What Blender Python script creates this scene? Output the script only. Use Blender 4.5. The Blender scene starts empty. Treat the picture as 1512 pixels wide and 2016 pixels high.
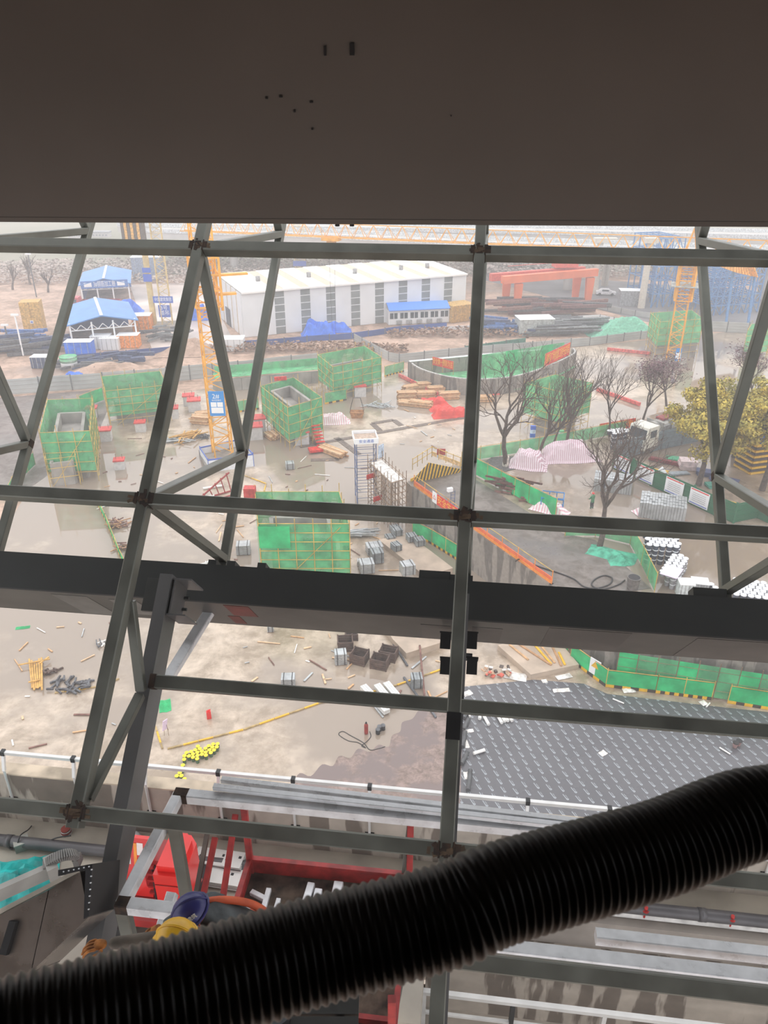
import bpy, math, random
from mathutils import Vector as V, Matrix
random.seed(7)
SC = bpy.context.scene
COL = SC.collection
# ------------------------------------------------------------------ camera
F_PX, PITCH, CAM_H = 1513.0, math.radians(27.0), 36.0
CAM = V((0, 0, CAM_H))
FW = V((0, math.cos(PITCH), -math.sin(PITCH))); UPV = V((0, math.sin(PITCH), math.cos(PITCH)))
cd = bpy.data.cameras.new('camera'); cam = bpy.data.objects.new('camera', cd); COL.objects.link(cam)
cam.location = CAM; cam.rotation_euler = (math.pi / 2 - PITCH, 0, 0)
cd.sensor_fit = 'VERTICAL'; cd.sensor_height = 36.0; cd.lens = F_PX / 2016 * 36.0
cd.clip_start = 0.05; cd.clip_end = 4000
cd.dof.use_dof = True; cd.dof.focus_distance = 30; cd.dof.aperture_fstop = 11.5
SC.camera = cam
# ------------------------------------------------------------------ overcast sky, exposure
wd = bpy.data.worlds.new('overcast_sky'); SC.world = wd; wd.use_nodes = True
wn = wd.node_tree.nodes; wl = wd.node_tree.links; wn.clear()
wo = wn.new('ShaderNodeOutputWorld'); bg = wn.new('ShaderNodeBackground'); tc = wn.new('ShaderNodeTexCoord')
sx = wn.new('ShaderNodeSeparateXYZ'); rp = wn.new('ShaderNodeValToRGB')
wl.new(tc.outputs['Generated'], sx.inputs[0]); wl.new(sx.outputs['Z'], rp.inputs[0]); wl.new(rp.outputs[0], bg.inputs[0]); wl.new(bg.outputs[0], wo.inputs[0])
rp.color_ramp.elements[0].position = 0.0; rp.color_ramp.elements[0].color = (.80, .80, .83, 1)
rp.color_ramp.elements[1].position = 1.0; rp.color_ramp.elements[1].color = (1.15, 1.15, 1.17, 1)
bg.inputs[1].default_value = 1.0
vs = SC.view_settings; vs.view_transform = 'Standard'; vs.look = 'None'; vs.gamma = 1.0; vs.use_curve_mapping = False
vs.exposure = 0.86
try:
    cy = SC.cycles; cy.use_denoising = True; cy.max_bounces = 6; cy.diffuse_bounces = 3; cy.glossy_bounces = 3
    cy.transparent_max_bounces = 24; cy.volume_bounces = 1; cy.transmission_bounces = 3; cy.caustics_reflective = False; cy.caustics_refractive = False
except Exception: pass
# ------------------------------------------------------------------ helpers
def ray(x, y): return V(((x - 756) / F_PX, 0, 0)) + UPV * ((1008 - y) / F_PX) + FW
def G(x, y, z=0.0):                      # where the line of sight meets the level z
    d = ray(x, y); return CAM + d * ((z - CAM_H) / d.z)
def Z(x, y, dist): return CAM + ray(x, y) * dist
def vh(p, py):                           # height above p seen at row py
    k = (1008 - py) / F_PX; q = p - CAM; return (k * q.dot(FW) - q.dot(UPV)) / (UPV.z - k * FW.z)
def dep(p): return (p - CAM).dot(FW)
def m_px(p, n): return n * dep(p) / F_PX   # n pixels at p, in metres
MATS = {}
def mat(name, col, rough=.6, metal=0., var=.18, scale=3., bump=0., col2=None, alpha=1., spec=.5, fine=0., rvar=0.):
    if name in MATS: return MATS[name]
    m = bpy.data.materials.new(name); MATS[name] = m; m.use_nodes = True
    nt = m.node_tree; N = nt.nodes; L = nt.links; b = N['Principled BSDF']
    b.inputs['Roughness'].default_value = rough; b.inputs['Metallic'].default_value = metal
    b.inputs['Specular IOR Level'].default_value = spec; b.inputs['Alpha'].default_value = alpha
    g = N.new('ShaderNodeNewGeometry'); t = N.new('ShaderNodeTexNoise'); t.inputs['Scale'].default_value = scale; t.inputs['Detail'].default_value = 5
    L.new(g.outputs['Position'], t.inputs['Vector'])
    r = N.new('ShaderNodeValToRGB'); L.new(t.outputs[0], r.inputs[0])
    c2 = col2 or tuple(max(0, c * (1 - 2 * var)) for c in col)
    c1 = col if col2 else tuple(min(1, c * (1 + var)) for c in col)
    r.color_ramp.elements[0].position = .35; r.color_ramp.elements[0].color = (*c2, 1)
    r.color_ramp.elements[1].position = .65; r.color_ramp.elements[1].color = (*c1, 1)
    L.new(r.outputs[0], b.inputs['Base Color'])
    if rvar:
        mr = N.new('ShaderNodeMapRange'); mr.inputs['To Min'].default_value = max(.02, rough - rvar); mr.inputs['To Max'].default_value = rough + rvar
        mr.inputs['From Min'].default_value = .35; mr.inputs['From Max'].default_value = .65
        L.new(t.outputs[0], mr.inputs[0]); L.new(mr.outputs[0], b.inputs['Roughness'])
    if bump:
        t2 = N.new('ShaderNodeTexNoise'); t2.inputs['Scale'].default_value = scale * 4; t2.inputs['Detail'].default_value = 6
        L.new(g.outputs['Position'], t2.inputs['Vector'])
        bp = N.new('ShaderNodeBump'); bp.inputs['Strength'].default_value = bump; L.new(t2.outputs[0], bp.inputs['Height']); L.new(bp.outputs[0], b.inputs['Normal'])
    return m
def srgb(r, g, b): return tuple(((c / 255 + .055) / 1.055) ** 2.4 if c > 10 else c / 255 / 12.92 for c in (r, g, b))
def C(name, r, g, b, **k): return mat(name, srgb(r, g, b), **k)
WM = {}                                   # world matrices of everything placed
UNIT = {}
def unit(shape, m):
    k = (shape, m.name)
    if k in UNIT: return UNIT[k]
    vs, fs = [], []
    if shape == 'box':
        vs = [(x, y, z) for z in (-.5, .5) for x, y in ((-.5, -.5), (.5, -.5), (.5, .5), (-.5, .5))]
        fs = [(3, 2, 1, 0), (4, 5, 6, 7)] + [(i, (i + 1) % 4, (i + 1) % 4 + 4, i + 4) for i in range(4)]
    elif shape == 'tube':                 # square hollow section with rounded corners
        c = .42; pr = [(-c, -.5), (c, -.5), (.5, -c), (.5, c), (c, .5), (-c, .5), (-.5, c), (-.5, -c)]
        vs = [(x, y, z) for z in (-.5, .5) for x, y in pr]; n = 8
        fs = [tuple(range(n - 1, -1, -1)), tuple(range(n, 2 * n))] + [(i, (i + 1) % n, (i + 1) % n + n, i + n) for i in range(n)]
    else:                                 # rods: rod6, rod10 ...
        n = int(shape[3:]); pr = [(.5 * math.cos(2 * math.pi * i / n), .5 * math.sin(2 * math.pi * i / n)) for i in range(n)]
        vs = [(x, y, z) for z in (-.5, .5) for x, y in pr]
        fs = [tuple(range(n - 1, -1, -1)), tuple(range(n, 2 * n))] + [(i, (i + 1) % n, (i + 1) % n + n, i + n) for i in range(n)]
    me = bpy.data.meshes.new(shape); me.from_pydata(vs, [], fs); me.materials.append(m); UNIT[k] = me
    if shape.startswith('rod') and int(shape[3:]) > 6:
        for p in me.polygons: p.use_smooth = len(p.vertices) == 4
    return me
def place(o, W, parent=None):
    COL.objects.link(o); WM[o.name] = W
    if parent is not None:
        o.parent = parent; o.matrix_parent_inverse = WM[parent.name].inverted()
    o.matrix_basis = W
    return o
def tag(o, label=None, cat=None, group=None, kind=None):
    if label: o['label'] = label
    if cat: o['category'] = cat
    if group: o['group'] = group
    if kind: o['kind'] = kind
    return o
def frame(p, q, up=None):
    z = (q - p); L = z.length; z = z / L; up = up or V((0, 0, 1))
    if abs(z.dot(up)) > .98: up = V((1, 0, 0)) if abs(z.x) < .9 else V((0, 1, 0))
    x = up.cross(z).normalized(); y = z.cross(x)
    return Matrix((x, y, z)).transposed().to_4x4(), L, (p + q) / 2
def bar(name, p, q, w, m, parent=None, h=None, up=None, shape='box'):
    p, q = V(p), V(q); R, L, c = frame(p, q, up)
    W = Matrix.Translation(c) @ R @ Matrix.Diagonal((w, h or w, L, 1))
    return place(bpy.data.objects.new(name, unit(shape, m)), W, parent)
def rod(name, p, q, d, m, parent=None, n=6): return bar(name, p, q, d, m, parent, shape='rod%d' % n)
def RZ(a): return Matrix.Rotation(a, 4, 'Z')
def box(name, c, s, m, parent=None, rz=0., R=None, shape='box'):
    W = Matrix.Translation(V(c)) @ (R if R is not None else RZ(rz)) @ Matrix.Diagonal((*s, 1))
    return place(bpy.data.objects.new(name, unit(shape, m)), W, parent)
def thing(name, label, cat, loc=(0, 0, 0), rz=0., group=None):
    o = bpy.data.objects.new(name, None); o.empty_display_size = .3
    place(o, Matrix.Translation(V(loc)) @ RZ(rz)); return tag(o, label, cat, group)
def TW(t, v): return WM[t.name] @ V(v)     # local point of a thing, in the world
class MB:
    def __init__(s): s.v, s.f, s.mi = [], [], []
    def add(s, vs, fs, mi=0):
        b = len(s.v); s.v += [tuple(v) for v in vs]; s.f += [tuple(i + b for i in f) for f in fs]; s.mi += [mi] * len(fs)
    def box(s, c, d, R=None, mi=0):
        vs = [V((x * d[0], y * d[1], z * d[2])) for z in (-.5, .5) for x, y in ((-.5, -.5), (.5, -.5), (.5, .5), (-.5, .5))]
        if R is not None: vs = [R @ v for v in vs]
        s.add([v + V(c) for v in vs], [(3, 2, 1, 0), (4, 5, 6, 7)] + [(i, (i + 1) % 4, (i + 1) % 4 + 4, i + 4) for i in range(4)], mi)
    def bar(s, p, q, w, h=None, up=None, mi=0):
        R, L, c = frame(V(p), V(q), up); s.box(c, (w, h or w, L), R.to_3x3(), mi)
    def cone(s, p, q, r0, r1, n=8, mi=0, cap=True):
        R, L, c = frame(V(p), V(q)); R = R.to_3x3(); vs = []
        for e, r in ((p, r0), (q, r1)):
            vs += [V(e) + R @ V((r * math.cos(2 * math.pi * i / n), r * math.sin(2 * math.pi * i / n), 0)) for i in range(n)]
        fs = [(i, (i + 1) % n, (i + 1) % n + n, i + n) for i in range(n)]
        if cap: fs += [tuple(range(n - 1, -1, -1)), tuple(range(n, 2 * n))]
        s.add(vs, fs, mi)
    def sweep(s, pts, rad, n=8, mi=0, cap=True):
        pts = [V(p) for p in pts]; k = len(pts); vs = []; x = None
        for i, p in enumerate(pts):
            t = (pts[min(i + 1, k - 1)] - pts[max(i - 1, 0)]).normalized()
            if x is None: x = t.orthogonal().normalized()
            x = (x - t * x.dot(t)).normalized(); y = t.cross(x); r = rad[i] if hasattr(rad, '__len__') else rad
            vs += [p + x * (r * math.cos(2 * math.pi * j / n)) + y * (r * math.sin(2 * math.pi * j / n)) for j in range(n)]
        fs = [(i * n + j, i * n + (j + 1) % n, (i + 1) * n + (j + 1) % n, (i + 1) * n + j) for i in range(k - 1) for j in range(n)]
        if cap: fs += [tuple(range(n - 1, -1, -1)), tuple(range((k - 1) * n, k * n))]
        s.add(vs, fs, mi)
    def prism(s, poly, z0, z1, mi=0):        # poly: xy points
        n = len(poly); a = sum(poly[i][0] * poly[(i + 1) % n][1] - poly[(i + 1) % n][0] * poly[i][1] for i in range(n))
        if a < 0: poly = poly[::-1]
        s.add([(p[0], p[1], z0) for p in poly] + [(p[0], p[1], z1) for p in poly],
              [tuple(range(n - 1, -1, -1)), tuple(range(n, 2 * n))] + [(i, (i + 1) % n, (i + 1) % n + n, i + n) for i in range(n)], mi)
    def build(s, name, mats, parent=None, W=None, smooth=False):
        me = bpy.data.meshes.new(name); me.from_pydata(s.v, [], s.f)
        for m in (mats if isinstance(mats, (list, tuple)) else [mats]): me.materials.append(m)
        if any(s.mi): me.polygons.foreach_set('material_index', s.mi)
        if smooth: me.polygons.foreach_set('use_smooth', [True] * len(s.f))
        me.update()
        o = bpy.data.objects.new(name, me)
        return place(o, W if W is not None else Matrix.Identity(4), parent)
def copy_tree(root, W, label=None):          # a thing with copies of its parts, at the world matrix W
    def rec(o, par):
        c = o.copy(); COL.objects.link(c)
        if par is None: c.matrix_basis = W; WM[c.name] = W
        else: c.parent = par
        for k in [x for x in bpy.data.objects if x.parent == o] if o.name not in KIDS else KIDS[o.name]: rec(k, c)
        return c
    if root.name not in KIDS: index_kids(root)
    r = rec(root, None)
    if label: r['label'] = label
    return r
KIDS = {}
def index_kids(root):
    KIDS[root.name] = list(root.children)
    for k in root.children: index_kids(k)
def poly(name, px, z, m, th=.02, label=None, cat=None, kind='structure', mpx=None):
    mb = MB(); mb.prism([tuple(G(x, y, z))[:2] for x, y in px], z - th, z, 0); o = mb.build(name, m)
    return tag(o, label, cat, None, kind)
def text(name, s, W, size, m, parent=None, th=.004, wide=None):   # flat lettering as a thin mesh; local x right, y up, z out
    cu = bpy.data.curves.new('t', 'FONT'); cu.body = s; cu.align_x = 'CENTER'; cu.align_y = 'CENTER'; cu.size = size; cu.extrude = th; cu.resolution_u = 2
    tmp = bpy.data.objects.new('t', cu); COL.objects.link(tmp)
    dg = bpy.context.evaluated_depsgraph_get(); me = bpy.data.meshes.new_from_object(tmp.evaluated_get(dg))
    bpy.data.objects.remove(tmp); bpy.data.curves.remove(cu); me.materials.clear(); me.materials.append(m); me.name = name
    if wide and me.vertices:
        xs = [v.co.x for v in me.vertices]; k = wide / max(1e-6, max(xs) - min(xs)); cx = (max(xs) + min(xs)) / 2
        for v in me.vertices: v.co.x = (v.co.x - cx) * k
    return place(bpy.data.objects.new(name, me), W, parent)
def face_mat(c, right, up):                  # frame of a sign: right and up vectors
    x = V(right).normalized(); z = x.cross(V(up)).normalized(); y = z.cross(x)
    R = Matrix((x, y, z)).transposed().to_4x4(); return Matrix.Translation(V(c)) @ R
ZV = V((0, 0, 1))
def lerp(a, b, t): return a + (b - a) * t
rnd = random.uniform
# ------------------------------------------------------------------ materials used by the structure
def wet_ground(name, dry, wet, scale=.05, r_dry=.45, r_wet=.04, bias=.5, streak=None):
    m = bpy.data.materials.new(name); m.use_nodes = True; nt = m.node_tree; N = nt.nodes; L = nt.links; b = N['Principled BSDF']
    g = N.new('ShaderNodeNewGeometry')
    big = N.new('ShaderNodeTexNoise'); big.inputs['Scale'].default_value = scale; big.inputs['Detail'].default_value = 6; big.inputs['Roughness'].default_value = .6
    fine = N.new('ShaderNodeTexNoise'); fine.inputs['Scale'].default_value = 1.1; fine.inputs['Detail'].default_value = 8; fine.inputs['Roughness'].default_value = .7
    for t in (big, fine): L.new(g.outputs['Position'], t.inputs['Vector'])
    mask = N.new('ShaderNodeMapRange'); mask.interpolation_type = 'SMOOTHSTEP'; mask.inputs['From Min'].default_value = bias - .06; mask.inputs['From Max'].default_value = bias + .06
    L.new(big.outputs[0], mask.inputs[0])
    rd = N.new('ShaderNodeValToRGB'); rd.color_ramp.elements[0].position = .3; rd.color_ramp.elements[1].position = .7
    rd.color_ramp.elements[0].color = (*[c * k for c, k in zip(dry, (.62, .58, .52))], 1); rd.color_ramp.elements[1].color = (*[min(1, c * 1.22) for c in dry], 1)
    md = N.new('ShaderNodeTexNoise'); md.inputs['Scale'].default_value = scale * 6; md.inputs['Detail'].default_value = 7; md.inputs['Roughness'].default_value = .65; md.inputs['Distortion'].default_value = .8; L.new(g.outputs['Position'], md.inputs['Vector'])
    ad = N.new('ShaderNodeMath'); ad.operation = 'MULTIPLY_ADD'; L.new(md.outputs[0], ad.inputs[0]); ad.inputs[1].default_value = 1.5; ad.inputs[2].default_value = -.75; a2 = N.new('ShaderNodeMath'); a2.operation = 'ADD'; L.new(ad.outputs[0], a2.inputs[0]); L.new(fine.outputs[0], a2.inputs[1])
    L.new(a2.outputs[0], rd.inputs[0])
    mx = N.new('ShaderNodeMix'); mx.data_type = 'RGBA'; L.new(mask.outputs[0], mx.inputs[0]); L.new(rd.outputs[0], mx.inputs[6]); mx.inputs[7].default_value = (*wet, 1)
    L.new(mx.outputs[2], b.inputs['Base Color'])
    ro = N.new('ShaderNodeMapRange'); ro.inputs['To Min'].default_value = r_dry; ro.inputs['To Max'].default_value = r_wet; L.new(mask.outputs[0], ro.inputs[0]); L.new(ro.outputs[0], b.inputs['Roughness'])
    bp = N.new('ShaderNodeBump'); bp.inputs['Distance'].default_value = .03
    st = N.new('ShaderNodeMapRange'); st.inputs['To Min'].default_value = .35; st.inputs['To Max'].default_value = .01; L.new(mask.outputs[0], st.inputs[0]); L.new(st.outputs[0], bp.inputs['Strength'])
    L.new(fine.outputs[0], bp.inputs['Height']); L.new(bp.outputs[0], b.inputs['Normal'])
    b.inputs['Specular IOR Level'].default_value = .75
    MATS[name] = m; return m
m_slab = wet_ground('wet_concrete_slab', srgb(182, 166, 148), srgb(146, 132, 118), .045, .3, .04, .48)
m_earth = wet_ground('brown_site_earth', srgb(178, 150, 132), srgb(150, 126, 110), .03, .8, .3, .62)
m_yard = wet_ground('wet_yard_paving', srgb(158, 142, 126), srgb(138, 124, 110), .06, .4, .06, .5)
m_dark = wet_ground('dark_damp_earth', srgb(112, 104, 98), srgb(92, 86, 82), .12, .6, .25, .56)
m_grey = wet_ground('grey_damp_earth', srgb(122, 112, 108), srgb(104, 96, 92), .07, .7, .3, .55)
m_far = C('far_field', 150, 145, 128, rough=.95, col2=srgb(120, 122, 100), scale=.02)
m_conc = C('raw_concrete', 150, 143, 134, rough=.8, var=.2, scale=.8, bump=.15)
def stained(name, base, dark, sc=1.6):
    m = bpy.data.materials.new(name); m.use_nodes = True; nt = m.node_tree; N = nt.nodes; L = nt.links; b = N['Principled BSDF']
    g = N.new('ShaderNodeNewGeometry'); mp = N.new('ShaderNodeMapping'); mp.inputs['Scale'].default_value = (1, 1, .16); L.new(g.outputs['Position'], mp.inputs[0])
    t = N.new('ShaderNodeTexNoise'); t.inputs['Scale'].default_value = sc * 2.2; t.inputs['Detail'].default_value = 4; L.new(mp.outputs[0], t.inputs['Vector'])
    f = N.new('ShaderNodeTexNoise'); f.inputs['Scale'].default_value = 3; f.inputs['Detail'].default_value = 7; L.new(g.outputs['Position'], f.inputs['Vector'])
    r = N.new('ShaderNodeValToRGB'); r.color_ramp.elements[0].position = .5; r.color_ramp.elements[1].position = .54
    r.color_ramp.elements[0].color = (*base, 1); r.color_ramp.elements[1].color = (*dark, 1); L.new(t.outputs[0], r.inputs[0])
    mx = N.new('ShaderNodeMix'); mx.data_type = 'RGBA'; mx.blend_type = 'MULTIPLY'; mx.inputs[0].default_value = .5; L.new(r.outputs[0], mx.inputs[6]); L.new(f.outputs[1], mx.inputs[7])
    mr = N.new('ShaderNodeMapRange'); mr.inputs['From Min'].default_value = .3; mr.inputs['From Max'].default_value = .7; mr.inputs['To Min'].default_value = .6; mr.inputs['To Max'].default_value = 1.1
    L.new(f.outputs[0], mr.inputs[0]); L.new(mr.outputs[0], mx.inputs[7]); L.new(mx.outputs[2], b.inputs['Base Color']); b.inputs['Roughness'].default_value = .75
    MATS[name] = m; return m
m_stain = stained('stained_concrete', srgb(178, 168, 156), srgb(118, 108, 98), 1.1)
m_ret = stained('stained_retaining_wall', srgb(150, 142, 134), srgb(112, 106, 100), .5)
# ------------------------------------------------------------------ ground, raised yard
R_H = 3.7
mb = MB(); mb.prism([(-900, -30), (900, -30), (900, 1500), (-900, 1500)], -.5, -.06); tag(mb.build('floor', m_earth), kind='structure')
poly('floor_far_field', [(-900, 330), (2400, 330), (2300, 548), (1180, 534), (700, 545), (-500, 530)], -.04, m_far)
poly('floor_slab', [(-600, 2016), (60, 960), (185, 872), (215, 800), (420, 762), (640, 752), (830, 722), (1130, 684), (1750, 622), (2300, 2016)], 0, m_slab)
poly('floor_yard_concrete', [(255, 560), (400, 556), (470, 690), (300, 690)], -.03, C('pale_yard_concrete', 206, 192, 184, rough=.35, scale=.1))
poly('floor_grey_earth', [(-300, 1060), (60, 960), (185, 872), (215, 800), (205, 766), (15, 782), (-300, 800)], -.02, m_grey)
# raised yard on the right, held by a retaining wall
wl_top = [G(800, 948, R_H), G(815, 962, R_H), G(930, 1046, R_H), G(1085, 1156, R_H)]
cn = G(1128, 1272, 0); c2 = G(1196, 1328, 0); c3 = G(1512, 1378, 0); c4 = G(1900, 1440, 0)
near = [V((cn.x, cn.y, R_H)), V((c2.x, c2.y, R_H)), V((c3.x, c3.y, R_H)), V((c4.x, c4.y, R_H))]
far_e = [G(1900, 700, R_H), G(1512, 768, R_H), G(1300, 812, R_H), G(1160, 852, R_H), G(940, 892, R_H), G(905, 912, R_H)]
ring = wl_top + near + far_e
mb = MB(); mb.prism([(p.x, p.y) for p in ring], -.1, R_H); o = mb.build('floor_raised_yard', [m_yard]); tag(o, kind='structure')
poly('floor_dark_earth', [(803, 948), (905, 928), (950, 952), (1108, 1050), (1170, 1062), (1282, 1158), (1215, 1168), (1085, 1154), (930, 1044), (815, 961)], R_H + .02, m_dark)
wall_pts = wl_top[1:] + near
for i in range(len(wall_pts) - 1):
    p, q = wall_pts[i], wall_pts[i + 1]; L = (q - p).length; n = (q - p).normalized().cross(ZV)   # pieces of the wall, 0.3 m thick
    c = (p + q) / 2; box('wall_retaining', (c.x, c.y, R_H / 2 + .1), (L + .2, .35, R_H + .4), m_ret, None, math.atan2((q - p).y, (q - p).x)).__setitem__('kind', 'structure')
# waterproofing membrane
def membrane():
    m = bpy.data.materials.new('printed_membrane'); m.use_nodes = True; nt = m.node_tree; N = nt.nodes; L = nt.links; b = N['Principled BSDF']
    g = N.new('ShaderNodeNewGeometry'); mp = N.new('ShaderNodeMapping'); mp.inputs['Rotation'].default_value = (0, 0, math.radians(9)); L.new(g.outputs['Position'], mp.inputs[0])
    s = N.new('ShaderNodeSeparateXYZ'); L.new(mp.outputs[0], s.inputs[0])
    def mth(op, a, bb=None):
        n = N.new('ShaderNodeMath'); n.operation = op
        for i, v in enumerate((a, bb)):
            if v is None: continue
            if isinstance(v, (int, float)): n.inputs[i].default_value = v
            else: L.new(v, n.inputs[i])
        return n.outputs[0]
    PX, PY = .74, .62
    row = mth('FLOOR', mth('DIVIDE', s.outputs[1], PY))
    xs = mth('ADD', mth('DIVIDE', s.outputs[0], PX), mth('MULTIPLY', row, .31))
    u = mth('SUBTRACT', mth('FRACT', xs), .5); v = mth('SUBTRACT', mth('FRACT', mth('DIVIDE', s.outputs[1], PY)), .5)
    X = mth('MULTIPLY', u, PX); Y = mth('MULTIPLY', v, PY)
    # ring emblem near the lower right of each repeat, two slanted lines of lettering above it
    dx = mth('SUBTRACT', X, .12); dy = mth('ADD', Y, .14)
    r = mth('SQRT', mth('ADD', mth('MULTIPLY', dx, dx), mth('MULTIPLY', dy, dy)))
    ringm = mth('MULTIPLY', mth('LESS_THAN', r, .075), mth('GREATER_THAN', r, .03))
    a = math.radians(-58); ca, sa = math.cos(a), math.sin(a)
    p = mth('ADD', mth('MULTIPLY', X, ca), mth('MULTIPLY', Y, sa)); q = mth('SUBTRACT', mth('MULTIPLY', Y, ca), mth('MULTIPLY', X, sa))
    l1 = mth('MULTIPLY', mth('LESS_THAN', mth('ABSOLUTE', mth('ADD', q, .02)), .028), mth('LESS_THAN', mth('ABSOLUTE', mth('ADD', p, .06)), .19))
    l2 = mth('MULTIPLY', mth('LESS_THAN', mth('ABSOLUTE', mth('SUBTRACT', q, .085)), .016), mth('LESS_THAN', mth('ABSOLUTE', mth('ADD', p, .03)), .12))
    br = mth('GREATER_THAN', mth('FRACT', mth('MULTIPLY', p, 14)), .22)
    mk = mth('MAXIMUM', ringm, mth('MULTIPLY', mth('MAXIMUM', l1, l2), br))
    mx = N.new('ShaderNodeMix'); mx.data_type = 'RGBA'; L.new(mth('MULTIPLY', mk, .75), mx.inputs[0])
    nz = N.new('ShaderNodeTexNoise'); nz.inputs['Scale'].default_value = .35; L.new(g.outputs['Position'], nz.inputs['Vector'])
    rp2 = N.new('ShaderNodeValToRGB'); rp2.color_ramp.elements[0].color = (*srgb(76, 76, 80), 1); rp2.color_ramp.elements[1].color = (*srgb(96, 96, 100), 1); L.new(nz.outputs[0], rp2.inputs[0])
    L.new(rp2.outputs[0], mx.inputs[6]); mx.inputs[7].default_value = (*srgb(176, 184, 190), 1); L.new(mx.outputs[2], b.inputs['Base Color'])
    mr = N.new('ShaderNodeMapRange'); mr.inputs['To Min'].default_value = .12; mr.inputs['To Max'].default_value = .45; L.new(nz.outputs[0], mr.inputs[0]); L.new(mr.outputs[0], b.inputs['Roughness'])
    MATS['printed_membrane'] = m; return m
m_mem = membrane()
# ------------------------------------------------------------------ the room behind the camera: ceiling, floor edge, back wall
m_int = C('interior_concrete', 120, 114, 106, rough=.9, scale=.6)
m_intd = C('dark_interior_lining', 84, 78, 72, rough=.9, scale=.6)
box('ceiling', (0, -1.4, 38.9), (26, 20.7, .3), m_intd)['kind'] = 'structure'
box('floor_interior', (0, -5.75, 34.3), (26, 12, .3), m_int)['kind'] = 'structure'
box('wall_back', (0, -11.6, 36.6), (26, .3, 4.9), m_intd)['kind'] = 'structure'
for s, nm in ((-1, 'wall_left'), (1, 'wall_right')): box(nm, (s * 12.9, -5.6, 36.6), (.3, 11.7, 4.9), m_intd)['kind'] = 'structure'
# deep steel girder across the top of the view
BZ = 35.52
pl, pr = G(0, 437, BZ), G(1512, 447, BZ); k = 4.2 / ((pl.y + pr.y) / 2)
pl = CAM + (pl - CAM) * k; pr = CAM + (pr - CAM) * k; bz = pl.z
e = (pr - pl).normalized(); e.z = 0; nrm = V((-e.y, e.x, 0)); mid = (pl + pr) / 2
m_gird = C('painted_brown_girder', 108, 98, 89, rough=.55, var=.06, scale=.7)
t = thing('ceiling_girder', 'deep plain brown-grey steel girder filling the top of the view', 'girder', (mid.x, mid.y, bz))
GH = 38.74 - bz
box('web', V((mid.x, mid.y, bz + GH / 2)) + nrm * .2, (24, .02, GH), m_gird, t, math.atan2(e.y, e.x))
for zz in (bz + .012, bz + GH - .012): box('flange', V((mid.x, mid.y, zz)) + nrm * .2, (24, .40, .024), m_gird, t, math.atan2(e.y, e.x))
box('face_plate', V((mid.x, mid.y, bz + GH / 2)) + nrm * .01, (24, .016, GH), m_gird, t, math.atan2(e.y, e.x))
m_scuff = C('dark_scuff', 40, 36, 34, rough=.8)
for x, y, a, b in ((693, 97, .022, .05), (640, 100, .012, .04), (525, 193, .012, .008), (553, 190, .016, .008), (613, 201, .016, .008), (580, 219, .01, .01), (615, 254, .01, .008), (888, 228, .006, .006)):
    d = ray(x, y); tt = (mid - CAM).dot(nrm) / d.dot(nrm); p = CAM + d * tt
    box('scuff_mark', p - nrm * .001, (a, .006, b), m_scuff, t, math.atan2(e.y, e.x) )
for x in (662, 691): 
    d = ray(x, 443); tt = (mid - CAM).dot(nrm) / d.dot(nrm); p = CAM + d * tt; rod('bolt_stub', p + nrm * .05 + ZV * .02, p + nrm * .05 - ZV * .012, .024, m_scuff, t, 8)
# ------------------------------------------------------------------ leaning facade steelwork
TH = math.radians(6.9); U = V((math.cos(TH), -math.sin(TH), 0)); NH = V((math.sin(TH), math.cos(TH), 0))
EL = math.radians(42); D = NH * math.cos(EL) + ZV * math.sin(EL); N_ = ZV * math.cos(EL) - NH * math.sin(EL)
P0 = Z(915, 1020, 7.2)
def FP(u, n, d): return P0 + U * u + N_ * n + D * d
def on_plane(x, y, n):                 # point of the facade layer n seen at a pixel -> (u, d)
    dr = ray(x, y); t = (P0 + N_ * n - CAM).dot(N_) / dr.dot(N_); q = CAM + dr * t - P0; return q.dot(U), q.dot(D)
m_tube = C('mill_finish_steel', 112, 114, 106, rough=.45, metal=.35, var=.12, scale=2.5, rvar=.1)
m_galv = C('galvanised_steel', 240, 243, 246, rough=.35, metal=.1, var=.08, scale=6, rvar=.1)
m_weld = C('burnt_weld_rust', 70, 52, 40, rough=.9, col2=srgb(34, 28, 25), scale=14, bump=.6)
m_prim = C('dark_primer_steel', 62, 64, 62, rough=.5, var=.1, scale=2)
m_rsm = C('brown_rust_smear', 96, 78, 60, rough=.9, var=.2, scale=20)
OUT = -2.065
t = thing('steel_facade_frame', 'leaning lattice of grey steel box tubes filling the opening', 'frame', FP(0, 0, -4.5))
FF = t
def fb(name, a, b, w=.1, h=.1, m=None, par=None): return bar(name, FP(*a), FP(*b), w, m or m_tube, par or FF, h=h, up=N_, shape='tube')
US = (-6.24, -3.12, 0.0, 3.1)
for u in US: fb('mullion', (u, 0, -2.98 if u < -1 else -5.2), (u, 0, 4.4), .118, .14)
for d in (3.05, 0.0, -2.86):
    for i in range(3): fb('transom', (US[i] + .059, 0, d), (US[i + 1] - .059, 0, d), .125, .14)
fb('transom', (.059, 0, -3.62), (3.04, 0, -3.62), .125, .14)
UO = (-5.86, -2.91, .05, 3.01)
for u, v in zip(US, UO):
    fb('outer_chord', (v, OUT, -.05), (v, OUT, 6.0), .11, .11)
    nodes = [(u, 0, 6.1), (v, OUT, 5.05), (u, 0, 3.05), (v, OUT, 1.5), (u, 0, 0.0), (v, OUT, .06)]
    for a, b in zip(nodes, nodes[1:]):
        pa, pb = FP(*a), FP(*b); e = (pb - pa).normalized(); bar('diagonal_brace', pa + e * .05, pb - e * .05, .095, m_tube, FF, h=.115, up=U, shape='tube')
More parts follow.
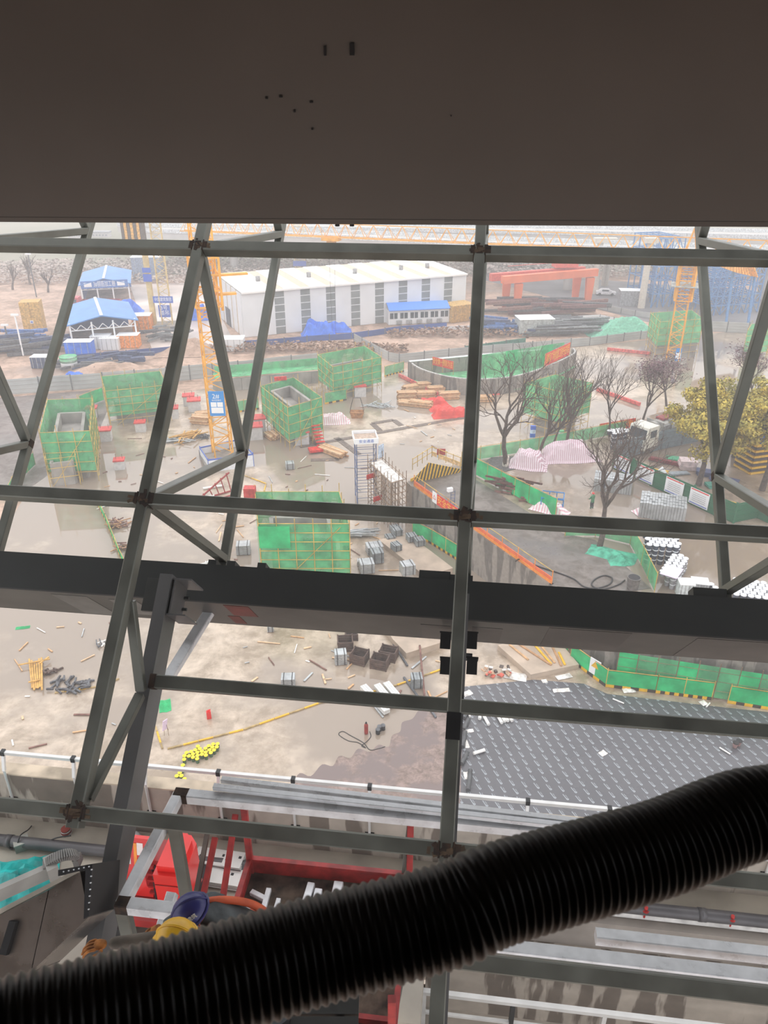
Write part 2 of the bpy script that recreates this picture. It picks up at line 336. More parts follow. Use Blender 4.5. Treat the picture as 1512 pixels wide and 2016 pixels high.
def blob(name, c, r, m, par, seed=0, sq=(1, 1, 1)):
    rr = random.Random(seed); mb = MB(); nu, nv = 9, 6; vs = []
    for j in range(nv + 1):
        for i in range(nu):
            a = 2 * math.pi * i / nu; b = math.pi * j / nv; k = r * rr.uniform(.75, 1.15)
            vs.append(V((k * sq[0] * math.sin(b) * math.cos(a), k * sq[1] * math.sin(b) * math.sin(a), k * sq[2] * math.cos(b))) + V(c))
    mb.add(vs, [(j * nu + i, j * nu + (i + 1) % nu, (j + 1) * nu + (i + 1) % nu, (j + 1) * nu + i) for j in range(nv) for i in range(nu)])
    return mb.build(name, m, par)
for i, u in enumerate(US[1:3]):
    for j, d in enumerate((3.05, 0.0, -2.86)):
        for s in (-1, 1):
            fb('weld_joint', (u + s * .061, .0, d - .064), (u + s * .061, 0, d + .064), .012, .15, m_weld)
            if (i, j) != (0, 2) or s > 0: fb('weld_burn', (u + s * .06, .071, d), (u + s * rnd(.085, .12), .071, d), rnd(.08, .115), .003, m_weld)
        for k_ in range(9):
            uu = u + rnd(-.1, .1); dd = d + rnd(-.075, .075)
            if abs(uu - u) > .05 and abs(dd - d) > .05: dd = d + rnd(-.04, .04)
            L_ = rnd(.02, .06); a_ = rnd(0, 3.14); p_ = FP(uu, .0715, dd); e_ = U * math.cos(a_) * L_ / 2 + D * math.sin(a_) * L_ / 2; bar('weld_burn', p_ - e_, p_ + e_, rnd(.012, .04), m_weld, FF, h=.004, up=N_)
        fb('weld_burn', (u, .0705, d - .05), (u, .0705, d + .05), .07, .003, m_weld)
        for k_ in range(4): fb('rust_smear', (u + rnd(-.16, .16), .0708, d + rnd(-.05, .02)), (u + rnd(-.16, .16), .0708, d + rnd(-.05, .02) + .012), rnd(.02, .05), .0025, m_rsm)
for u, d in ((-5.86, 1.5), (-2.91, 1.5), (3.01, 1.5)):
    fb('weld_joint', (u, OUT, d - .05), (u, OUT, d + .05), .114, .114, m_weld)
ub, db0 = on_plane(893, 1402, .07); _, db1 = on_plane(891, 1456, .07)
fb('black_paint_patch', (0, .0715, db0), (0, .0715, db1), .119, .003, C('patch_black', 22, 23, 24, rough=.5)); fb('black_paint_patch', (.0605, 0, db0), (.0605, 0, db1), .003, .141, C('patch_black', 22, 23, 24))
# deep dark box girder behind the frame
NB = -1.75
uB, dT = on_plane(915, 1143, NB); _, dM = on_plane(915, 1219, NB)
H_B = dT - dM
def prow(p): q = p - CAM; return 1008 - F_PX * q.dot(UPV) / q.dot(FW)
W_B = .3
while prow(FP(uB, NB - W_B, dM)) < 1259 and W_B < 1.3: W_B += .01
t = thing('box_girder', 'massive dark painted box girder crossing behind the steel frame', 'girder', FP(-1.5, NB - W_B, dM))
m_bg = C('black_green_girder_shaded', 40, 43, 41, rough=.6, var=.1, scale=1.2)  # colour darkened for the ceiling's shade on the upper face
m_bgu = C('girder_underside_lit_paint', 84, 80, 77, rough=.55, var=.2, scale=.8)  # patch tone, lightened like the underside for ground bounce
bar('box_body', FP(-9, NB - W_B / 2, (dT + dM) / 2), FP(6.5, NB - W_B / 2, (dT + dM) / 2), H_B, m_bg, t, h=W_B, up=D.cross(U) if False else N_)
bar('lit_underside', FP(-9, NB - W_B / 2, dM - .008), FP(6.5, NB - W_B / 2, dM - .008), .016, C('girder_bounce_lit_tone', 74, 72, 69, rough=.5, var=.16, scale=1.3), t, h=W_B, up=N_)  # plate added to colour the underside lighter, as lit by ground bounce
m_patch = C('red_oxide_primer', 104, 46, 42, rough=.6, var=.15)
m_patch2 = C('pale_primer_patch', 112, 110, 106, rough=.6, var=.1)
def upatch(u0, u1, n0, n1, m):         # paint patch on the lower face of the girder
    bar('paint_patch', FP(u0, NB - (n0 + n1) / 2 * W_B, dM - .018), FP(u1, NB - (n0 + n1) / 2 * W_B, dM - .018), .004, m, t, h=(n1 - n0) * W_B, up=N_)
upatch(-2.75, -2.45, .05, .5, m_patch); upatch(-2.85, -2.7, .55, .9, m_patch); upatch(-4.9, -4.45, .1, .95, m_patch2); upatch(-4.2, -3.85, .15, .8, m_patch2)
upatch(-.45, -.1, .3, .95, m_bgu); upatch(.15, .5, .25, .95, m_bgu); upatch(1.0, 1.9, .05, .9, m_bgu); upatch(2.6, 3.9, .05, .95, m_bgu)
# small stub boxes standing on the girder
for x, w in ((855, .36), (1400, .36), (893, .1), (923, .09)):
    u, d = on_plane(x, 1141 if x < 1000 else 1180, NB); h = .1 if w > .2 else .07
    bar('stub_box', FP(u - w / 2, NB - .12, dT + h / 2), FP(u + w / 2, NB - .12, dT + h / 2), h, m_bg, t, h=.2, up=N_)
for u in (-2.95, -2.72, -2.35): bar('stub_box', FP(u - .05, NB - .2, dT + .03), FP(u + .05, NB - .2, dT + .03), .06, m_bg, t, h=.4, up=N_)
# inclined columns under the girder
def col_n(u, px, py):                   # layer at which the line u passes the pixel column px near row py
    lo, hi = -3.0, 0.0
    for _ in range(50):
        md = (lo + hi) / 2; uu, dd = on_plane(px, py, md)
        if uu > u: hi = md
        else: lo = md
    return (lo + hi) / 2
m_blkp = C('black_bracket_paint', 26, 27, 28, rough=.5, var=.08)
m_colm = C('grey_column_paint', 112, 112, 112, rough=.38, metal=.2, var=.1, scale=1)
n0 = col_n(-3.0, 254, 1500)
for u, lab in ((-3.0, 'inclined dark grey box column under the girder on the left'), (0.02, 'inclined column hidden behind the central mullion with black brackets')):
    t = thing('inclined_column', lab, 'column', FP(u, n0, -5.5))
    bar('shaft', FP(u, n0 - .16, -6.2), FP(u, n0 - .16, dM - .02), .13, m_colm, t, h=.32, up=N_)
    if u < -1:
        for s, nn in ((1, .02), ):
            bar('bracket_plate', FP(u + .1, n0 - .2, dM - .42), FP(u + .1, n0 - .2, dM - .06), .016, m_colm, t, h=.36, up=N_)
            for dd in (dM - .06, dM - .43): bar('bracket_flange', FP(u + .17, n0 - .02, dd), FP(u + .17, n0 - .42, dd), .2, m_colm, t, h=.016, up=D)
            for dd in (dM - .18, dM - .3): rod('bolt', FP(u + .09, n0 - .34, dd), FP(u + .16, n0 - .34, dd), .035, m_prim, t, 6)
        bar('side_lug', FP(u - .14, n0 - .1, dM - .4), FP(u - .14, n0 - .1, dM - .05), .16, m_prim, t, h=.05, up=N_)
    else:
        nb_ = NB - .3
        for py_ in (1262, 1312):
            for s in (-1, 1):
                uu, dd = on_plane(903 + s * 26, py_, nb_)
                bar('bracket', FP(uu, nb_, dd - .09), FP(uu, nb_, dd + .09), .12, m_blkp, t, h=.03, up=N_)
                bar('bracket_lip', FP(uu - .07, nb_ - .08, dd + .1), FP(uu + .07, nb_ - .08, dd + .1), .02, m_blkp, t, h=.18, up=N_)
        uu, dd = on_plane(930, 1290, nb_); rod('bolt', FP(uu - .12, nb_, dd), FP(uu, nb_, dd), .04, m_blkp, t, 6)
        uu, dd = on_plane(903, 1290, nb_); bar('hanger_plate', FP(uu, nb_ - .05, dd - .3), FP(uu, nb_ - .05, dM), .14, m_blkp, t, h=.02, up=N_)
_, d2 = on_plane(600, 1366, n0)
t2 = thing('lower_rail_beam', 'dark steel box rail running right from the inclined column', 'beam', FP(-3, n0, d2))
bar('rail_tube', FP(-2.93, n0, d2), FP(6, n0, d2), .13, m_tube, t2, h=.1, up=N_, shape='tube'); bar('weld_joint', FP(-2.94, n0, d2), FP(-2.88, n0, d2), .14, m_weld, t2, h=.11, up=N_, shape='tube')
# horizontal galvanised outrigger frame below
ZF = 30.0
t = thing('outrigger_frame', 'bright galvanised box-tube outrigger frame level with the workers', 'frame', G(240, 1775, ZF)); OF = t
a, b, c = G(352, 1566, ZF), G(1512, 1612, ZF), G(240, 1782, ZF)
dirx = U; L1 = 9.0
b = a + U * L1; c2_ = c + U * L1
def ob(name, p, q, w=.11, m=None, h=.11): return bar(name, p, q, w, m or m_galv, OF, h=h, shape='tube')
ob('outer_rail', a, b); ob('inner_rail', c, c2_); ob('side_rail', a, c, .1)
ob('second_inner_rail', c + NH * .2 + U * 4.0, c2_ + NH * .2 - U * 3.2, .1)
for k_ in (.5, 3.0): ob('cross_rail', lerp(a, c, 0) + U * (L1 * 0 + 7.2 + k_ * .35), c + U * (7.4 + k_ * .35), .09)
bar('end_weld', a - U * .04, a + U * .1, .115, m_weld, OF, shape='tube'); bar('end_weld', c - U * .04, c + U * .07, .113, m_weld, OF, shape='tube')
p = lerp(a, c, .32); ob('hanger_post', p + ZV * .05 + U * .12, p + U * .12 - ZV * 2.2, .09, m_tube)
ob('hanger_post', c + U * .0 - ZV * .05, c - ZV * 1.6, .1, m_tube)
ob('lower_rail', c - ZV * 1.2 + NH * .1, lerp(a, c, .35) - ZV * .9, .1, m_galv)
for uu in (7.05, 7.3):
    q = c + U * uu; ob('hanger_post', q + ZV * .9, q - ZV * .2, .09, m_tube)
ob('loose_tube', a + U * .35 + ZV * .1 + NH * .06, a + U * 4.6 + ZV * .1 - NH * .02, .06, m_galv, .05)
ob('loose_tube', a + U * .4 + ZV * .1 + NH * .16, a + U * 5.0 + ZV * .1 + NH * .03, .06, m_galv, .05)
# sloping braces linking inner frame and outer column at the left
for q1, q2 in (((-3.08, -.05, -1.0), (-3.0, n0 + .05, -1.75)), ((-3.0, n0 + .05, -1.8), (-3.08, -.05, -2.75))):
    bar('diagonal_brace', FP(*q1), FP(*q2), .075, m_tube, FF, h=.09, up=U, shape='tube')
bar('diagonal_brace', Z(412, 1205, 9.5), Z(322, 1350, 8.75), .12, m_galv, FF, h=.1, up=N_, shape='tube')
# ------------------------------------------------------------------ black corrugated hose close to the lens
path = [(-1500, 2500, .55), (-700, 2270, .6), (-220, 2120, .64), (0, 2050, .68), (300, 1968, .73), (600, 1876, .78), (790, 1826, .8), (900, 1794, .81), (970, 1762, .82), (1100, 1724, .84), (1300, 1668, .87), (1430, 1616, .89), (1512, 1596, .9), (1700, 1585, .9), (2300, 1600, .92), (3000, 1680, .95)]
ctrl = [Z(*p) for p in path]
def catmull(ps, n):
    out = []
    for i in range(len(ps) - 1):
        p0, p1, p2, p3 = ps[max(i - 1, 0)], ps[i], ps[i + 1], ps[min(i + 2, len(ps) - 1)]
        for k in range(n):
            t = k / n; out.append(.5 * ((2 * p1) + (p2 - p0) * t + (2 * p0 - 5 * p1 + 4 * p2 - p3) * t * t + (3 * p1 - p0 - 3 * p2 + p3) * t ** 3))
    return out + [ps[-1]]
dense = catmull(ctrl, 60); acc = [0]
for p, q in zip(dense, dense[1:]): acc.append(acc[-1] + (q - p).length)
pts, rad = [], []; pitch = .0098; s = 0.; j = 0
prof = [(0, .0519), (.12, .0524), (.25, .0539), (.42, .0549), (.58, .0548), (.72, .0537), (.86, .0523)]
while s < acc[-1] - pitch:
    for f, r in prof:
        ss = s + f * pitch
        while acc[j + 1] < ss: j += 1
        w = (ss - acc[j]) / max(1e-9, acc[j + 1] - acc[j]); pts.append(dense[j].lerp(dense[j + 1], w)); rad.append(r * .93)
    s += pitch
mb = MB(); mb.sweep(pts, rad, 40)
m_hose = C('black_corrugated_plastic', 18, 18, 18, rough=.42, var=.1, scale=30)
tag(mb.build('corrugated_hose', m_hose, smooth=True), 'thick black corrugated plastic hose sweeping across the foreground', 'hose')
# ------------------------------------------------------------------ terrace below the facade
ZT, ZP, ZL = 24.35, 25.5, 22.95
ZF_ = ZL - 1.05
TA = G(450, 1566, ZP); TA = TA - U * TA.dot(U)             # parapet inner top edge: line TA + U*s
def TP(s, back, z): p = TA + U * s + NH * back; return V((p.x, p.y, z))
RU = math.atan2(U.y, U.x)
q = TP(0, .11, (ZP + ZL) / 2 - 1); box('wall_parapet', q, (60, .22, ZP - ZL + 2), m_stain, None, RU)['kind'] = 'structure'
q = TP(0, .11, ZP + .015); box('trim_1', q, (60, .26, .03), C('parapet_mortar_cap', 206, 190, 168, rough=.85, var=.2, scale=2), None, RU)['kind'] = 'structure'
m_tfl = C('terrace_floor', 168, 160, 146, rough=.55, var=.15, scale=.9, rvar=.2)
ed = (TA - G(1215, 1792, ZT)).dot(NH)                       # depth of the terrace walkway
SR = (G(846, 1760, ZT) - TA).dot(U); DW = 2.75
q = TP(0, -ed / 2, ZT - .3); box('floor_terrace', q, (60, ed, .6), m_tfl, None, RU)['kind'] = 'structure'
q = TP(SR - 15, -(ed + DW) / 2 - .01, ZT - .3); box('floor_terrace_wide', q, (30, DW - ed, .6), m_tfl, None, RU)['kind'] = 'structure'
q = TP(SR - 15, -DW + .2, (ZT - .6 + 21.9) / 2); box('wall_terrace_front', q, (30, .3, ZT - .6 - 21.9), m_stain, None, RU)['kind'] = 'structure'
q = TP(SR + 15, -ed - .03, ZT - .03); box('trim_2', q, (30, .06, .1), C('white_edge_trim', 226, 224, 220, rough=.5), None, RU)['kind'] = 'structure'
q = TP(SR + 15, -ed - .1, ZT - .75); box('wall_fascia', q, (30, .2, 1.3), C('grey_fascia', 150, 142, 134, rough=.7, scale=.8), None, RU)['kind'] = 'structure'
q = TP(SR + 15, -ed - .35, 22.75); box('wall_lower', q, (30, .3, 1.75), m_stain, None, RU)['kind'] = 'structure'
q = TP(0, -ed - 3.4, ZL - 1.2); box('floor_lower', q, (60, 6.6, .3), C('lower_floor', 205, 196, 184, rough=.6, scale=.7), None, RU)['kind'] = 'structure'
# galvanised railing on the parapet
m_rail = C('white_galvanised_rail', 222, 222, 220, rough=.35, metal=.3, var=.05)
m_clip = C('dark_clip', 40, 42, 44, rough=.5)
t = thing('parapet_railing', 'pale galvanised railing bracketed to the concrete parapet', 'railing', TP(0, .3, ZP))
sx = [(-3.6 + i * 1.36) for i in range(-3, 12)]
q0 = (G(430, 1522, ZP + .45) - TA).dot(U)
rb = (G(430, 1522, ZP + .45) - TA).dot(NH)
for i in range(-5, 12):
    s = q0 + i * 1.32
    rod('post', TP(s, -.04, ZP - .75), TP(s, -.04, ZP + .12), .05, m_rail, t)
    bar('arm', TP(s, -.04, ZP + .12), TP(s, rb, ZP + .44), .05, m_rail, t)
    box('clip', TP(s, rb, ZP + .46), (.07, .09, .09), m_clip, t, RU); box('wall_bracket', TP(s, -.02, ZP - .62), (.16, .04, .12), m_clip, t, RU)
for i in range(-5, 11): bar('rail', TP(q0 + i * 1.32 + .035, rb, ZP + .46), TP(q0 + (i + 1) * 1.32 - .035, rb, ZP + .46), .06, m_rail, t)
t = thing('lower_railing', 'bright white tube railing on the lower floor at the bottom edge', 'railing', TP(2, -ed - 2.2, ZL - 1.05))
LB = (TA - G(950, 1966, ZL + .3)).dot(NH); s0 = (G(805, 1950, ZL + .3) - TA).dot(U)
for z_ in (ZL + .3, ZL - .25): bar('rail', TP(s0 - 1.5, -LB, z_), TP(s0 + 9, -LB, z_), .08 if z_ > ZL else .05, m_rail, t)
for k_ in range(8): bar('post', TP(s0 - 1.2 + 1.45 * k_, -LB, ZL - 1.05), TP(s0 - 1.2 + 1.45 * k_, -LB, ZL + .3), .07, m_rail if k_ % 2 else m_clip, t)
# terrace clutter
pb = (TA - G(100, 1665, ZT + .1)).dot(NH)
t = thing('drain_pipe', 'long dark grey plastic pipe lying along the terrace floor', 'pipe', TP(0, -pb, ZT))
m_pipe = C('dark_grey_pvc', 88, 86, 88, rough=.35, var=.1)
for i in range(-4, 8):
    s = i * 2.4 - .6
    rod('pipe_length', TP(s, -pb, ZT + .11), TP(s + 2.4, -pb, ZT + .11), .2, m_pipe, t, 20); rod('collar', TP(s + 2.3, -pb, ZT + .11), TP(s + 2.42, -pb, ZT + .11), .22, m_pipe, t, 20)
m_cable = C('black_cable', 40, 40, 40, rough=.5)
def cable(name, label, pts, r, m=None, cat='cable'):
    mb = MB(); mb.sweep(catmull([V(p) for p in pts], 8), r, 6); return tag(mb.build(name, m or m_cable, smooth=True), label, cat)
cable('cable', 'thin dark cable looping over the terrace pipe at the far left', [G(62, 1626, ZT + .02), G(55, 1634, ZT + .1), G(40, 1645, ZT + .28), G(33, 1665, ZT + .12), G(22, 1672, ZT + .02), G(8, 1658, ZT + .02), G(30, 1668, ZT + .02), G(80, 1662, ZT + .04), G(110, 1650, ZT + .25), G(140, 1645, ZT + .25)], .012)
box_m = C('pale_grey_box', 150, 150, 142, rough=.6)
t = thing('junction_box', 'small grey junction box beside the terrace pipe', 'box', G(45, 1668, ZT)); box('body', G(45, 1668, ZT) + ZV * .08, (.24, .2, .16), box_m, t, .5); box('lid', G(45, 1668, ZT) + ZV * .17, (.25, .21, .025), C('grey_lid', 176, 176, 168), t, .5)
t = thing('spool', 'small coil of white tape on the terrace under the mullion foot', 'spool', G(131, 1642, ZT))
for k_ in range(4): rod('winding', G(131, 1640, ZT) + ZV * (.03 * k_), G(131, 1640, ZT) + ZV * (.03 * k_ + .026), .2 - .012 * k_, [m_rail, C('red_band', 150, 60, 50)][k_ % 2], t, 14)
t = thing('bowl', 'small upturned metal bowl on the terrace by the red machine', 'bowl', G(266, 1648, ZT)); mb = MB(); c0 = G(266, 1648, ZT); mb.sweep([c0 + ZV * z for z in (0, .04, .08, .11)], [.1, .095, .07, .02], 16); mb.build('shell', m_galv, t, smooth=True); rod('rim', c0, c0 + ZV * .012, .215, m_galv, t, 16)
for i, (x, y) in enumerate(((1268, 1806), (1437, 1823))):
    c0 = G(x, y, ZT - .02); t = thing('valve', 'small red valve on the white edge trim, ' + ('the one further left' if i == 0 else 'the one nearer the right edge'), 'valve', c0)
    mr = C('red_valve', 190, 44, 40, rough=.4); rod('stem', c0, c0 + ZV * .2, .035, mr, t, 8); rod('wheel', c0 + ZV * .16, c0 + ZV * .19, .11, mr, t, 12); rod('cap', c0 + ZV * .2, c0 + ZV * .25, .06, mr, t, 8)
# stacks of bent white plates on the terrace floor
m_wpl = C('white_bent_plate', 228, 228, 224, rough=.35, metal=.2, var=.04)
for i, (x, y, n, lab, w) in enumerate(((422, 1696, 6, 'stack of white bent steel plates nearest the terrace pipe', .62), (462, 1704, 7, 'stack of white angled plates right beside the red basket post', .34), (420, 1728, 4, 'long white steel plates on timber beside the red machine', 1.0))):
    c0 = G(x, y + 4, ZT); t = thing('plate_stack', lab, 'plates', c0)
    for k_ in range(n):
        zz = ZT + .05 + .028 * k_; o = V((rnd(-.02, .02), rnd(-.02, .02), 0)); p0 = V((c0.x, c0.y, zz)) + o
        mb = MB(); mb.box((0, 0, 0), (w, .32, .014)); mb.box((0, .16, -.03), (w, .012, .06)); mb.box((-w * .32, -.02, .008), (.05, .05, .003), mi=1); mb.box((w * .32, .05, .008), (.05, .05, .003), mi=1)
        mb.build('plate', [m_wpl, m_clip], t, Matrix.Translation(p0) @ RZ(RU - .05))
    if i == 2: box('timber', V((c0.x, c0.y, ZT + .02)), (w, .12, .05), C('pale_timber', 214, 186, 140), t, RU)
# teal tarpaulin and grey boom of the lift at the lower left
def tarp_mesh(mb, w, l, h, seed, nx=18, ny=14, edge=.25):
    rr = random.Random(seed); ph = [(rr.uniform(1, 5), rr.uniform(1, 5), rr.uniform(0, 6)) for _ in range(6)]
    def hz(u, v):
        e = min(1, min(u, 1 - u, v, 1 - v) / edge); e = e * e * (3 - 2 * e)
        s = sum(math.sin(a * u * 6 + b * v * 6 + c) for a, b, c in ph) / 6
        return e * h * (1 + .4 * s) + .015 + .02 * abs(s)
    vs = []
    for j in range(ny + 1):
        for i in range(nx + 1):
            u, v = i / nx, j / ny; k = .03 * math.sin(9 * v + seed); vs.append(((u - .5 + k * (v - .5)) * w, (v - .5 + .03 * math.sin(8 * u)) * l, hz(u, v)))
    mb.add(vs, [(j * (nx + 1) + i, j * (nx + 1) + i + 1, (j + 1) * (nx + 1) + i + 1, (j + 1) * (nx + 1) + i) for j in range(ny) for i in range(nx)])
    b = len(mb.v); mb.add([(-w / 2 * .96, -l / 2 * .96, 0), (w / 2 * .96, -l / 2 * .96, 0), (w / 2 * .96, l / 2 * .96, 0), (-w / 2 * .96, l / 2 * .96, 0)], [(3, 2, 1, 0)])
def tarp(name, label, p, w, l, h, m, seed, rz=0., cat='tarpaulin', group=None, **k):
    mb = MB(); tarp_mesh(mb, w, l, h, seed, **k); o = mb.build(name, m, None, Matrix.Translation(p) @ RZ(rz), smooth=False); return tag(o, label, cat, group)
m_teal = C('teal_tarp', 28, 172, 168, rough=.4, var=.2, scale=4)
tarp('tarpaulin', 'crumpled bright teal tarpaulin on the terrace at the lower left', G(15, 1750, ZT), 1.6, 1.1, .5, m_teal, 3, .2, edge=.4)
zb = ZT + 1.3
m_boom = C('grey_boom_paint', 140, 138, 132, rough=.5, var=.08)
t = thing('lift_boom', 'grey lift boom with a curved plastic cable chain over the teal tarpaulin', 'boom', G(-40, 1790, ZT))
A_, B_ = G(-60, 1785, zb), G(103, 1712, zb)
bar('boom_arm', A_, B_, .1, m_boom, t, h=.24)
box('boom_head', B_ + ZV * .02, (.16, .3, .3), m_boom, t, .6)
ch = [G(88, 1705, zb + .1), G(105, 1692, zb + .18), G(128, 1683, zb + .2), G(148, 1684, zb + .1), G(155, 1700, zb - .1)]
for k_, p in enumerate(catmull(ch, 6)[:-1]):
    q = catmull(ch, 6)[k_ + 1]; bar('chain_link', lerp(p, q, .08), lerp(p, q, .92), .16, C('grey_chain', 110, 108, 104, rough=.6), t, h=.09)
rod('boom_prop', A_, V((A_.x, A_.y, ZT)), .12, m_boom, t, 8)
# stainless duct parallel to the facade slope
m_ss = C('brushed_stainless', 150, 142, 136, rough=.22, metal=.9, var=.25, scale=2.2, rvar=.08, bump=.4)
m_flg = C('black_flange', 30, 30, 32, rough=.5)
t = thing('steel_duct', 'shiny stainless steel duct with a black bolted flange at the lower left', 'duct', FP(*[(lambda q: (q[0], -.55, q[1]))(on_plane(60, 1900, 0))][0]))
def dq(name, px, n0_, n1_, m):
    P = [on_plane(x, y, 0) for x, y in px]; mb = MB(); mb.add([FP(u, n0_, d) for u, d in P] + [FP(u, n1_, d) for u, d in P], [(0, 1, 2, 3), (7, 6, 5, 4), (0, 4, 5, 1), (1, 5, 6, 2), (2, 6, 7, 3), (3, 7, 4, 0)]); return mb.build(name, m, t)
dq('duct_section', [(95, 1752), (60, 1915), (-160, 2120), (-160, 1885)], 0, -.5, m_ss)
dq('duct_section', [(158, 1716), (174, 1806), (62, 1913), (97, 1751)], 0, -.5, m_ss)
dq('fold_edge', [(158, 1708), (158, 1716), (-160, 1885), (-160, 1872)], .012, -.05, C('pale_fold', 196, 188, 174, rough=.4, metal=.4))
dq('flange', [(120, 1712), (186, 1700), (186, 1708), (120, 1724)], .05, -.5, m_flg); dq('flange', [(174, 1702), (187, 1700), (180, 1802), (170, 1808)], .05, -.52, m_flg)
for k_ in range(6): u, d = on_plane(126 + 10 * k_, 1716 - 2 * k_, 0.05); rod('rivet', FP(u, .045, d), FP(u, .062, d), .011, m_galv, t, 8)
for k_ in range(7): u, d = on_plane(181 - 1.0 * k_, 1712 + 13 * k_, 0.05); rod('rivet', FP(u, .045, d), FP(u, .062, d), .011, m_galv, t, 8)
u, d = on_plane(24, 1845, 0); bar('latch', FP(u - .02, .03, d - .12), FP(u + .0, .03, d + .12), .06, m_flg, t, h=.05, up=N_)
u, d = on_plane(20, 1900, 0); p = FP(u, -.5, d); rod('support_leg', p, V((p.x, p.y, ZL - 1.05)), .1, m_prim, t, 8)
# red crawler lift machine on the terrace
m_red = C('glossy_red_paint', 222, 40, 36, rough=.25, var=.06, scale=2)
m_redd = C('deep_red_paint', 168, 30, 30, rough=.35, var=.12)
m_blk = C('machine_black', 34, 34, 36, rough=.6)
c0 = G(318, 1800, ZT); t = thing('tracked_lift', 'bright red tracked lift machine on the terrace behind the frame', 'machine', c0, RU)
def lm(name, x, y, z, a, b, c, m, rz=0): return box(name, TW(t, (x, y, z)), (a, b, c), m, t, RU + rz)
for s in (-1, 1): lm('track', s * .46, .1, .16, .2, 1.3, .32, m_blk)
lm('chassis', 0, .1, .38, .8, 1.1, .16, m_redd)
mb = MB(); pr_ = [(-.24, -.38), (.2, -.38), (.24, -.2), (.24, .25), (.1, .4), (-.24, .4)]; mb.prism(pr_, .46, 1.32); mb.prism([(p[0] * .8, p[1] * .82) for p in pr_], 1.32, 1.44); mb.build('engine_cover', m_red, t, WM[t.name] @ Matrix.Translation((.38, .12, 0)))
lm('cover_seam', .38, -.268, 1.1, .46, .012, .012, m_redd)
R_ = RZ(RU) @ Matrix.Rotation(math.radians(-14), 4, 'X')
pn = box('control_panel', TW(t, (-.36, .12, .98)), (.62, .08, 1.06), m_red, t, R=R_)
for dx, dz, a, c, m in ((-.1, .22, .12, .34, C('white_sticker', 232, 224, 220)), (.12, .34, .1, .22, C('white_sticker', 232, 224, 220)), (.04, .24, .05, .4, C('orange_sticker', 240, 150, 60))):
    box('sticker', TW(t, (-.36, .12, .98)) + R_.to_3x3() @ V((dx, -.045, dz)), (a, .006, c), m, pn, R=R_)
for k_ in range(5): lm('inner_rib', -.02 - .0 * k_, -.02, .6 + .15 * k_, .14, .1, .04, m_redd)
for k_ in range(3): rod('hydraulic_line', TW(t, (.02 + .04 * k_, -.1, .45)), TW(t, (.0 + .05 * k_, .0, 1.2)), .03, m_blk, t)
rod('beacon', TW(t, (-.02, .1, 1.4)), TW(t, (-.02, .1, 1.52)), .08, C('orange_beacon', 250, 140, 30), t, 10)
lm('turret', .0, .2, .9, .3, .4, .8, m_redd)
for s in (-1, 1): lm('outrigger_arm', s * .62, -.35, .5, .12, .5, .14, m_red, s * .4); rod('outrigger_foot', TW(t, (s * .75, -.55, .0)), TW(t, (s * .75, -.55, .5)), .09, m_redd, t, 10)
# red work basket with muddy floor
ZB = 26.75
c0 = G(492, 1692, ZB); e1 = G(806, 1724, ZB) - c0; Wb = e1.length; bu = e1.normalized(); bv = V((bu.y, -bu.x, 0))   # bv points to the viewer
Lb = 2.3
t = thing('work_basket', 'red steel basket with a muddy floor holding cut steel tubes', 'basket', c0 + bu * Wb / 2 + bv * Lb / 2 - ZV * .3)
m_mud = C('muddy_plate', 92, 78, 66, rough=.9, var=.35, scale=5, bump=.4)
def bp_(a, b, z): return c0 + bu * a + bv * b + ZV * z
RB = math.atan2(bu.y, bu.x)
box('floor_plate', bp_(Wb / 2, Lb / 2, -.27), (Wb, Lb, .05), m_mud, t, RB)
m_rb = C('worn_red_paint', 158, 44, 42, rough=.5, var=.2, scale=6)
for a0, b0, a1, b1 in ((0, 0, Wb, 0), (0, Lb, Wb, Lb), (0, 0, 0, Lb), (Wb, 0, Wb, Lb)):
    bar('kick_plate', bp_(a0, b0, -.12), bp_(a1, b1, -.12), .03, m_rb, t, h=.28); bar('edge_angle', bp_(a0, b0, .03), bp_(a1, b1, .03), .07, m_rb, t, h=.03)
for a0, b0 in ((0, 0), (Wb, 0), (0, Lb), (Wb, Lb)): bar('corner_post', bp_(a0, b0, -.27), bp_(a0, b0, 1.05), .085, m_rb, t, shape='tube')
bar('mid_beam', bp_(Wb * .02, Lb * .8, -.18), bp_(Wb, Lb * .8, -.18), .06, m_rb, t, h=.1)
for a0, b0, a1, b1, za, zb_ in ((-.12, .02, -.12, 1.2, .9, -.1), (-.42, .1, -.42, 1.3, .5, -.2)): bar('side_rail', bp_(a0, b0, za), bp_(a1, b1, zb_), .07, m_rb, t)
bar('brown_prop', bp_(-.55, -.1, .6), bp_(-.5, 1.3, -.2), .06, C('brown_timber_prop', 96, 84, 76), t)
bar('gate_strut', bp_(Wb - .1, -.02, -.2), bp_(Wb - .02, -.02, 1.0), .05, m_tube, t); bar('gate_strut', bp_(Wb + .06, Lb * .3, -.4), bp_(Wb - .06, Lb * .9, -.3), .06, m_tube, t)
bar('lift_mast', bp_(Wb / 2, Lb / 2, -.3), V((*bp_(Wb / 2, Lb / 2, 0).xy, ZL - 1.05)), .3, m_rb, t, shape='tube')
tubs = [(.33, .55, .33, 1.2, .07), (.5, .68, .48, 1.35, .06), (.9, .42, .82, 1.5, .1), (1.02, .5, .98, 1.5, .1), (1.28, .38, 1.26, 1.6, .13), (1.62, .42, 1.58, 1.5, .1), (1.73, .42, 1.7, 1.5, .1), (.1, .62, .34, .64, .07), (.05, .82, .3, .84, .07), (.6, .95, .82, .96, .07), (.95, 1.75, .93, 2.2, .11), (1.15, 1.75, 1.13, 2.2, .11), (1.9, 1.95, 1.9, 2.25, .1)]
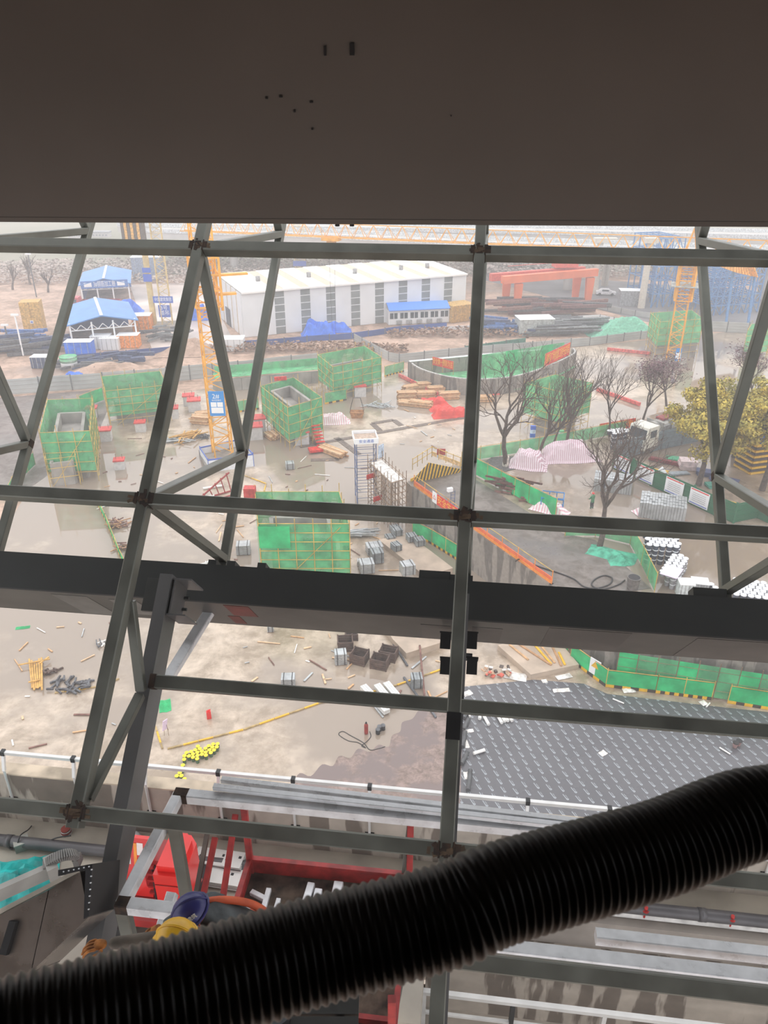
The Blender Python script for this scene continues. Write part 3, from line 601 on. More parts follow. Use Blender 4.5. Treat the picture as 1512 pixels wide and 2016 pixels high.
for i, (a0, b0, a1, b1, w) in enumerate(tubs):
    if i < 10: b0 -= .27; b1 -= .2
    o = bar('cut_tube', bp_(a0, b0, -.245 + w / 2), bp_(a1, b1, -.245 + w / 2), w, m_galv, shape='tube')
    tag(o, ['first', 'second', 'third', 'fourth', 'fifth', 'sixth', 'seventh', 'upper short', 'lower short', 'middle short', 'left front', 'right front', 'far right front'][i] + (' cut galvanised tube from the left in the red basket' if i < 7 else ' cut galvanised tube in the red basket'), 'steel tube', 'cut tubes in the red basket')
# drooping red and white tape under the outrigger rail
cable('barrier_tape', 'sagging red and white tape hanging before the parapet wall', [G(575, 1584, 26.2), G(600, 1596, 26.1), G(650, 1602, 26.05), G(690, 1596, 26.1), G(740, 1588, 26.2)], .035, C('red_white_tape', 150, 40, 38, col2=srgb(220, 210, 204), scale=9), 'tape')
# ------------------------------------------------------------------ far background
m_white = C('white_cladding', 222, 224, 226, rough=.5, var=.03, scale=.3)
m_wroof = C('white_roof_sheet', 240, 238, 234, rough=.45, var=.02, scale=.3)
m_tan = C('tan_skylight_strip', 206, 190, 168, rough=.5, var=.05)
m_gstrip = C('grey_window_strip', 128, 134, 134, rough=.35, var=.08, scale=.5)
A, B = G(481, 664), G(914, 618); hf = vh(A, 577); wv = (B - A); Lh = wv.length; wv = wv / Lh; dv = V((-wv.y, wv.x, 0))
bk = G(441, 637); Dh = abs((bk - A).dot(dv)) + 6
hb = vh(A + dv * Dh, 541)
t = thing('warehouse', 'long white warehouse with tan roof strips beyond the site', 'building', A + wv * Lh / 2, math.atan2(wv.y, wv.x))
RH = math.atan2(wv.y, wv.x)
def hp(a, b, z): return A + wv * a + dv * b + ZV * z
nb = 8; ws = 1.9; bw = (Lh - nb * ws - 3.0) / (nb + 1)
x = 0.; spans = []
for i in range(nb + 1):
    spans.append((x, x + bw + (3.0 if i == 0 else 0), 0)); x = spans[-1][1]
    if i < nb: spans.append((x, x + ws, 1)); x += ws
mb = MB(); mb.add([hp(*p) for p in ((.1, .1, 0), (Lh - .1, .1, 0), (Lh - .1, Dh - .1, 0), (.1, Dh - .1, 0), (.1, .1, hf - .2), (Lh - .1, .1, hf - .2), (Lh - .1, Dh - .1, hb - .2), (.1, Dh - .1, hb - .2))], [(3, 2, 1, 0), (4, 5, 6, 7), (0, 1, 5, 4), (1, 2, 6, 5), (2, 3, 7, 6), (3, 0, 4, 7)]); mb.build('core', m_white, t)
def slabq(name, ps, m, n, th=.12):
    n = V(n).normalized() * th; mb = MB(); mb.add([V(p) for p in ps] + [V(p) + n for p in ps], [(3, 2, 1, 0), (4, 5, 6, 7), (0, 1, 5, 4), (1, 2, 6, 5), (2, 3, 7, 6), (3, 0, 4, 7)]); return mb.build(name, m, t)
for a, b, k_ in spans:
    if k_: 
        w_ = slabq('window_strip', [hp(a, 0, 0), hp(b, 0, 0), hp(b, 0, hf - .1), hp(a, 0, hf - .1)], m_gstrip, -dv, .1)
        for j in range(1, 6): bar('glazing_bar', hp(a, -.12, hf * j / 6), hp(b, -.12, hf * j / 6), .12, m_white, w_)
    else: slabq('wall_panel', [hp(a, 0, 0), hp(b, 0, 0), hp(b, 0, hf - .1), hp(a, 0, hf - .1)], m_white, -dv, .18)
    slabq('roof_strip' if k_ else 'roof_panel', [hp(a, -.5, hf), hp(b, -.5, hf), hp(b - (0 if k_ else 0), Dh + .4, hb), hp(a, Dh + .4, hb)], m_tan if k_ else m_wroof, ZV, .12 if k_ else .2)
for i in range(5):
    b0 = Dh * (i / 5.); b1 = Dh * ((i + 1) / 5.) - .9; hh = lambda b: lerp(hf, hb, b / Dh) - .1
    slabq('end_panel', [hp(0, b0, 0), hp(0, b1, 0), hp(0, b1, hh(b1)), hp(0, b0, hh(b0))], m_white, -wv, .16)
    slabq('end_strip', [hp(0, b1, 0), hp(0, b1 + .9, 0), hp(0, b1 + .9, hh(b1 + .9)), hp(0, b1, hh(b1))], m_tan, -wv, .08)
slabq('doorway', [hp(-.2, Dh * .48, 0), hp(-.2, Dh * .66, 0), hp(-.2, Dh * .66, hf * .42), hp(-.2, Dh * .48, hf * .42)], C('dark_opening', 84, 86, 90), -wv, .1)
for a in (.12, .34, .55, .77, .9): q = hp(Lh * a, Dh * .45, lerp(hf, hb, .45) + .2); rod('roof_vent', q, q + ZV * .9, .9, C('vent_grey', 150, 150, 150), t, 10)
bar('eaves_gutter', hp(0, -.55, hf + .05), hp(Lh, -.55, hf + .05), .3, m_wroof, t)
# lattice pieces
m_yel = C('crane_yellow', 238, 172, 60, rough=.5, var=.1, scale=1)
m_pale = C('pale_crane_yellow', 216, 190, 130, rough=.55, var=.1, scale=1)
m_bsign = C('blue_sign', 40, 140, 214, rough=.5, var=.03); m_bsign2 = C('deep_blue_sign', 70, 104, 190, rough=.5, var=.03)
m_wht = C('white_print', 238, 240, 242, rough=.6, var=.01)
def mast_mesh(w, h, m, chord=.16, lace=.09):
    mb = MB(); c = w / 2
    for x, y in ((-c, -c), (c, -c), (c, c), (-c, c)): mb.bar((x, y, 0), (x, y, h), chord)
    cs = [(-c, -c), (c, -c), (c, c), (-c, c)]
    for i in range(4):
        a, b = cs[i], cs[(i + 1) % 4]; mb.bar((*a, 0), (*b, 0), lace)
        mb.bar((*a, 0), (*b, h / 2), lace); mb.bar((*b, h / 2), (*a, h), lace)
    me = bpy.data.meshes.new('mast_section'); me.from_pydata(mb.v, [], mb.f); me.materials.append(m); return me
def jib_mesh(w, h, L, m, chord=.14, lace=.08):
    mb = MB()
    for y in (-w / 2, w / 2): mb.bar((0, y, 0), (L, y, 0), chord); mb.bar((0, y, 0), (L / 2, 0, h), lace); mb.bar((L / 2, 0, h), (L, y, 0), lace)
    mb.bar((0, -w / 2, 0), (0, w / 2, 0), lace); mb.bar((0, -w / 2, 0), (L, w / 2, 0), lace); mb.bar((-L / 2, 0, h), (L / 2, 0, h), chord)
    me = bpy.data.meshes.new('jib_section'); me.from_pydata(mb.v, [], mb.f); me.materials.append(m); return me
def crane(label, base, H, w, m, rz, sec=2.5, jibs=(), cage=None):
    t = thing('tower_crane', label, 'crane', base, rz); me = mast_mesh(w, sec, m)
    for k_ in range(int(math.ceil(H / sec))):
        place(bpy.data.objects.new('mast_section', me), WM[t.name] @ Matrix.Translation((0, 0, k_ * sec)), t)
    Ht = math.ceil(H / sec) * sec
    box('base_block', base + ZV * .3, (w * 2.4, w * 2.4, .8), m_conc, t, rz)
    return t, Ht
# crane 3, right, with the long jib
b3 = G(1322, 716); h3 = vh(b3, 492)
jt = G(425, 452, b3.z + h3); jd = V((jt.x - b3.x, jt.y - b3.y, 0)); jl = jd.length; jd /= jl; rj = math.atan2(jd.y, jd.x)
t, Ht = crane('yellow tower crane on the right with a long jib reaching left', b3, h3 - 2.4, 1.9, m_yel, rj); C3 = t
zj = h3
zc0 = vh(b3, 590)
for s in (-1, 1):
    for s2 in (-1, 1): bar('climbing_frame_post', TW(t, (s * 1.25, s2 * 1.25, zc0)), TW(t, (s * 1.25, s2 * 1.25, zj - 2.2)), .3, m_yel, t)
for k_ in range(6):
    zz = lerp(zc0, zj - 2.4, k_ / 5); 
    for s in (-1, 1): bar('climbing_frame_rail', TW(t, (-1.25, s * 1.25, zz)), TW(t, (1.25, s * 1.25, zz)), .16, m_yel, t); bar('climbing_frame_rail', TW(t, (s * 1.25, -1.25, zz)), TW(t, (s * 1.25, 1.25, zz)), .16, m_yel, t)
for fz in (.3, .75): box('gangway', TW(t, (0, 0, lerp(zc0, zj, fz))), (4.2, 4.2, .12), C('gangway_grey', 170, 176, 172), t, rj)
box('slewing_ring', TW(t, (0, 0, zj - 1.6)), (2.2, 2.2, .9), m_yel, t, rj); box('turntable', TW(t, (0, 0, zj - .9)), (2.6, 2.0, .7), m_yel, t, rj)
JS = 2.6; me = jib_mesh(1.5, 2.2, JS, m_yel)
for k_ in range(int(jl / JS) + 3): place(bpy.data.objects.new('jib_section', me), WM[t.name] @ Matrix.Translation((1.3 + k_ * JS, 0, zj - .4)), t)
for k_ in range(5): place(bpy.data.objects.new('counter_jib_section', me), WM[t.name] @ Matrix.Rotation(math.pi, 4, 'Z') @ Matrix.Translation((1.3 + k_ * JS, 0, zj - .4)), t)
for s in (-1, 1): bar('tower_head_leg', TW(t, (s * .9, s * .6, zj - .5)), TW(t, (0, 0, zj + 3.2)), .2, m_yel, t); bar('tower_head_leg', TW(t, (s * .9, -s * .6, zj - .5)), TW(t, (0, 0, zj + 3.2)), .2, m_yel, t)
box('operator_cab', TW(t, (1.2, 1.8, zj - .6)), (1.6, 1.3, 1.9), m_yel, t, rj)
box('counterweight', TW(t, (-13, 0, zj - .8)), (2, 2, 2.4), m_conc, t, rj)
# trolley, ropes, hook block
dtr = (G(682, 458, b3.z + zj - .6) - b3).xy.dot(jd.xy)
box('trolley', TW(t, (dtr, 0, zj - .75)), (3.2, 1.8, .5), m_yel, t, rj); box('trolley_winch', TW(t, (dtr, 0, zj - 1.2)), (1.4, 1.2, .6), C('ochre', 200, 140, 50), t, rj)
pt = TW(t, (dtr, 0, zj - 1.4)); hk = vh(V((pt.x, pt.y, 0)), 660)
for s in (-.55, .55): rod('hoist_rope', TW(t, (dtr + s, 0, zj - 1.2)), TW(t, (dtr + s * .6, 0, hk)), .05, m_cable, t, 5)
hp_ = V((pt.x, pt.y, hk)); hb_ = box('hook_block', hp_ - ZV * .6, (.9, .5, 1.5), m_yel, t, rj); rod('hook', hp_ - ZV * 1.3, hp_ - ZV * 2.4, .25, C('ochre', 200, 140, 50), hb_)
ps = G(1334, 694); 
def sign(name, c, right, w, h, m, par, th=.05): return box(name, c, (w, th, h), m, par, math.atan2(right.y, right.x))
EX = V((1, 0, 0))
sg = sign('sign_board', V((b3.x + .4, b3.y - 1.2, vh(b3, 694))), EX, .95, 2.1, m_bsign, t)
sign('white_panel', V((b3.x + .4, b3.y - 1.24, vh(b3, 694) - .25)), EX, .8, 1.1, m_wht, sg, .03)
# crane 2, left of centre
b2 = G(440, 905); t, Ht = crane('yellow tower crane with a blue number two board left of centre', b2, vh(b2, 380), 2.1, m_yel, .35); C2 = t
zc0, zc1 = vh(b2, 600), vh(b2, 505)
for s in (-1, 1):
    for s2 in (-1, 1): bar('climbing_frame_post', TW(t, (s * 1.4, s2 * 1.4, zc0)), TW(t, (s * 1.4, s2 * 1.4, zc1)), .22, m_yel, t)
for f in (0, .33, .66, 1):
    for s in (-1, 1): bar('climbing_frame_rail', TW(t, (-1.4, s * 1.4, lerp(zc0, zc1, f))), TW(t, (1.4, s * 1.4, lerp(zc0, zc1, f))), .16, m_yel, t); bar('climbing_frame_rail', TW(t, (s * 1.4, -1.4, lerp(zc0, zc1, f))), TW(t, (s * 1.4, 1.4, lerp(zc0, zc1, f))), .16, m_yel, t)
for f, l in ((.22, 2.0), (.62, 3.4)): bar('side_gangway', TW(t, (1.1, -.4, lerp(zc0, zc1, f))), TW(t, (1.1 + l, -.4, lerp(zc0, zc1, f))), .8, m_yel, t, h=.2)
rod('jacking_cylinder', TW(t, (1.5, -.6, zc0 - .6)), TW(t, (1.5, -.6, lerp(zc0, zc1, .25))), .32, m_yel, t, 8)
hs = vh(b2, 786); cS = V((b2.x + .25, b2.y - 1.55, hs))
sg = sign('sign_board', cS, EX, 1.75, 2.9, m_bsign, t)
text('sign_lettering', '2#', face_mat(cS + V((-.05, -.035, .85)), EX, ZV), .75, m_wht, sg); text('sign_lettering', '塔式起重机', face_mat(cS + V((0, -.035, .38)), EX, ZV), .22, m_wht, sg)
for x, z, w, h in ((-.36, -.1, .64, .55), (.36, -.1, .64, .55), (0, -.78, 1.36, .68)): sign('white_panel', cS + V((x, -.035, z)), EX, w, h, m_wht, sg, .02)
# fence round the crane foot
t = thing('crane_foot_enclosure', 'low white and blue banner enclosure round the crane foot', 'enclosure', G(445, 915))
P = [G(396, 905), G(412, 930), G(500, 918), G(474, 888)]
for i in range(4):
    p, q = P[i], P[(i + 1) % 4]; h = 1.5; bar('banner_panel', p + ZV * h / 2, q + ZV * h / 2, .06, C('white_banner', 226, 230, 236, rough=.5, var=.04), t, h=h); bar('blue_band', p + ZV * (h + .02), q + ZV * (h + .02), .08, m_bsign2, t, h=.16); rod('corner_post', p, p + ZV * 1.75, .1, m_bsign2, t)
# crane 1, far left, with striped counterweights
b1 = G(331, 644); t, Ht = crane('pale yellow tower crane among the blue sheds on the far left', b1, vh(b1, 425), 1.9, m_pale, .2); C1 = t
for z0, z1, w in ((583, 592, 3.8),): c_ = (vh(b1, z0) + vh(b1, z1)) / 2; sg = sign('sign_board', V((b1.x, b1.y - 1.15, c_)), EX, w, 1.25, m_bsign2, t); text('sign_lettering', '中国建筑集团', face_mat(V((b1.x, b1.y - 1.19, c_)), EX, ZV), .8, m_wht, sg, wide=3.2)
c_ = vh(b1, 610); sg = sign('sign_board', V((b1.x, b1.y - 1.15, c_)), EX, 2.2, 2.3, m_bsign2, t); text('sign_lettering', '3号\n塔吊', face_mat(V((b1.x, b1.y - 1.19, c_ + .1)), EX, ZV), .95, m_wht, sg)
for x, y in ((305, 530), (308, 545)): sg = sign('sign_board', V((b1.x - 2.4, b1.y - 1.15, vh(b1, y))), EX, 1.6, 1.4 if y > 540 else .9, m_bsign2, t)
bar('hoist_track', V((b1.x - 2.6, b1.y, vh(b1, 640))), V((b1.x - 2.6, b1.y, vh(b1, 430))), .9, m_pale, t)
zc = vh(b1, 455)
for k_ in range(7):
    box('counterweight_slab', V((b1.x - 5.6 + .58 * k_, b1.y - 1, zc)), (.5, 1.8, 4.4), [C('dark_counterweight', 92, 80, 70), C('ochre_counterweight', 222, 168, 84)][k_ % 2], t)
bar('counter_jib', V((b1.x - 7, b1.y, zc + 2.2)), V((b1.x + 12, b1.y + 8, zc + 2.2)), 1.2, m_pale, t, h=.6)
# far pale crane mast behind the warehouse
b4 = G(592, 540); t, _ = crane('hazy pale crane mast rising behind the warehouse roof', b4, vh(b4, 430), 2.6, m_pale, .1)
for y in (517, 531): sign('sign_board', V((b4.x, b4.y - 1.5, vh(b4, y))), EX, 3.4, 1.3, m_bsign2, t)
# blue steel sheds
m_bl = C('blue_sheet_roof', 84, 142, 206, rough=.45, var=.06, scale=.4); m_bld = C('blue_sheet_side', 72, 120, 190, rough=.5, var=.08, scale=.4)
def shed(label, pL, pR, depth, top, fascia=None):
    pL, pR = G(*pL), G(*pR); w = pR - pL; L = w.length; w /= L; d = V((-w.y, w.x, 0)); h = vh(pL, top); rz = math.atan2(w.y, w.x)
    t = thing('workshop_shed', label, 'shed', (pL + pR) / 2 + d * depth / 2, rz)
    P_ = lambda a, b, z: pL + w * a + d * b + ZV * z
    hr = h + 1.3
    for a0, z0, a1, z1 in ((-.6, h, L / 2, hr), (L / 2, hr, L + .6, h)):
        n = 5
        for k_ in range(n):
            b0, b1 = depth * k_ / n - .4 * (k_ == 0), depth * (k_ + 1) / n
            ps = [P_(a0, b0, z0), P_(a1, b0, z1), P_(a1, b1, z1), P_(a0, b1, z0)]; mb = MB(); mb.add(ps + [p + ZV * .18 for p in ps], [(3, 2, 1, 0), (4, 5, 6, 7), (0, 1, 5, 4), (1, 2, 6, 5), (2, 3, 7, 6), (3, 0, 4, 7)]); mb.build('roof_sheet', m_bl, t)
    bar('ridge_cap', P_(L / 2, -.4, hr + .22), P_(L / 2, depth, hr + .22), .5, m_wht, t, h=.1)
    bar('back_wall', P_(0, depth, h / 2), P_(L, depth, h / 2), .1, m_bld, t, h=h); bar('side_wall', P_(0, 0, h / 2), P_(0, depth, h / 2), .1, m_bld, t, h=h)
    for a in (0, .33, .66, 1): bar('front_column', P_(L * a, 0, 0), P_(L * a, 0, h + .4), .22, m_wht, t)
    for k_ in range(12): a0, a1 = L * k_ / 12, L * (k_ + 1) / 12; bar('truss_web', P_(a0, 0, h - (.9 if k_ % 2 else .0)), P_(a1, 0, h - (.0 if k_ % 2 else .9)), .1, m_wht, t)
    bar('truss_chord', P_(0, 0, h - .9), P_(L, 0, h - .9), .12, m_wht, t)
    if fascia:
        f = bar('fascia_board', P_(0, -.3, h + .2), P_(L, -.3, h + .2), .1, m_bld, t, h=1.6); text('fascia_lettering', fascia, face_mat(P_(L / 2, -.37, h + .2), w, ZV), 1.35, m_wht, f, wide=L * .45)
        for a in (.15, .85): bar('white_fascia_panel', P_(L * (a - .08), -.37, h + .2), P_(L * (a + .08), -.37, h + .2), .03, m_wht, f, h=.9)
    return t
shed('blue workshop shed with a lettered fascia, the one further back', (165, 597), (257, 592), 17, 563, '3#钢筋加工棚')
shed('blue roofed workshop shed nearer the grey fence on the left', (146, 690), (272, 678), 16, 642)
# red flatbed truck, small white lorry, car
def lorry(label, p, L, w, h, rz, mc, mb_, bed=True):
    t = thing('truck', label, 'truck', p, rz); f = lambda x, y, z: TW(t, (x, y, z))
    mbx = MB(); mbx.prism([(0, 0)], 0, 0) if False else None
    cab = MB(); cab.add([(-L * .5, -w / 2, .7), (-L * .5 + 2.2, -w / 2, .7), (-L * .5 + 2.2, w / 2, .7), (-L * .5, w / 2, .7), (-L * .5 + .02, -w / 2, h * .55), (-L * .5 + 2.2, -w / 2, h * .55), (-L * .5 + 2.2, w / 2, h * .55), (-L * .5 + .02, w / 2, h * .55), (-L * .5 + .3, -w / 2 + .06, h), (-L * .5 + 2.1, -w / 2 + .06, h), (-L * .5 + 2.1, w / 2 - .06, h), (-L * .5 + .3, w / 2 - .06, h)],
            [(3, 2, 1, 0), (0, 1, 5, 4), (1, 2, 6, 5), (2, 3, 7, 6), (3, 0, 4, 7), (4, 5, 9, 8), (5, 6, 10, 9), (6, 7, 11, 10), (7, 4, 8, 11), (8, 9, 10, 11)])
    cb = cab.build('cab', mc, t, WM[t.name])
    mg = C('dark_glass', 52, 66, 72, rough=.1)
    gl = MB(); x0 = -L * .5
    k = lambda z: x0 + .02 + .28 * (z - h * .55) / (h * .45) - .03
    gl.add([(k(h * .58), -w / 2 + .15, h * .58), (k(h * .58), w / 2 - .15, h * .58), (k(h * .92), w / 2 - .2, h * .92), (k(h * .92), -w / 2 + .2, h * .92)] + [(k(h * .58) + .05, -w / 2 + .15, h * .58), (k(h * .58) + .05, w / 2 - .15, h * .58), (k(h * .92) + .05, w / 2 - .2, h * .92), (k(h * .92) + .05, -w / 2 + .2, h * .92)], [(3, 2, 1, 0), (4, 5, 6, 7), (0, 1, 5, 4), (2, 3, 7, 6), (1, 2, 6, 5), (3, 0, 4, 7)])
    gl.build('windscreen', mg, cb, WM[t.name])
    for s in (-1, 1): box('side_window', f(x0 + 1.2, s * (w / 2 - .01), h * .74), (1.0, .06, h * .26), mg, cb, rz)
    for zz in (.95, 1.2, 1.45): box('grille_slat', f(x0 - .03, 0, zz), (.06, w * .7, .08), C('grille_grey', 120, 120, 120), cb, rz)
    for s in (-1, 1): box('headlamp', f(x0 - .04, s * w * .38, .95), (.08, .3, .2), m_wht, cb, rz)
    box('bumper', f(x0 - .02, 0, .65), (.2, w, .3), mc, t, rz); box('chassis', f(.6, 0, .75), (L - 1.4, 1.0, .25), m_blk, t, rz)
    if bed:
        for s in (-1, 1): box('side_board', f(L * .5 - (L - 2.4) / 2, s * (w / 2 - .05), 1.45), (L - 2.4, .1, 1.0), mb_, t, rz)
        box('bed_floor', f(L * .5 - (L - 2.4) / 2, 0, 1.0), (L - 2.4, w, .15), mb_, t, rz); box('tail_board', f(L * .5 - .05, 0, 1.45), (.1, w, 1.0), mb_, t, rz); box('head_board', f(-L * .5 + 2.5, 0, 1.5), (.1, w, 1.1), mb_, t, rz)
    for xx in (-L * .5 + 1.2, L * .5 - 2.6, L * .5 - 1.3):
        for s in (-1, 1): wq = rod('wheel', f(xx, s * (w / 2 - .32), .5), f(xx, s * (w / 2), .5), 1.0, m_blk, t, 14); rod('hub', f(xx, s * (w / 2), .5), f(xx, s * (w / 2 + .02), .5), .5, C('hub_grey', 150, 150, 150), wq, 10)
    return t
lorry('red flatbed truck parked before the lettered blue shed', G(190, 609), 10.5, 2.4, 2.7, math.radians(4), C('truck_red', 196, 70, 80, rough=.4), C('truck_bed_red', 158, 66, 72, rough=.5))
def car(label, p, rz, m):
    t = thing('car', label, 'car', p, rz); mb = MB()
    pr_ = [(-2.2, .35), (2.2, .35), (2.25, .8), (1.3, .95), (.6, 1.45), (-1.0, 1.45), (-1.7, 1.0), (-2.25, .9)]
    n = len(pr_); mb.add([(x, -.9, z) for x, z in pr_] + [(x, .9, z) for x, z in pr_], [tuple(range(n)), tuple(range(2 * n - 1, n - 1, -1))] + [(i + n, (i + 1) % n + n, (i + 1) % n, i) for i in range(n)]); mb.build('body', m, t, WM[t.name])
    for s in (-1, 1): box('side_glass', TW(t, (-.2, s * .9, 1.18)), (1.5, .04, .35), C('dark_glass', 52, 66, 72, rough=.1), t, rz)
    for x in (-1.4, 1.4):
        for s in (-1, 1): rod('wheel', TW(t, (x, s * .7, .33)), TW(t, (x, s * .92, .33)), .66, m_blk, t, 12)
car('white car on the far road beyond the orange gantry', G(1192, 581), math.radians(-10), C('car_white', 232, 232, 234, rough=.3)); car('pale car standing in the wet ground by the right crane', G(1352, 690), .2, C('car_white', 232, 232, 234, rough=.3)) if False else None
# tan tower block of plywood
def tallbox(name, label, cat, pL, pR, depth, top, m):
    pL, pR = G(*pL), G(*pR); w = pR - pL; L = w.length; w /= L; d = V((-w.y, w.x, 0)); h = vh(pL, top); t = thing(name, label, cat, (pL + pR) / 2 + d * depth / 2, math.atan2(w.y, w.x)); rz = math.atan2(w.y, w.x)
    return t, (lambda a, b, z: pL + w * (a * L) + d * (b * depth) + ZV * (z * h)), L, h, rz, w
t, Q, L, h, rz, w = tallbox('plywood_tower', 'tall tan plywood-clad box standing on the far left', 'tower', (48, 656), (88, 654), 3.2, 596, C('tan_board', 206, 164, 88))
m_ply = C('tan_board', 206, 164, 88, rough=.7, var=.08, scale=.6)
for i in range(2):
    for j in range(4): bar('front_board', Q(.02 + .5 * i, 0, .125 + .25 * j), Q(.48 + .5 * i, 0, .125 + .25 * j), .12, m_ply, t, h=h * .245)
bar('core', Q(.5, .5, 0), Q(.5, .5, .995), L * .98, m_ply, t, h=3.1, up=w.cross(ZV)); box('logo', Q(.48, -.04, .36), (L * .16, .05, L * .16), m_wht, t, rz); box('logo_mark', Q(.48, -.05, .36), (L * .1, .05, L * .08), m_bsign2, t, rz)
# gantry crane
m_org = C('gantry_orange', 226, 116, 74, rough=.5, var=.08, scale=.3); m_orgd = C('gantry_red_beam', 210, 84, 66, rough=.5, var=.08)
L1_, L2_, R1_, R2_ = G(994, 608), G(1017, 614), G(1131, 595), G(1156, 600); hg = vh(L1_, 553)
t = thing('gantry_crane', 'orange portal gantry crane beyond the fence on the right', 'crane', (L1_ + R2_) / 2)
for p in (L1_, L2_, R1_, R2_):
    mb = MB(); mb.add([(-.6, -.5, 0), (.6, -.5, 0), (.6, .5, 0), (-.6, .5, 0), (-.85, -.7, hg), (.85, -.7, hg), (.85, .7, hg), (-.85, .7, hg)], [(3, 2, 1, 0), (4, 5, 6, 7), (0, 1, 5, 4), (1, 2, 6, 5), (2, 3, 7, 6), (3, 0, 4, 7)]); mb.build('leg', m_org, t, Matrix.Translation(p))
gx = ((R1_ + R2_) / 2 - (L1_ + L2_) / 2).normalized()
for a, b, m in ((L1_, R1_, m_orgd), (L2_, R2_, m_org)): bar('girder', a - gx * 4 + ZV * (hg + 1.0), b + gx * 1.5 + ZV * (hg + 1.0), 1.2, m, t, h=1.5)
for a, b in ((L1_, L2_), (R1_, R2_)): bar('end_tie', a + ZV * .4, b + ZV * .4, .8, m_org, t, h=.8)
box('trolley_house', lerp(L1_, R1_, .8) + ZV * (hg + 3.3), (5, 3, 2.6), m_orgd, t, 0.1); bar('walkway_rail', L1_ + ZV * (hg + 3), R1_ + ZV * (hg + 3), .1, m_orgd, t)
# viaduct decks, piers, blue falsework, yellow arch formwork
m_vd = C('viaduct_concrete', 190, 188, 184, rough=.7, var=.06, scale=.2)
def deck(label, pts, z, w, th):
    P = [G(x, y, z) for x, y in pts]; t = thing('viaduct', label, 'viaduct', (P[0].x, P[0].y, 0)); up = []
    for p, q in zip(P, P[1:]):
        bar('deck_span', p - ZV * th / 2, q - ZV * th / 2, w, m_vd, t, h=th)
        s = (q - p).normalized().cross(ZV)
        for k_ in (-1, 1): bar('parapet', p + s * (k_ * w / 2) + ZV * .4, q + s * (k_ * w / 2) + ZV * .4, .3, C('pale_parapet', 206, 210, 212), t, h=1.0)
        c = lerp(p, q, .5)
        rod('pier', V((c.x, c.y, 0)), V((c.x, c.y, z - th)), 2.2, m_vd, t, 10)
    return t
deck('nearer pale viaduct running behind the crane jib', [(300, 452), (620, 462), (960, 478), (1300, 490), (1750, 505)], 10, 10, 1.6)
deck('hazy viaduct further back behind the tower cranes', [(250, 440), (560, 446), (900, 452), (1250, 458), (1700, 468)], 10, 12, 1.6)
for i, (x, y) in enumerate(((1170, 578), (1190, 562), (1262, 606))):
    p = G(x, y); h = vh(p, 470); w_ = m_px(p, 14)
    t = thing('bridge_pier', ['slim pale bridge pier beside the gantry, the left of a pair', 'slim pale bridge pier beside the gantry, the right of a pair', 'tall pale concrete bridge pier left of the blue falsework'][i], 'pier', p); mb = MB(); mb.cone(p, p + ZV * h, w_ / 2, w_ * .42, 12); mb.build('shaft', C('pier_concrete', 206, 198, 184, rough=.7, var=.06), t); box('pier_cap', p + ZV * (h - .3), (w_ * 1.8, w_ * 1.2, 1.0), C('pier_concrete', 206, 198, 184), t)
poly('floor_road', [(940, 548), (1300, 640), (1900, 700), (1900, 600), (1300, 560), (940, 532)], -.02, C('far_grey_road', 128, 126, 128, rough=.6, scale=.1))
m_bf = C('blue_falsework', 92, 140, 190, rough=.5, var=.1)
def falsework(label, pL, pR, ny, depth, top, bays, lifts):
    pL, pR = G(*pL), G(*pR); w = pR - pL; L = w.length; w /= L; d = V((-w.y, w.x, 0)); h = vh(pL, top); t = thing('falsework_tower', label, 'scaffolding', (pL + pR) / 2 + d * depth / 2)
    P_ = lambda a, b, z: pL + w * (L * a) + d * (depth * b) + ZV * (h * z)
    for i in range(bays + 1):
        for j in range(ny + 1): rod('upright', P_(i / bays, j / ny, 0), P_(i / bays, j / ny, 1), .3, m_bf, t)
    for k_ in range(1, lifts + 1):
        for j in range(ny + 1): bar('ledger', P_(0, j / ny, k_ / lifts), P_(1, j / ny, k_ / lifts), .18, m_bf, t)
        for i in range(bays + 1): bar('transverse_ledger', P_(i / bays, 0, k_ / lifts), P_(i / bays, 1, k_ / lifts), .18, m_bf, t)
        for i in range(bays):
            z0, z1 = (k_ - 1) / lifts, k_ / lifts; bar('brace', P_(i / bays, 0, z0 if (i + k_) % 2 else z1), P_((i + 1) / bays, 0, z1 if (i + k_) % 2 else z0), .14, m_bf, t)
    return t
falsework('blue steel falsework tower left of the right-hand crane mast', (1281, 606), (1328, 603), 2, 10, 470, 4, 5)
falsework('wide blue steel falsework behind the right-hand tube chord', (1392, 622), (1490, 614), 2, 12, 528, 8, 5)
t = thing('arch_formwork', 'yellow ribbed arched formwork segment above the blue falsework', 'formwork', G(1440, 618)); m_af = C('arch_yellow', 242, 178, 70, rough=.5)
b0 = G(1440, 618); pl_ = [Z(x, y, dep(b0) * .9) for x, y in ((1398, 514), (1420, 526), (1450, 537), (1478, 543), (1493, 546))]
pu = [Z(x, y, dep(b0) * .9) for x, y in ((1398, 505), (1425, 508), (1450, 512), (1470, 516), (1484, 520))]
for i in range(4):
    mb = MB(); off = V((0, 3, 0)); mb.add([pl_[i], pl_[i + 1], pu[i + 1], pu[i]] + [p + off for p in (pl_[i], pl_[i + 1], pu[i + 1], pu[i])], [(0, 1, 2, 3), (7, 6, 5, 4), (0, 4, 5, 1), (1, 5, 6, 2), (2, 6, 7, 3), (3, 7, 4, 0)]); mb.build('skin_plate', m_af, t)
    for k_ in range(5): f = k_ / 5; bar('rib', lerp(pl_[i], pl_[i + 1], f) - V((0, .1, 0)), lerp(pu[i], pu[i + 1], f) - V((0, .1, 0)), .16, C('arch_rib', 214, 140, 40), t)
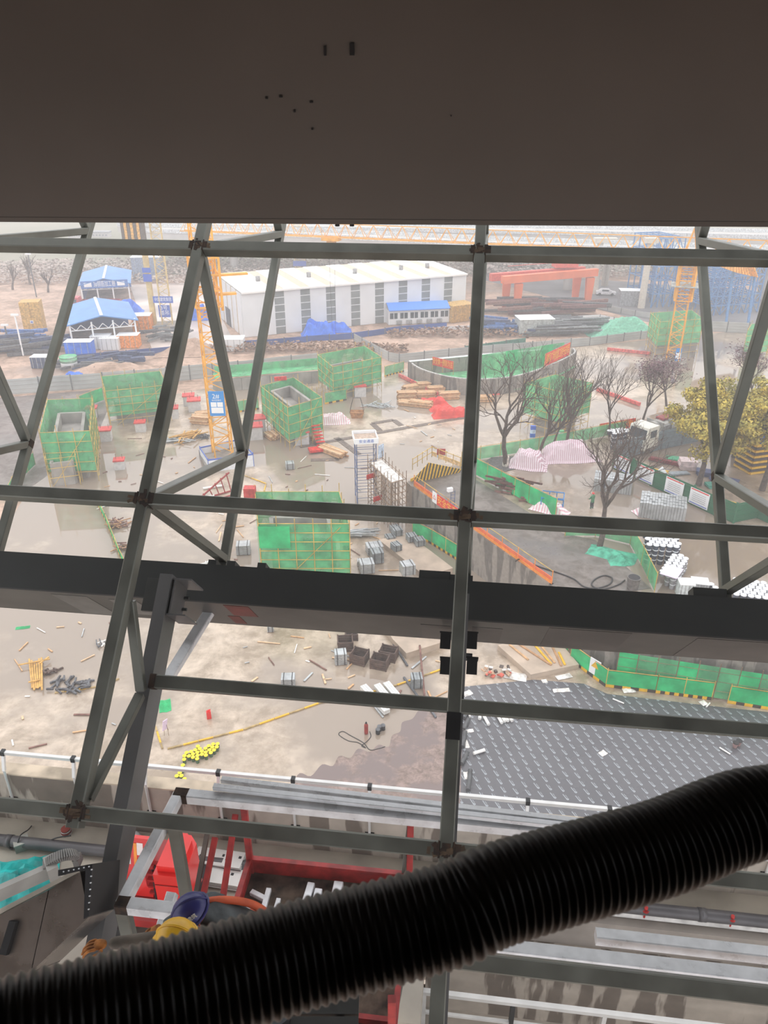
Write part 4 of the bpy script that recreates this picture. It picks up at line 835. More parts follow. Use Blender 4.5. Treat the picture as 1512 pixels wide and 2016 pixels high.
rod('prop', V((pl_[2].x, pl_[2].y, 0)), pl_[2] + V((0, 1.5, 0)), .5, m_bf, t); rod('prop', V((pl_[4].x, pl_[4].y, 0)), pl_[4] + V((0, 1.5, 0)), .5, m_bf, t)
# hazy low buildings on the skyline
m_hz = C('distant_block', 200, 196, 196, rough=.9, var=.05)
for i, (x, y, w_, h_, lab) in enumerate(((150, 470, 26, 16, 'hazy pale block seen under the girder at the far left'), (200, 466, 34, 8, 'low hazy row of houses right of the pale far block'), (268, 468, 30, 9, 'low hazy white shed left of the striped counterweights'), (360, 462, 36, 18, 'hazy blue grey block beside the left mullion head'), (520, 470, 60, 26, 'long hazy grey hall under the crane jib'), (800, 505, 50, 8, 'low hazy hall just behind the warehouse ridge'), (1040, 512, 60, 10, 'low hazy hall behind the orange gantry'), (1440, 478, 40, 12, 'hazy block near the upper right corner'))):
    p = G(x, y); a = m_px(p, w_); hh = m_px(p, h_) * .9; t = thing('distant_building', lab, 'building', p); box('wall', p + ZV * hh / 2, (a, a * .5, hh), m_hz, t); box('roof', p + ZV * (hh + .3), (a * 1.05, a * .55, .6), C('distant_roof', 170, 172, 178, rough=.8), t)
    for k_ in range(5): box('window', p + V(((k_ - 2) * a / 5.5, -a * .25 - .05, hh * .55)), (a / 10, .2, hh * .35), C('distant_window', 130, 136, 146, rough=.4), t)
# prefab house with blue roof
pL, pR = G(765, 640), G(884, 634); w = (pR - pL); L = w.length; w /= L; d = V((-w.y, w.x, 0)); h = vh(pL, 612); rz = math.atan2(w.y, w.x)
t = thing('site_cabin', 'white prefab cabin with a bright blue roof before the warehouse', 'cabin', (pL + pR) / 2); P_ = lambda a, b, z: pL + w * a + d * b + ZV * z
box('wall', P_(L / 2, 2, h / 2), (L, 4, h), m_white, t, rz)
for a0, b0, z0, b1, z1 in ((0, -.5, h, 2, h + 1.0), (0, 2, h + 1.0, 4.5, h)):
    n = 8
    for k_ in range(n): ps = [P_(L * k_ / n, b0, z0), P_(L * (k_ + 1) / n, b0, z0), P_(L * (k_ + 1) / n, b1, z1), P_(L * k_ / n, b1, z1)]; mb = MB(); mb.add(ps + [p + ZV * .15 for p in ps], [(3, 2, 1, 0), (4, 5, 6, 7), (0, 1, 5, 4), (1, 2, 6, 5), (2, 3, 7, 6), (3, 0, 4, 7)]); mb.build('roof_sheet', C('bright_blue_roof', 78, 140, 232, rough=.4, var=.04), t)
for k_ in range(6): wd_ = box('window', P_(L * (k_ + .5) / 6, -.03, h * .62), (1.5, .12, 1.1), C('dark_glass', 52, 66, 72, rough=.1), t, rz); box('window_frame', P_(L * (k_ + .5) / 6, -.06, h * .62), (.1, .14, 1.15), m_wht, wd_, rz)
for k_ in range(5): box('air_conditioner', P_(L * (k_ + 1) / 6, -.3, h * .18), (1.0, .5, .7), C('vent_grey', 150, 150, 150), t, rz)
pL, pR = G(890, 636), G(934, 630); w = (pR - pL); L = w.length; rz = math.atan2(w.y, w.x); h = vh(pL, 603); cc = (pL + pR) / 2 + V((-w.y, w.x, 0)).normalized() * 2
t = thing('container', 'tan corrugated container stacked beside the prefab cabin', 'container', cc); box('shell', cc + ZV * h / 2, (L, 4, h), m_ply, t, rz)
for k_ in range(14): box('rib', (pL + w * ((k_ + .5) / 14)) + ZV * h / 2, (L / 30, .2, h * .96), C('tan_rib', 186, 146, 78), t, rz)
# ------------------------------------------------------------------ site: scaffolded blocks, fences, walls
def net_mat(name, col, a, sc=9.):
    m = C(name, *col, rough=.7, var=.14, scale=.9); nt = m.node_tree; b = nt.nodes['Principled BSDF']
    n = nt.nodes.new('ShaderNodeTexNoise'); n.inputs['Scale'].default_value = .8; n.inputs['Detail'].default_value = 3; g = nt.nodes.new('ShaderNodeNewGeometry'); nt.links.new(g.outputs['Position'], n.inputs['Vector'])
    r = nt.nodes.new('ShaderNodeMapRange'); r.inputs['From Min'].default_value = .35; r.inputs['From Max'].default_value = .65; r.inputs['To Min'].default_value = a - .14; r.inputs['To Max'].default_value = min(1, a + .14); nt.links.new(n.outputs[0], r.inputs[0]); nt.links.new(r.outputs[0], b.inputs['Alpha']); return m
m_net = net_mat('green_debris_net', (92, 192, 132), .6); m_netb = net_mat('bright_green_net', (46, 200, 124), .78); m_netl = net_mat('light_green_net', (124, 210, 152), .62)
m_tub = C('yellow_scaffold_tube', 204, 170, 84, rough=.55, var=.2, scale=.7); m_tubb = C('brown_scaffold_tube', 138, 112, 88, rough=.6, var=.2, scale=.7)
m_frmw = C('grey_formed_concrete', 158, 154, 148, rough=.8, var=.15, scale=.5)
def cage(label, tops, h, net=(0.2, 1.0), bay=1.6, lift=1.1, mt=None, mn=None, core=.8, name='scaffolded_block', base_z=0., deck=None, core_in=1.2, over=.9, cat='scaffolding'):
    mt = mt or m_tub; mn = mn or m_net; N, R, L = [G(x, y, base_z + h) for x, y in tops]
    for p in (N, R, L): p.z = base_z
    a, b = R - N, L - N; la, lb = a.length, b.length
    t = thing(name, label, cat, N + (a + b) / 2); P_ = lambda i, j, z: N + a * i + b * j + ZV * z
    if core:
        mb = MB(); q = [P_(i, j, 0) for i, j in ((core_in / la, core_in / lb), (1 - core_in / la, core_in / lb), (1 - core_in / la, 1 - core_in / lb), (core_in / la, 1 - core_in / lb))]; ctr = sum(q, V()) / 4
        # hollow concrete box: four walls
        for k_ in range(4): p0, p1 = q[k_], q[(k_ + 1) % 4]; bar('concrete_wall', p0 + ZV * h * core / 2, p1 + ZV * h * core / 2, .35, m_frmw, t, h=h * core)
        mb.prism([(p.x, p.y) for p in q], base_z, base_z + h * core * .72); mb.build('concrete_core', m_frmw, t)
    sides = [((0, 0), (1, 0), la), ((1, 0), (1, 1), lb), ((1, 1), (0, 1), la), ((0, 1), (0, 0), lb)]
    for s, e, ln in sides:
        nb = max(1, round(ln / bay)); S = lambda f, z: P_(lerp(s[0], e[0], f), lerp(s[1], e[1], f), z)
        out = (S(1, 0) - S(0, 0)).normalized().cross(ZV) * -.06
        for k_ in range(nb): rod('upright', S(k_ / nb, 0) , S(k_ / nb, h + over * rnd(.3, 1)), .075, mt, t, 5)
        nl = max(1, round(h / lift))
        for k_ in range(1, nl + 1): rod('ledger', S(0, h * k_ / nl), S(1, h * k_ / nl), .07, mt, t, 5)
        if nb >= 2: rod('brace', S(.1, .2), S(.9 if h > 3 else .6, h * .95), .06, mt, t, 5)
        if net:
            npn = max(1, round(ln / 4.5))
            for k_ in range(npn):
                z0, z1 = h * net[0] + rnd(-.1, .1), h * net[1]
                bar('net_panel', S(k_ / npn, (z0 + z1) / 2) + out, S((k_ + 1) / npn, (z0 + z1) / 2) + out, .015, mn, t, h=z1 - z0)
    if deck: 
        mb = MB(); mb.prism([tuple(P_(i, j, 0))[:2] for i, j in ((.12, .06), (.88, .06), (.88, .94), (.12, .94))], base_z + h * deck, base_z + h * deck + .12); mb.build('deck_board', C('pale_deck', 222, 218, 212, rough=.6), t)
    return t, P_, h
t, P_, h = cage('netted scaffold block at the far left above the muddy puddle', ((77, 852), (177, 848), (93, 787)), 6.0, (.22, 1.0), core=.78)
for i, z in ((.2, .55), (.5, .55)): pass
cage('open scaffold round a small concrete box before the far left block', ((88, 905), (148, 898), (92, 880)), 3.4, None, bay=1.3, core=.8, core_in=.5)
cage('long netted scaffold block behind the left mullion', ((207, 770), (329, 758), (199, 741)), 5.0, (.3, 1.0), core=.6)
t, P_, h = cage('green netted block with a red stair near the middle of the slab', ((566, 802), (634, 782), (513, 760)), 5.6, (.25, 1.0), core=.9)
for k_ in range(7): box('stair_tread', P_(.75, -.02 - .03 * k_, 2.3 - .33 * k_), (1.1, .4, .07), C('red_stair', 216, 52, 44, rough=.5), t, .3)
box('stair_landing', P_(.6, -.3, .35), (2.6, 1.2, .3), C('red_stair', 216, 52, 44), t, .3); box('red_flag', P_(.6, 1.0, h + .3), (1.6, .2, .5), C('red_stair', 216, 52, 44), t, .2)
cage('green netted scaffold block under the hanging crane hook', ((655, 722), (751, 703), (625, 698)), 5.2, (.28, 1.0), core=.7)
t, P_, h = cage('large bright green scaffold block nearest the dark girder', ((508, 1031), (688, 1031), (502, 968)), 6.8, (.3, 1.0), core=.72, bay=1.4, lift=.9)
bar('bright_net_panel', P_(-.005, -.015, h * .82), P_(.34, -.015, h * .82), .02, m_netb, t, h=h * .3)
bar('bright_net_panel', P_(-.015, 0, h * .55), P_(-.015, .5, h * .55), .02, m_netb, t, h=h * .8)
bar('low_net_panel', P_(0, -.012, h * .2), P_(.33, -.012, h * .2), .02, m_net, t, h=h * .36)
box('red_cabinet', P_(-.06, .98, h - .3), (1.0, .8, 1.6), C('red_cabinet', 190, 66, 62), t)
cage('netted block standing behind the row of bare trees', ((1106, 772), (1167, 754), (1032, 754)), 6.2, (.35, 1.0), core=.6, mn=m_netl)
cage('netted block on a pale concrete plinth beside the right crane', ((1300, 634), (1385, 628), (1281, 616)), 6.5, (.4, 1.0), core=.55, mn=m_netl, core_in=.4)
cage('small netted block at the far right edge', ((1472, 650), (1520, 646), (1480, 638)), 5.0, (.2, 1.0), core=.5, mn=m_netl)
# brown scaffold stair block beside the retaining wall
t, P_, h = cage('dense brown scaffold staging with a pale deck beside the ramp wall', ((770, 951), (800, 943), (724, 908)), 5.2, None, bay=.8, lift=.65, mt=m_tubb, core=0, deck=.96, name='scaffold_staging')
for i, j in ((.3, 0), (.6, 0)):
    for k_ in range(7): rod('upright', P_(i, .1 + .12 * k_, 0), P_(i, .1 + .12 * k_, h * .95), .07, m_tubb, t, 5)
for i, j, z in ((0, .8, .78), (0, .5, .45)): box('red_plate', P_(i - .1, j, h * z), (1.0, .06, .5), C('red_stair', 216, 52, 44), t, .6)
# blue stair tower with white canopy
pn = [G(708, 1000), G(723, 1003)]
t = thing('stair_tower', 'blue scaffold stair tower with a white lettered canopy', 'scaffolding', G(718, 995)); c0 = G(718, 992); hT = vh(c0, 872); cw, cdp = 1.5, 2.2
RT = math.radians(8); E1 = V((math.cos(RT), math.sin(RT), 0)); E2 = V((-E1.y, E1.x, 0)); TWr = lambda a, b, z: c0 + E1 * a + E2 * b + ZV * z
for a in (-cw / 2, cw / 2 + .5):
    for b in (0, cdp): rod('upright', TWr(a, b, 0), TWr(a, b, hT), .1, C('navy_tube', 84, 100, 140, rough=.5), t)
m_nv = C('navy_tube', 84, 100, 140)
for k_ in range(1, 10):
    z = hT * k_ / 10
    for b in (0, cdp): rod('ledger', TWr(-cw / 2, b, z), TWr(cw / 2 + .5, b, z), .06, m_nv, t, 5)
    rod('stair_stringer', TWr(-cw / 2, 0 if k_ % 2 else cdp, z - hT / 10), TWr(-cw / 2, cdp if k_ % 2 else 0, z), .09, m_nv, t, 5)
    rod('ledger', TWr(cw / 2 + .5, 0, z), TWr(cw / 2 + .5, cdp, z), .06, m_nv, t, 5)
cp = box('canopy_fascia', TWr(.25, -.1, hT + .2), (cw + .9, .1, .55), m_wht, t, RT); text('canopy_lettering', '安全通道', face_mat(TWr(.25, -.16, hT + .2), E1, ZV), .36, m_bsign2, cp, wide=1.5)
for a in (-cw / 2 - .2, cw / 2 + .7): bar('canopy_side', TWr(a, -.1, hT + .2), TWr(a, cdp + .2, hT + .2), .08, m_wht, t, h=.5)
bar('canopy_side', TWr(-cw / 2 - .2, cdp + .2, hT + .2), TWr(cw / 2 + .7, cdp + .2, hT + .2), .08, m_wht, t, h=.5)
box('canopy_board', TWr(.25, cdp / 2, hT + .1), (cw + .8, cdp + .2, .06), C('brown_board', 190, 168, 150), t, RT)
box('info_board', TWr(cw / 2 + 1.0, 0, hT - 1.0), (.9, .05, 1.4), C('pale_blue_board', 198, 214, 234), t, RT + .8)
# black and yellow chevron barrier with timber railing at the ramp head
m_by_y = C('chevron_yellow', 226, 178, 40, rough=.5, var=.08); m_by_k = C('chevron_black', 60, 52, 40, rough=.6)
t = thing('chevron_barrier', 'yellow and black striped barrier across the head of the ramp', 'barrier', G(845, 942, R_H))
bp0, bp1, bp2 = G(808, 948, R_H), G(836, 946, R_H), G(905, 930, R_H)
def strip(p, q, h0, h1, n):
    for k_ in range(n):
        f0, f1 = k_ / n, (k_ + 1) / n; a, b = lerp(p, q, f0), lerp(p, q, f1); sh = (q - p).normalized() * (.35)
        mb = MB(); up0, up1 = lerp(h0, h1, f0), lerp(h0, h1, f1); nn = (q - p).cross(ZV).normalized() * .05
        vs = [a, b, b + ZV * up1 + sh * (up1 > .3), a + ZV * up0 + sh * (up0 > .3)]; mb.add([v + nn for v in vs] + [v - nn for v in vs], [(0, 1, 2, 3), (7, 6, 5, 4), (0, 4, 5, 1), (1, 5, 6, 2), (2, 6, 7, 3), (3, 7, 4, 0)]); mb.build('stripe_panel', [m_by_y, m_by_k][k_ % 2], t)
strip(bp0, bp1, .3, 1.9, 8); strip(bp1, bp2, 1.9, .25, 22)
m_trl = C('tan_rail_panel', 226, 192, 142, rough=.6)
r0, r1, r2 = G(812, 925, R_H), G(850, 900, R_H), G(906, 922, R_H)
for p, q in ((r0, r1), (r1, r2)):
    for z in (.6, 1.2): rod('rail', p + ZV * z, q + ZV * z, .08, m_tub, t, 5)
    for k_ in range(5): c_ = lerp(p, q, k_ / 4); rod('rail_post', c_, c_ + ZV * 1.3, .08, m_tub, t, 5)
bar('tan_board', r1 + ZV * .45, r2 + ZV * .45, .05, m_trl, t, h=.5)
pz = G(868, 905, R_H); t = thing('notice_board', 'small red and blue notice board behind the chevron barrier', 'sign', pz); box('panel', pz + ZV * .9, (.9, .06, .7), C('notice_red', 176, 70, 66), t); box('lower_panel', pz + ZV * .4, (.9, .06, .3), C('pale_blue_board', 198, 214, 234), t); rod('post', pz, pz + ZV * 1.2, .06, m_tub, t)
# orange guard rail along the ramp wall with a banner
m_or = C('orange_guard', 240, 146, 60, rough=.5, var=.08); m_orr = C('orange_red_band', 236, 98, 66, rough=.5, var=.08)
t = thing('guard_rail', 'orange and yellow guard rail along the top of the ramp wall', 'railing', wl_top[1]); GR = t
rw = [wl_top[1], wl_top[2], wl_top[3]]
for p, q in zip(rw, rw[1:]):
    n = max(2, round((q - p).length / 2))
    for k_ in range(n + 1): c_ = lerp(p, q, k_ / n); rod('post', c_ + ZV * .2, c_ + ZV * 1.5, .08, m_or, t, 5)
    for z in (.8, 1.45): rod('rail', p + ZV * z, q + ZV * z, .07, m_tub, t, 5)
    for k_ in range(n): a, b = lerp(p, q, k_ / n), lerp(p, q, (k_ + 1) / n); bar('kick_board', lerp(a, b, .02) + ZV * .42, lerp(a, b, .98) + ZV * .42, .06, m_or, t, h=.34); bar('red_band', lerp(a, b, .02) + ZV * .75, lerp(a, b, .98) + ZV * .75, .05, m_orr, t, h=.28)
ba, bb = G(853, 990, R_H + .3), G(905, 1028, R_H + .3); bd = (bb - ba).normalized(); off = bd.cross(ZV) * .12
t = thing('safety_banner', 'red banner with yellow lettering hung on the orange guard rail', 'banner', ba)
bar('banner_cloth', lerp(ba, bb, .18) + ZV * .75 + off, bb + ZV * .75 + off, .02, C('banner_red', 222, 60, 44, rough=.6, var=.05), t, h=1.1); bar('white_panel', ba + ZV * .75 + off, lerp(ba, bb, .17) + ZV * .75 + off, .02, m_wht, t, h=1.1)
m_ylw = C('banner_yellow', 246, 190, 60, rough=.6, var=.02)
text('lettering', '安全生产', face_mat(lerp(ba, bb, .55) + ZV * .75 + off * 1.15, bd, ZV), .85, m_ylw, t, wide=(bb - ba).length * .7); text('emblem', '△', face_mat(lerp(ba, bb, .08) + ZV * .75 + off * 1.15, bd, ZV), .6, C('banner_red', 222, 60, 44), t)
# green net fences with yellow top rails
def netfence(label, px, z, h=1.6, kick=False, mn=None, sp=2.4, group=None):
    P = [G(x, y, z) for x, y in px]; t = thing('net_fence', label, 'fence', P[0], group=group)
    for p, q in zip(P, P[1:]):
        L = (q - p).length; n = max(1, round(L / sp))
        for k_ in range(n + 1): c_ = lerp(p, q, k_ / n); rod('post', c_, c_ + ZV * (h + .15), .07, m_tub, t, 5)
        for k_ in range(n):
            a, b = lerp(p, q, k_ / n), lerp(p, q, (k_ + 1) / n); s = rnd(-.06, .06)
            bar('net_panel', a + ZV * h * .5, b + ZV * (h * .5 + s * .3), .02, mn or m_net, t, h=h * .9); rod('rail', a + ZV * h, b + ZV * h, .06, m_tub, t, 5)
            if kick:
                nn = (b - a).cross(ZV).normalized() * .04
                for j in range(6): bar('kick_board', lerp(a, b, j / 6) + ZV * .14 + nn, lerp(a, b, (j + 1) / 6) + ZV * .14 + nn, .03, [m_by_y, m_by_k][j % 2], t, h=.24)
    return t
netfence('green net fence along the far edge of the dark ramp earth', [(933, 934), (985, 962), (1040, 991), (1093, 1018)], R_H, 1.9, mn=m_netb)
netfence('green net fence curving round the tree foot towards the girder', [(1112, 1056), (1172, 1056), (1240, 1072), (1262, 1112), (1288, 1166)], R_H, 1.7)
netfence('green net fence with striped kick boards at the foot of the ramp wall', [(812, 1052), (850, 1072), (905, 1106), (988, 1158), (1118, 1288)], 0, 1.6, True, m_netb)
netfence('green net fence before the wet wall above the black membrane', [(1122, 1300), (1192, 1352), (1290, 1364), (1400, 1378)], 0, 1.5, True, m_netb)
netfence('short green net fence right of the gap before the wet wall', [(1432, 1384), (1530, 1400)], 0, 1.5, True, m_netb)
netfence('pale green net rail between the slab and the tree yard', [(908, 918), (945, 905), (1060, 886), (1160, 866), (1230, 852)], R_H, 1.5, mn=m_netl)
netfence('low green net barrier crossing the puddles on the left', [(188, 985), (210, 1030), (238, 1100), (262, 1150)], 0, 1.0, True, m_netb)
netfence('green net rail on the left earth bank edge', [(18, 990), (40, 945), (70, 915)], 0, 1.6, mn=m_netb)
netfence('green net fence joining the two left scaffold blocks', [(160, 806), (205, 788)], 0, 2.0, mn=m_netb)
netfence('green net fence behind the crane mast and middle block', [(452, 815), (510, 806)], 0, 1.7, True)
netfence('green net fence between the two middle scaffold blocks', [(640, 796), (682, 788)], 0, 1.7, True)
netfence('green net strip on the bank right of the hook block', [(757, 742), (795, 732)], 0, 1.7, True)
# tall net standing against the near wall
t = thing('wall_net', 'tall pale green net on poles standing against the wet wall', 'net', G(1300, 1345))
p, q = near[1] + V((.2, -1.0, -R_H)), near[2] + V((0, -1.0, -R_H))
for k_ in range(9):
    c_ = lerp(p, q, k_ / 8); rod('pole', c_, c_ + ZV * 3.1, .07, m_tubb, t, 5)
    if k_ < 8: d_ = lerp(p, q, (k_ + 1) / 8); bar('net_panel', c_ + ZV * 1.5, d_ + ZV * 1.5, .015, m_net if k_ % 3 else m_netb, t, h=2.6)
for z in (.8, 1.6, 2.4): rod('cross_rail', p + ZV * z, q + ZV * z, .05, m_tubb, t, 5)
pz = G(1168, 1334); t = thing('warning_sign', 'white warning sign with a yellow triangle on the net fence', 'sign', pz); RS = math.radians(-52)
box('panel', pz + ZV * .95, (.9, .05, 1.3), m_wht, t, RS); text('triangle', '▲', face_mat(pz + ZV * 1.15 + V((-.03, -.05, 0)), V((math.cos(RS), math.sin(RS), 0)), ZV), .7, m_by_y, t); rod('post', pz, pz + ZV * .6, .05, m_tubb, t)
# grey hoarding fences
m_hoard = C('grey_hoarding', 176, 178, 176, rough=.55, var=.08, scale=.3); m_hpost = C('hoarding_post', 112, 114, 116, rough=.6)
HM = {}
def panel_mesh(m):
    if m.name in HM: return HM[m.name]
    mb = MB(); mb.box((0, 0, 0), (1, .04, 1))
    for z in (-.42, -.15, .12, .4): mb.box((0, -.04, z), (1, .06, .03))
    me = bpy.data.meshes.new('fence_panel'); me.from_pydata(mb.v, [], mb.f); me.materials.append(m); HM[m.name] = me; return me
def hoarding(label, px, top0, z=0., sp=4.0, m=None, mp=None, h=None, name='hoarding_fence'):
    m = m or m_hoard; P = [G(x, y, z) for x, y in px]; h = h or vh(P[0], top0); t = thing(name, label, 'fence', P[0])
    for p, q in zip(P, P[1:]):
        L = (q - p).length; n = max(1, round(L / sp)); rz = math.atan2((q - p).y, (q - p).x)
        for k_ in range(n):
            a, b = lerp(p, q, k_ / n), lerp(p, q, (k_ + 1) / n); c_ = (a + b) / 2
            place(bpy.data.objects.new('fence_panel', panel_mesh(m)), Matrix.Translation(c_ + ZV * (h / 2 + rnd(-.04, .04))) @ RZ(rz + rnd(-.015, .015)) @ Matrix.Diagonal(((b - a).length * .97, 1, h, 1)), t)
            bar('fence_post', a, a + ZV * (h + .15), .16, mp or m_hpost, t)
    return t
hoarding('grey panel hoarding along the bank on the left', [(-60, 784), (16, 777), (205, 763), (330, 752), (420, 744), (520, 734), (628, 721)], 754)
hoarding('grey panel hoarding running right behind the curved pit', [(697, 672), (765, 710), (786, 714), (930, 699), (1160, 680), (1292, 664)], 656)
hoarding('grey panel hoarding beside the small netted block on the right', [(1388, 652), (1472, 656), (1560, 662)], 632)
m_bfn = C('blue_fence_panel', 62, 92, 158, rough=.5, var=.1, scale=.3)
hoarding('blue panel fence running before the warehouse', [(470, 684), (560, 677), (692, 667), (790, 653), (880, 646)], 672, m=m_bfn)
hoarding('low blue wall before the nearer blue shed', [(148, 709), (250, 701), (341, 692)], 698, m=m_bfn)
hoarding('white panel fence behind the dark pipe stacks', [(1090, 638), (1180, 634), (1235, 645)], 624, m=m_white)
hoarding('pale grey fence along the far road', [(1170, 606), (1250, 622), (1290, 628)], 596, m=m_hoard)
hoarding('white hoarding between the dirt field and blue steel pile', [(860, 655), (945, 650), (1020, 640)], 644, m=m_white)
hoarding('dull teal fence strip behind the grey hoarding', [(915, 692), (1035, 676)], 681, m=C('teal_fence', 70, 132, 116, rough=.6))
# low retaining wall with green cover behind the middle blocks
p, q = G(420, 772), G(640, 752); t = thing('bank_wall', 'long low concrete bank wall with a green net cover', 'wall', p)
for k_ in range(8): a, b = lerp(p, q, k_ / 8), lerp(p, q, (k_ + 1) / 8); bar('wall_bay', lerp(a, b, .01) + ZV * .9, lerp(a, b, .99) + ZV * .9, .4, m_frmw, t, h=1.8); bar('net_cover', a + ZV * 2.1 + V((0, 1.2, 0)), b + ZV * 2.1 + V((0, 1.2, 0)), 2.6, m_net, t, h=.05); bar('net_skirt', a + ZV * 2.6 + V((0, 2.4, 0)), b + ZV * 2.6 + V((0, 2.4, 0)), .04, m_net, t, h=1.2)
# curved pit with banners
rim = [G(x, y, 2.4) for x, y in ((806, 712), (828, 726), (870, 739), (919, 746), (980, 745), (1030, 737), (1075, 722), (1112, 706), (1132, 694), (1128, 686))]
m_stb2 = C('pale_coping', 200, 198, 194, rough=.7); rimd = catmull(rim, 4); t = thing('curved_pit_wall', 'curved concrete pit wall lined with green net in the middle distance', 'wall', V((rim[3].x, rim[3].y, 0))); CP = t
for p, q in zip(rimd, rimd[1:]):
    bar('wall_segment', p - ZV * 1.2, q - ZV * 1.2, .5, m_ret, t, h=2.4); bar('white_coping', p + ZV * .05, q + ZV * .05, .2, m_stb2, t, h=.08)
bkp = [G(x, y, 2.6) for x, y in ((806, 712), (945, 699), (1070, 689), (1120, 685))]
for p, q in zip(bkp, bkp[1:]):
    n = max(2, round((q - p).length / 5)); 
    for k_ in range(n): a, b = lerp(p, q, k_ / n), lerp(p, q, (k_ + 1) / n); bar('back_wall_bay', a - ZV * 1.3, lerp(a, b, .985) - ZV * 1.3, .4, m_ret, t, h=2.6); bar('white_coping', a + ZV * .05, b + ZV * .05, .5, m_wht, t, h=.1)
p, q = bkp[0] + V((9, -1.2, 0)), bkp[3] + V((-1, -.7, 0))
for k_ in range(8): a, b = lerp(p, q, k_ / 8), lerp(p, q, (k_ + 1) / 8); bar('net_lining', a - ZV * .7, b - ZV * .7, .05, [m_netb, m_net, m_netl][k_ % 3], t, h=3.6)
mb = MB(); mb.prism([(p.x, p.y) for p in rimd[1:-1]] , .1, .35); mb.build('net_floor', m_netl, t)
inn = [p + (ZV * -2.0) + V((0, 1.2, 0)) for p in rimd[4:-6]]
for p, q in zip(inn, inn[1:]): bar('net_apron', p, q, 2.6, m_netl, t, h=.06)
def banner(label, p, q, h, txt, z0, par=None, cat='banner', bigger=.8):
    d_ = (q - p).normalized(); off = d_.cross(ZV) * .05; t = thing('slogan_banner', label, cat, p); bar('banner_cloth', p + ZV * (z0 + h / 2), q + ZV * (z0 + h / 2), .05, C('banner_red', 222, 60, 44), t, h=h)
    text('lettering', txt, face_mat((p + q) / 2 + ZV * (z0 + h / 2) + off, d_, ZV), h * bigger, m_ylw, t, wide=(q - p).length * .92)
    for f in (0, .5, 1): c_ = lerp(p, q, f); rod('post', c_, c_ + ZV * (z0 + h), .1, m_tub, t, 5)
    return t
a_, b_ = G(1071, 726, 2.4), G(1120, 702, 2.4); banner('long red banner with yellow lettering on the right of the curved pit', a_, b_, 2.0, '建精品广场创优质工程争先进项目', .3)
a_, b_ = G(851, 728, 1.0), G(892, 738, 1.0); banner('small red banner at the left end of the curved pit', a_, b_, 1.3, '安全第一预防为主', .8)
a_, b_ = G(1178, 858, R_H), G(1248, 846, R_H); banner('red banner with yellow lettering behind the white truck', a_, b_, 1.1, '安全为了生产 生产必须安全', .35)
# green hoarding with posters on the raised yard
m_gh = C('green_hoarding', 42, 106, 74, rough=.5, var=.06, scale=.3)
hb_ = G(1405, 1014, R_H); hh_ = vh(hb_, 977)
t = hoarding('dark green hoarding with white posters crossing the raised yard', [(1206, 922), (1405, 1014), (1443, 1030), (1490, 1020), (1560, 1052)], 0, R_H, 2.4, m_gh, m_gh, h=hh_)
A_, B_ = G(1206, 922, R_H), G(1405, 1014, R_H); dd = (B_ - A_).normalized(); off = dd.cross(ZV) * .12; LL = (B_ - A_).length
for k_, f in enumerate((.1, .34, .63, .86)):
    c_ = A_ + dd * (LL * f) + ZV * hh_ * .52 + off; w_ = LL * .17; rz = math.atan2(dd.y, dd.x); pp = box('poster', c_, (w_, .03, hh_ * .82), m_wht, t, rz)
    box('red_line', c_ + off * .2 + ZV * hh_ * .36, (w_ * .9, .02, .1), C('banner_red', 222, 60, 44), pp, rz); box('blue_line', c_ + off * .2 - ZV * hh_ * .34, (w_ * .9, .02, .08), m_bsign2, pp, rz)
    for j in range(5): box('text_line', c_ + off * .2 + ZV * (hh_ * (.2 - .1 * j)), (w_ * .7, .02, .03), C('grey_text', 150, 150, 156), pp, rz)
c_ = G(1300, 962, R_H); box('loose_poster', c_ + ZV * .9, (w_, .04, hh_ * .9), m_wht, t, R=RZ(rz) @ Matrix.Rotation(.6, 4, 'Y') @ Matrix.Rotation(-.3, 4, 'X'))
hoarding('grey panel hoarding behind the green hoarding and evergreen', [(1212, 908), (1300, 885), (1380, 868), (1450, 850)], 0, R_H, 2.6, C('blue_grey_panel', 128, 142, 150, rough=.5, var=.08), h=2.2)
# low concrete platforms and strips on the slab
for i, (px, z) in enumerate((([(745, 1062), (781, 1090), (838, 1135), (892, 1118), (842, 1080), (800, 1052)], .5), ([(755, 1230), (773, 1258), (800, 1286), (872, 1264), (915, 1235), (850, 1180)], .55), ([(980, 1270), (1045, 1328), (1140, 1308), (1112, 1275), (1060, 1250)], .45))):
    mb = MB(); mb.prism([tuple(G(x, y, z))[:2] for x, y in px], -.05, z); tag(mb.build('concrete_plinth', C('plinth_concrete', 186, 168, 150, rough=.7, var=.12, scale=.6)), ['low concrete plinth beside the small strapped bundles', 'low concrete plinth beside the brown crates', 'low concrete plinth at the edge of the black membrane'][i], 'plinth')
m_strip = C('brown_joint_strip', 112, 98, 88, rough=.6)
for p, q in (((590, 880), (880, 828)), ((618, 870), (668, 905)), ((668, 905), (612, 906)), ((662, 862), (706, 895)), ((733, 834), (775, 827)), ((775, 827), (790, 838)), ((733, 834), (748, 848)), ((880, 828), (930, 820))): bar('trim_joint', G(*p) + ZV * .02, G(*q) + ZV * .02, .75, m_strip, None, h=.05)['kind'] = 'structure'
tag(poly('membrane_sheet', [(912, 1352), (1050, 1338), (1150, 1346), (1196, 1366), (1420, 1392), (1800, 1432), (1900, 1680), (905, 1640)], .035, m_mem, .03, kind=None), 'grey waterproofing membrane printed with repeated marks, wet in places', 'membrane')
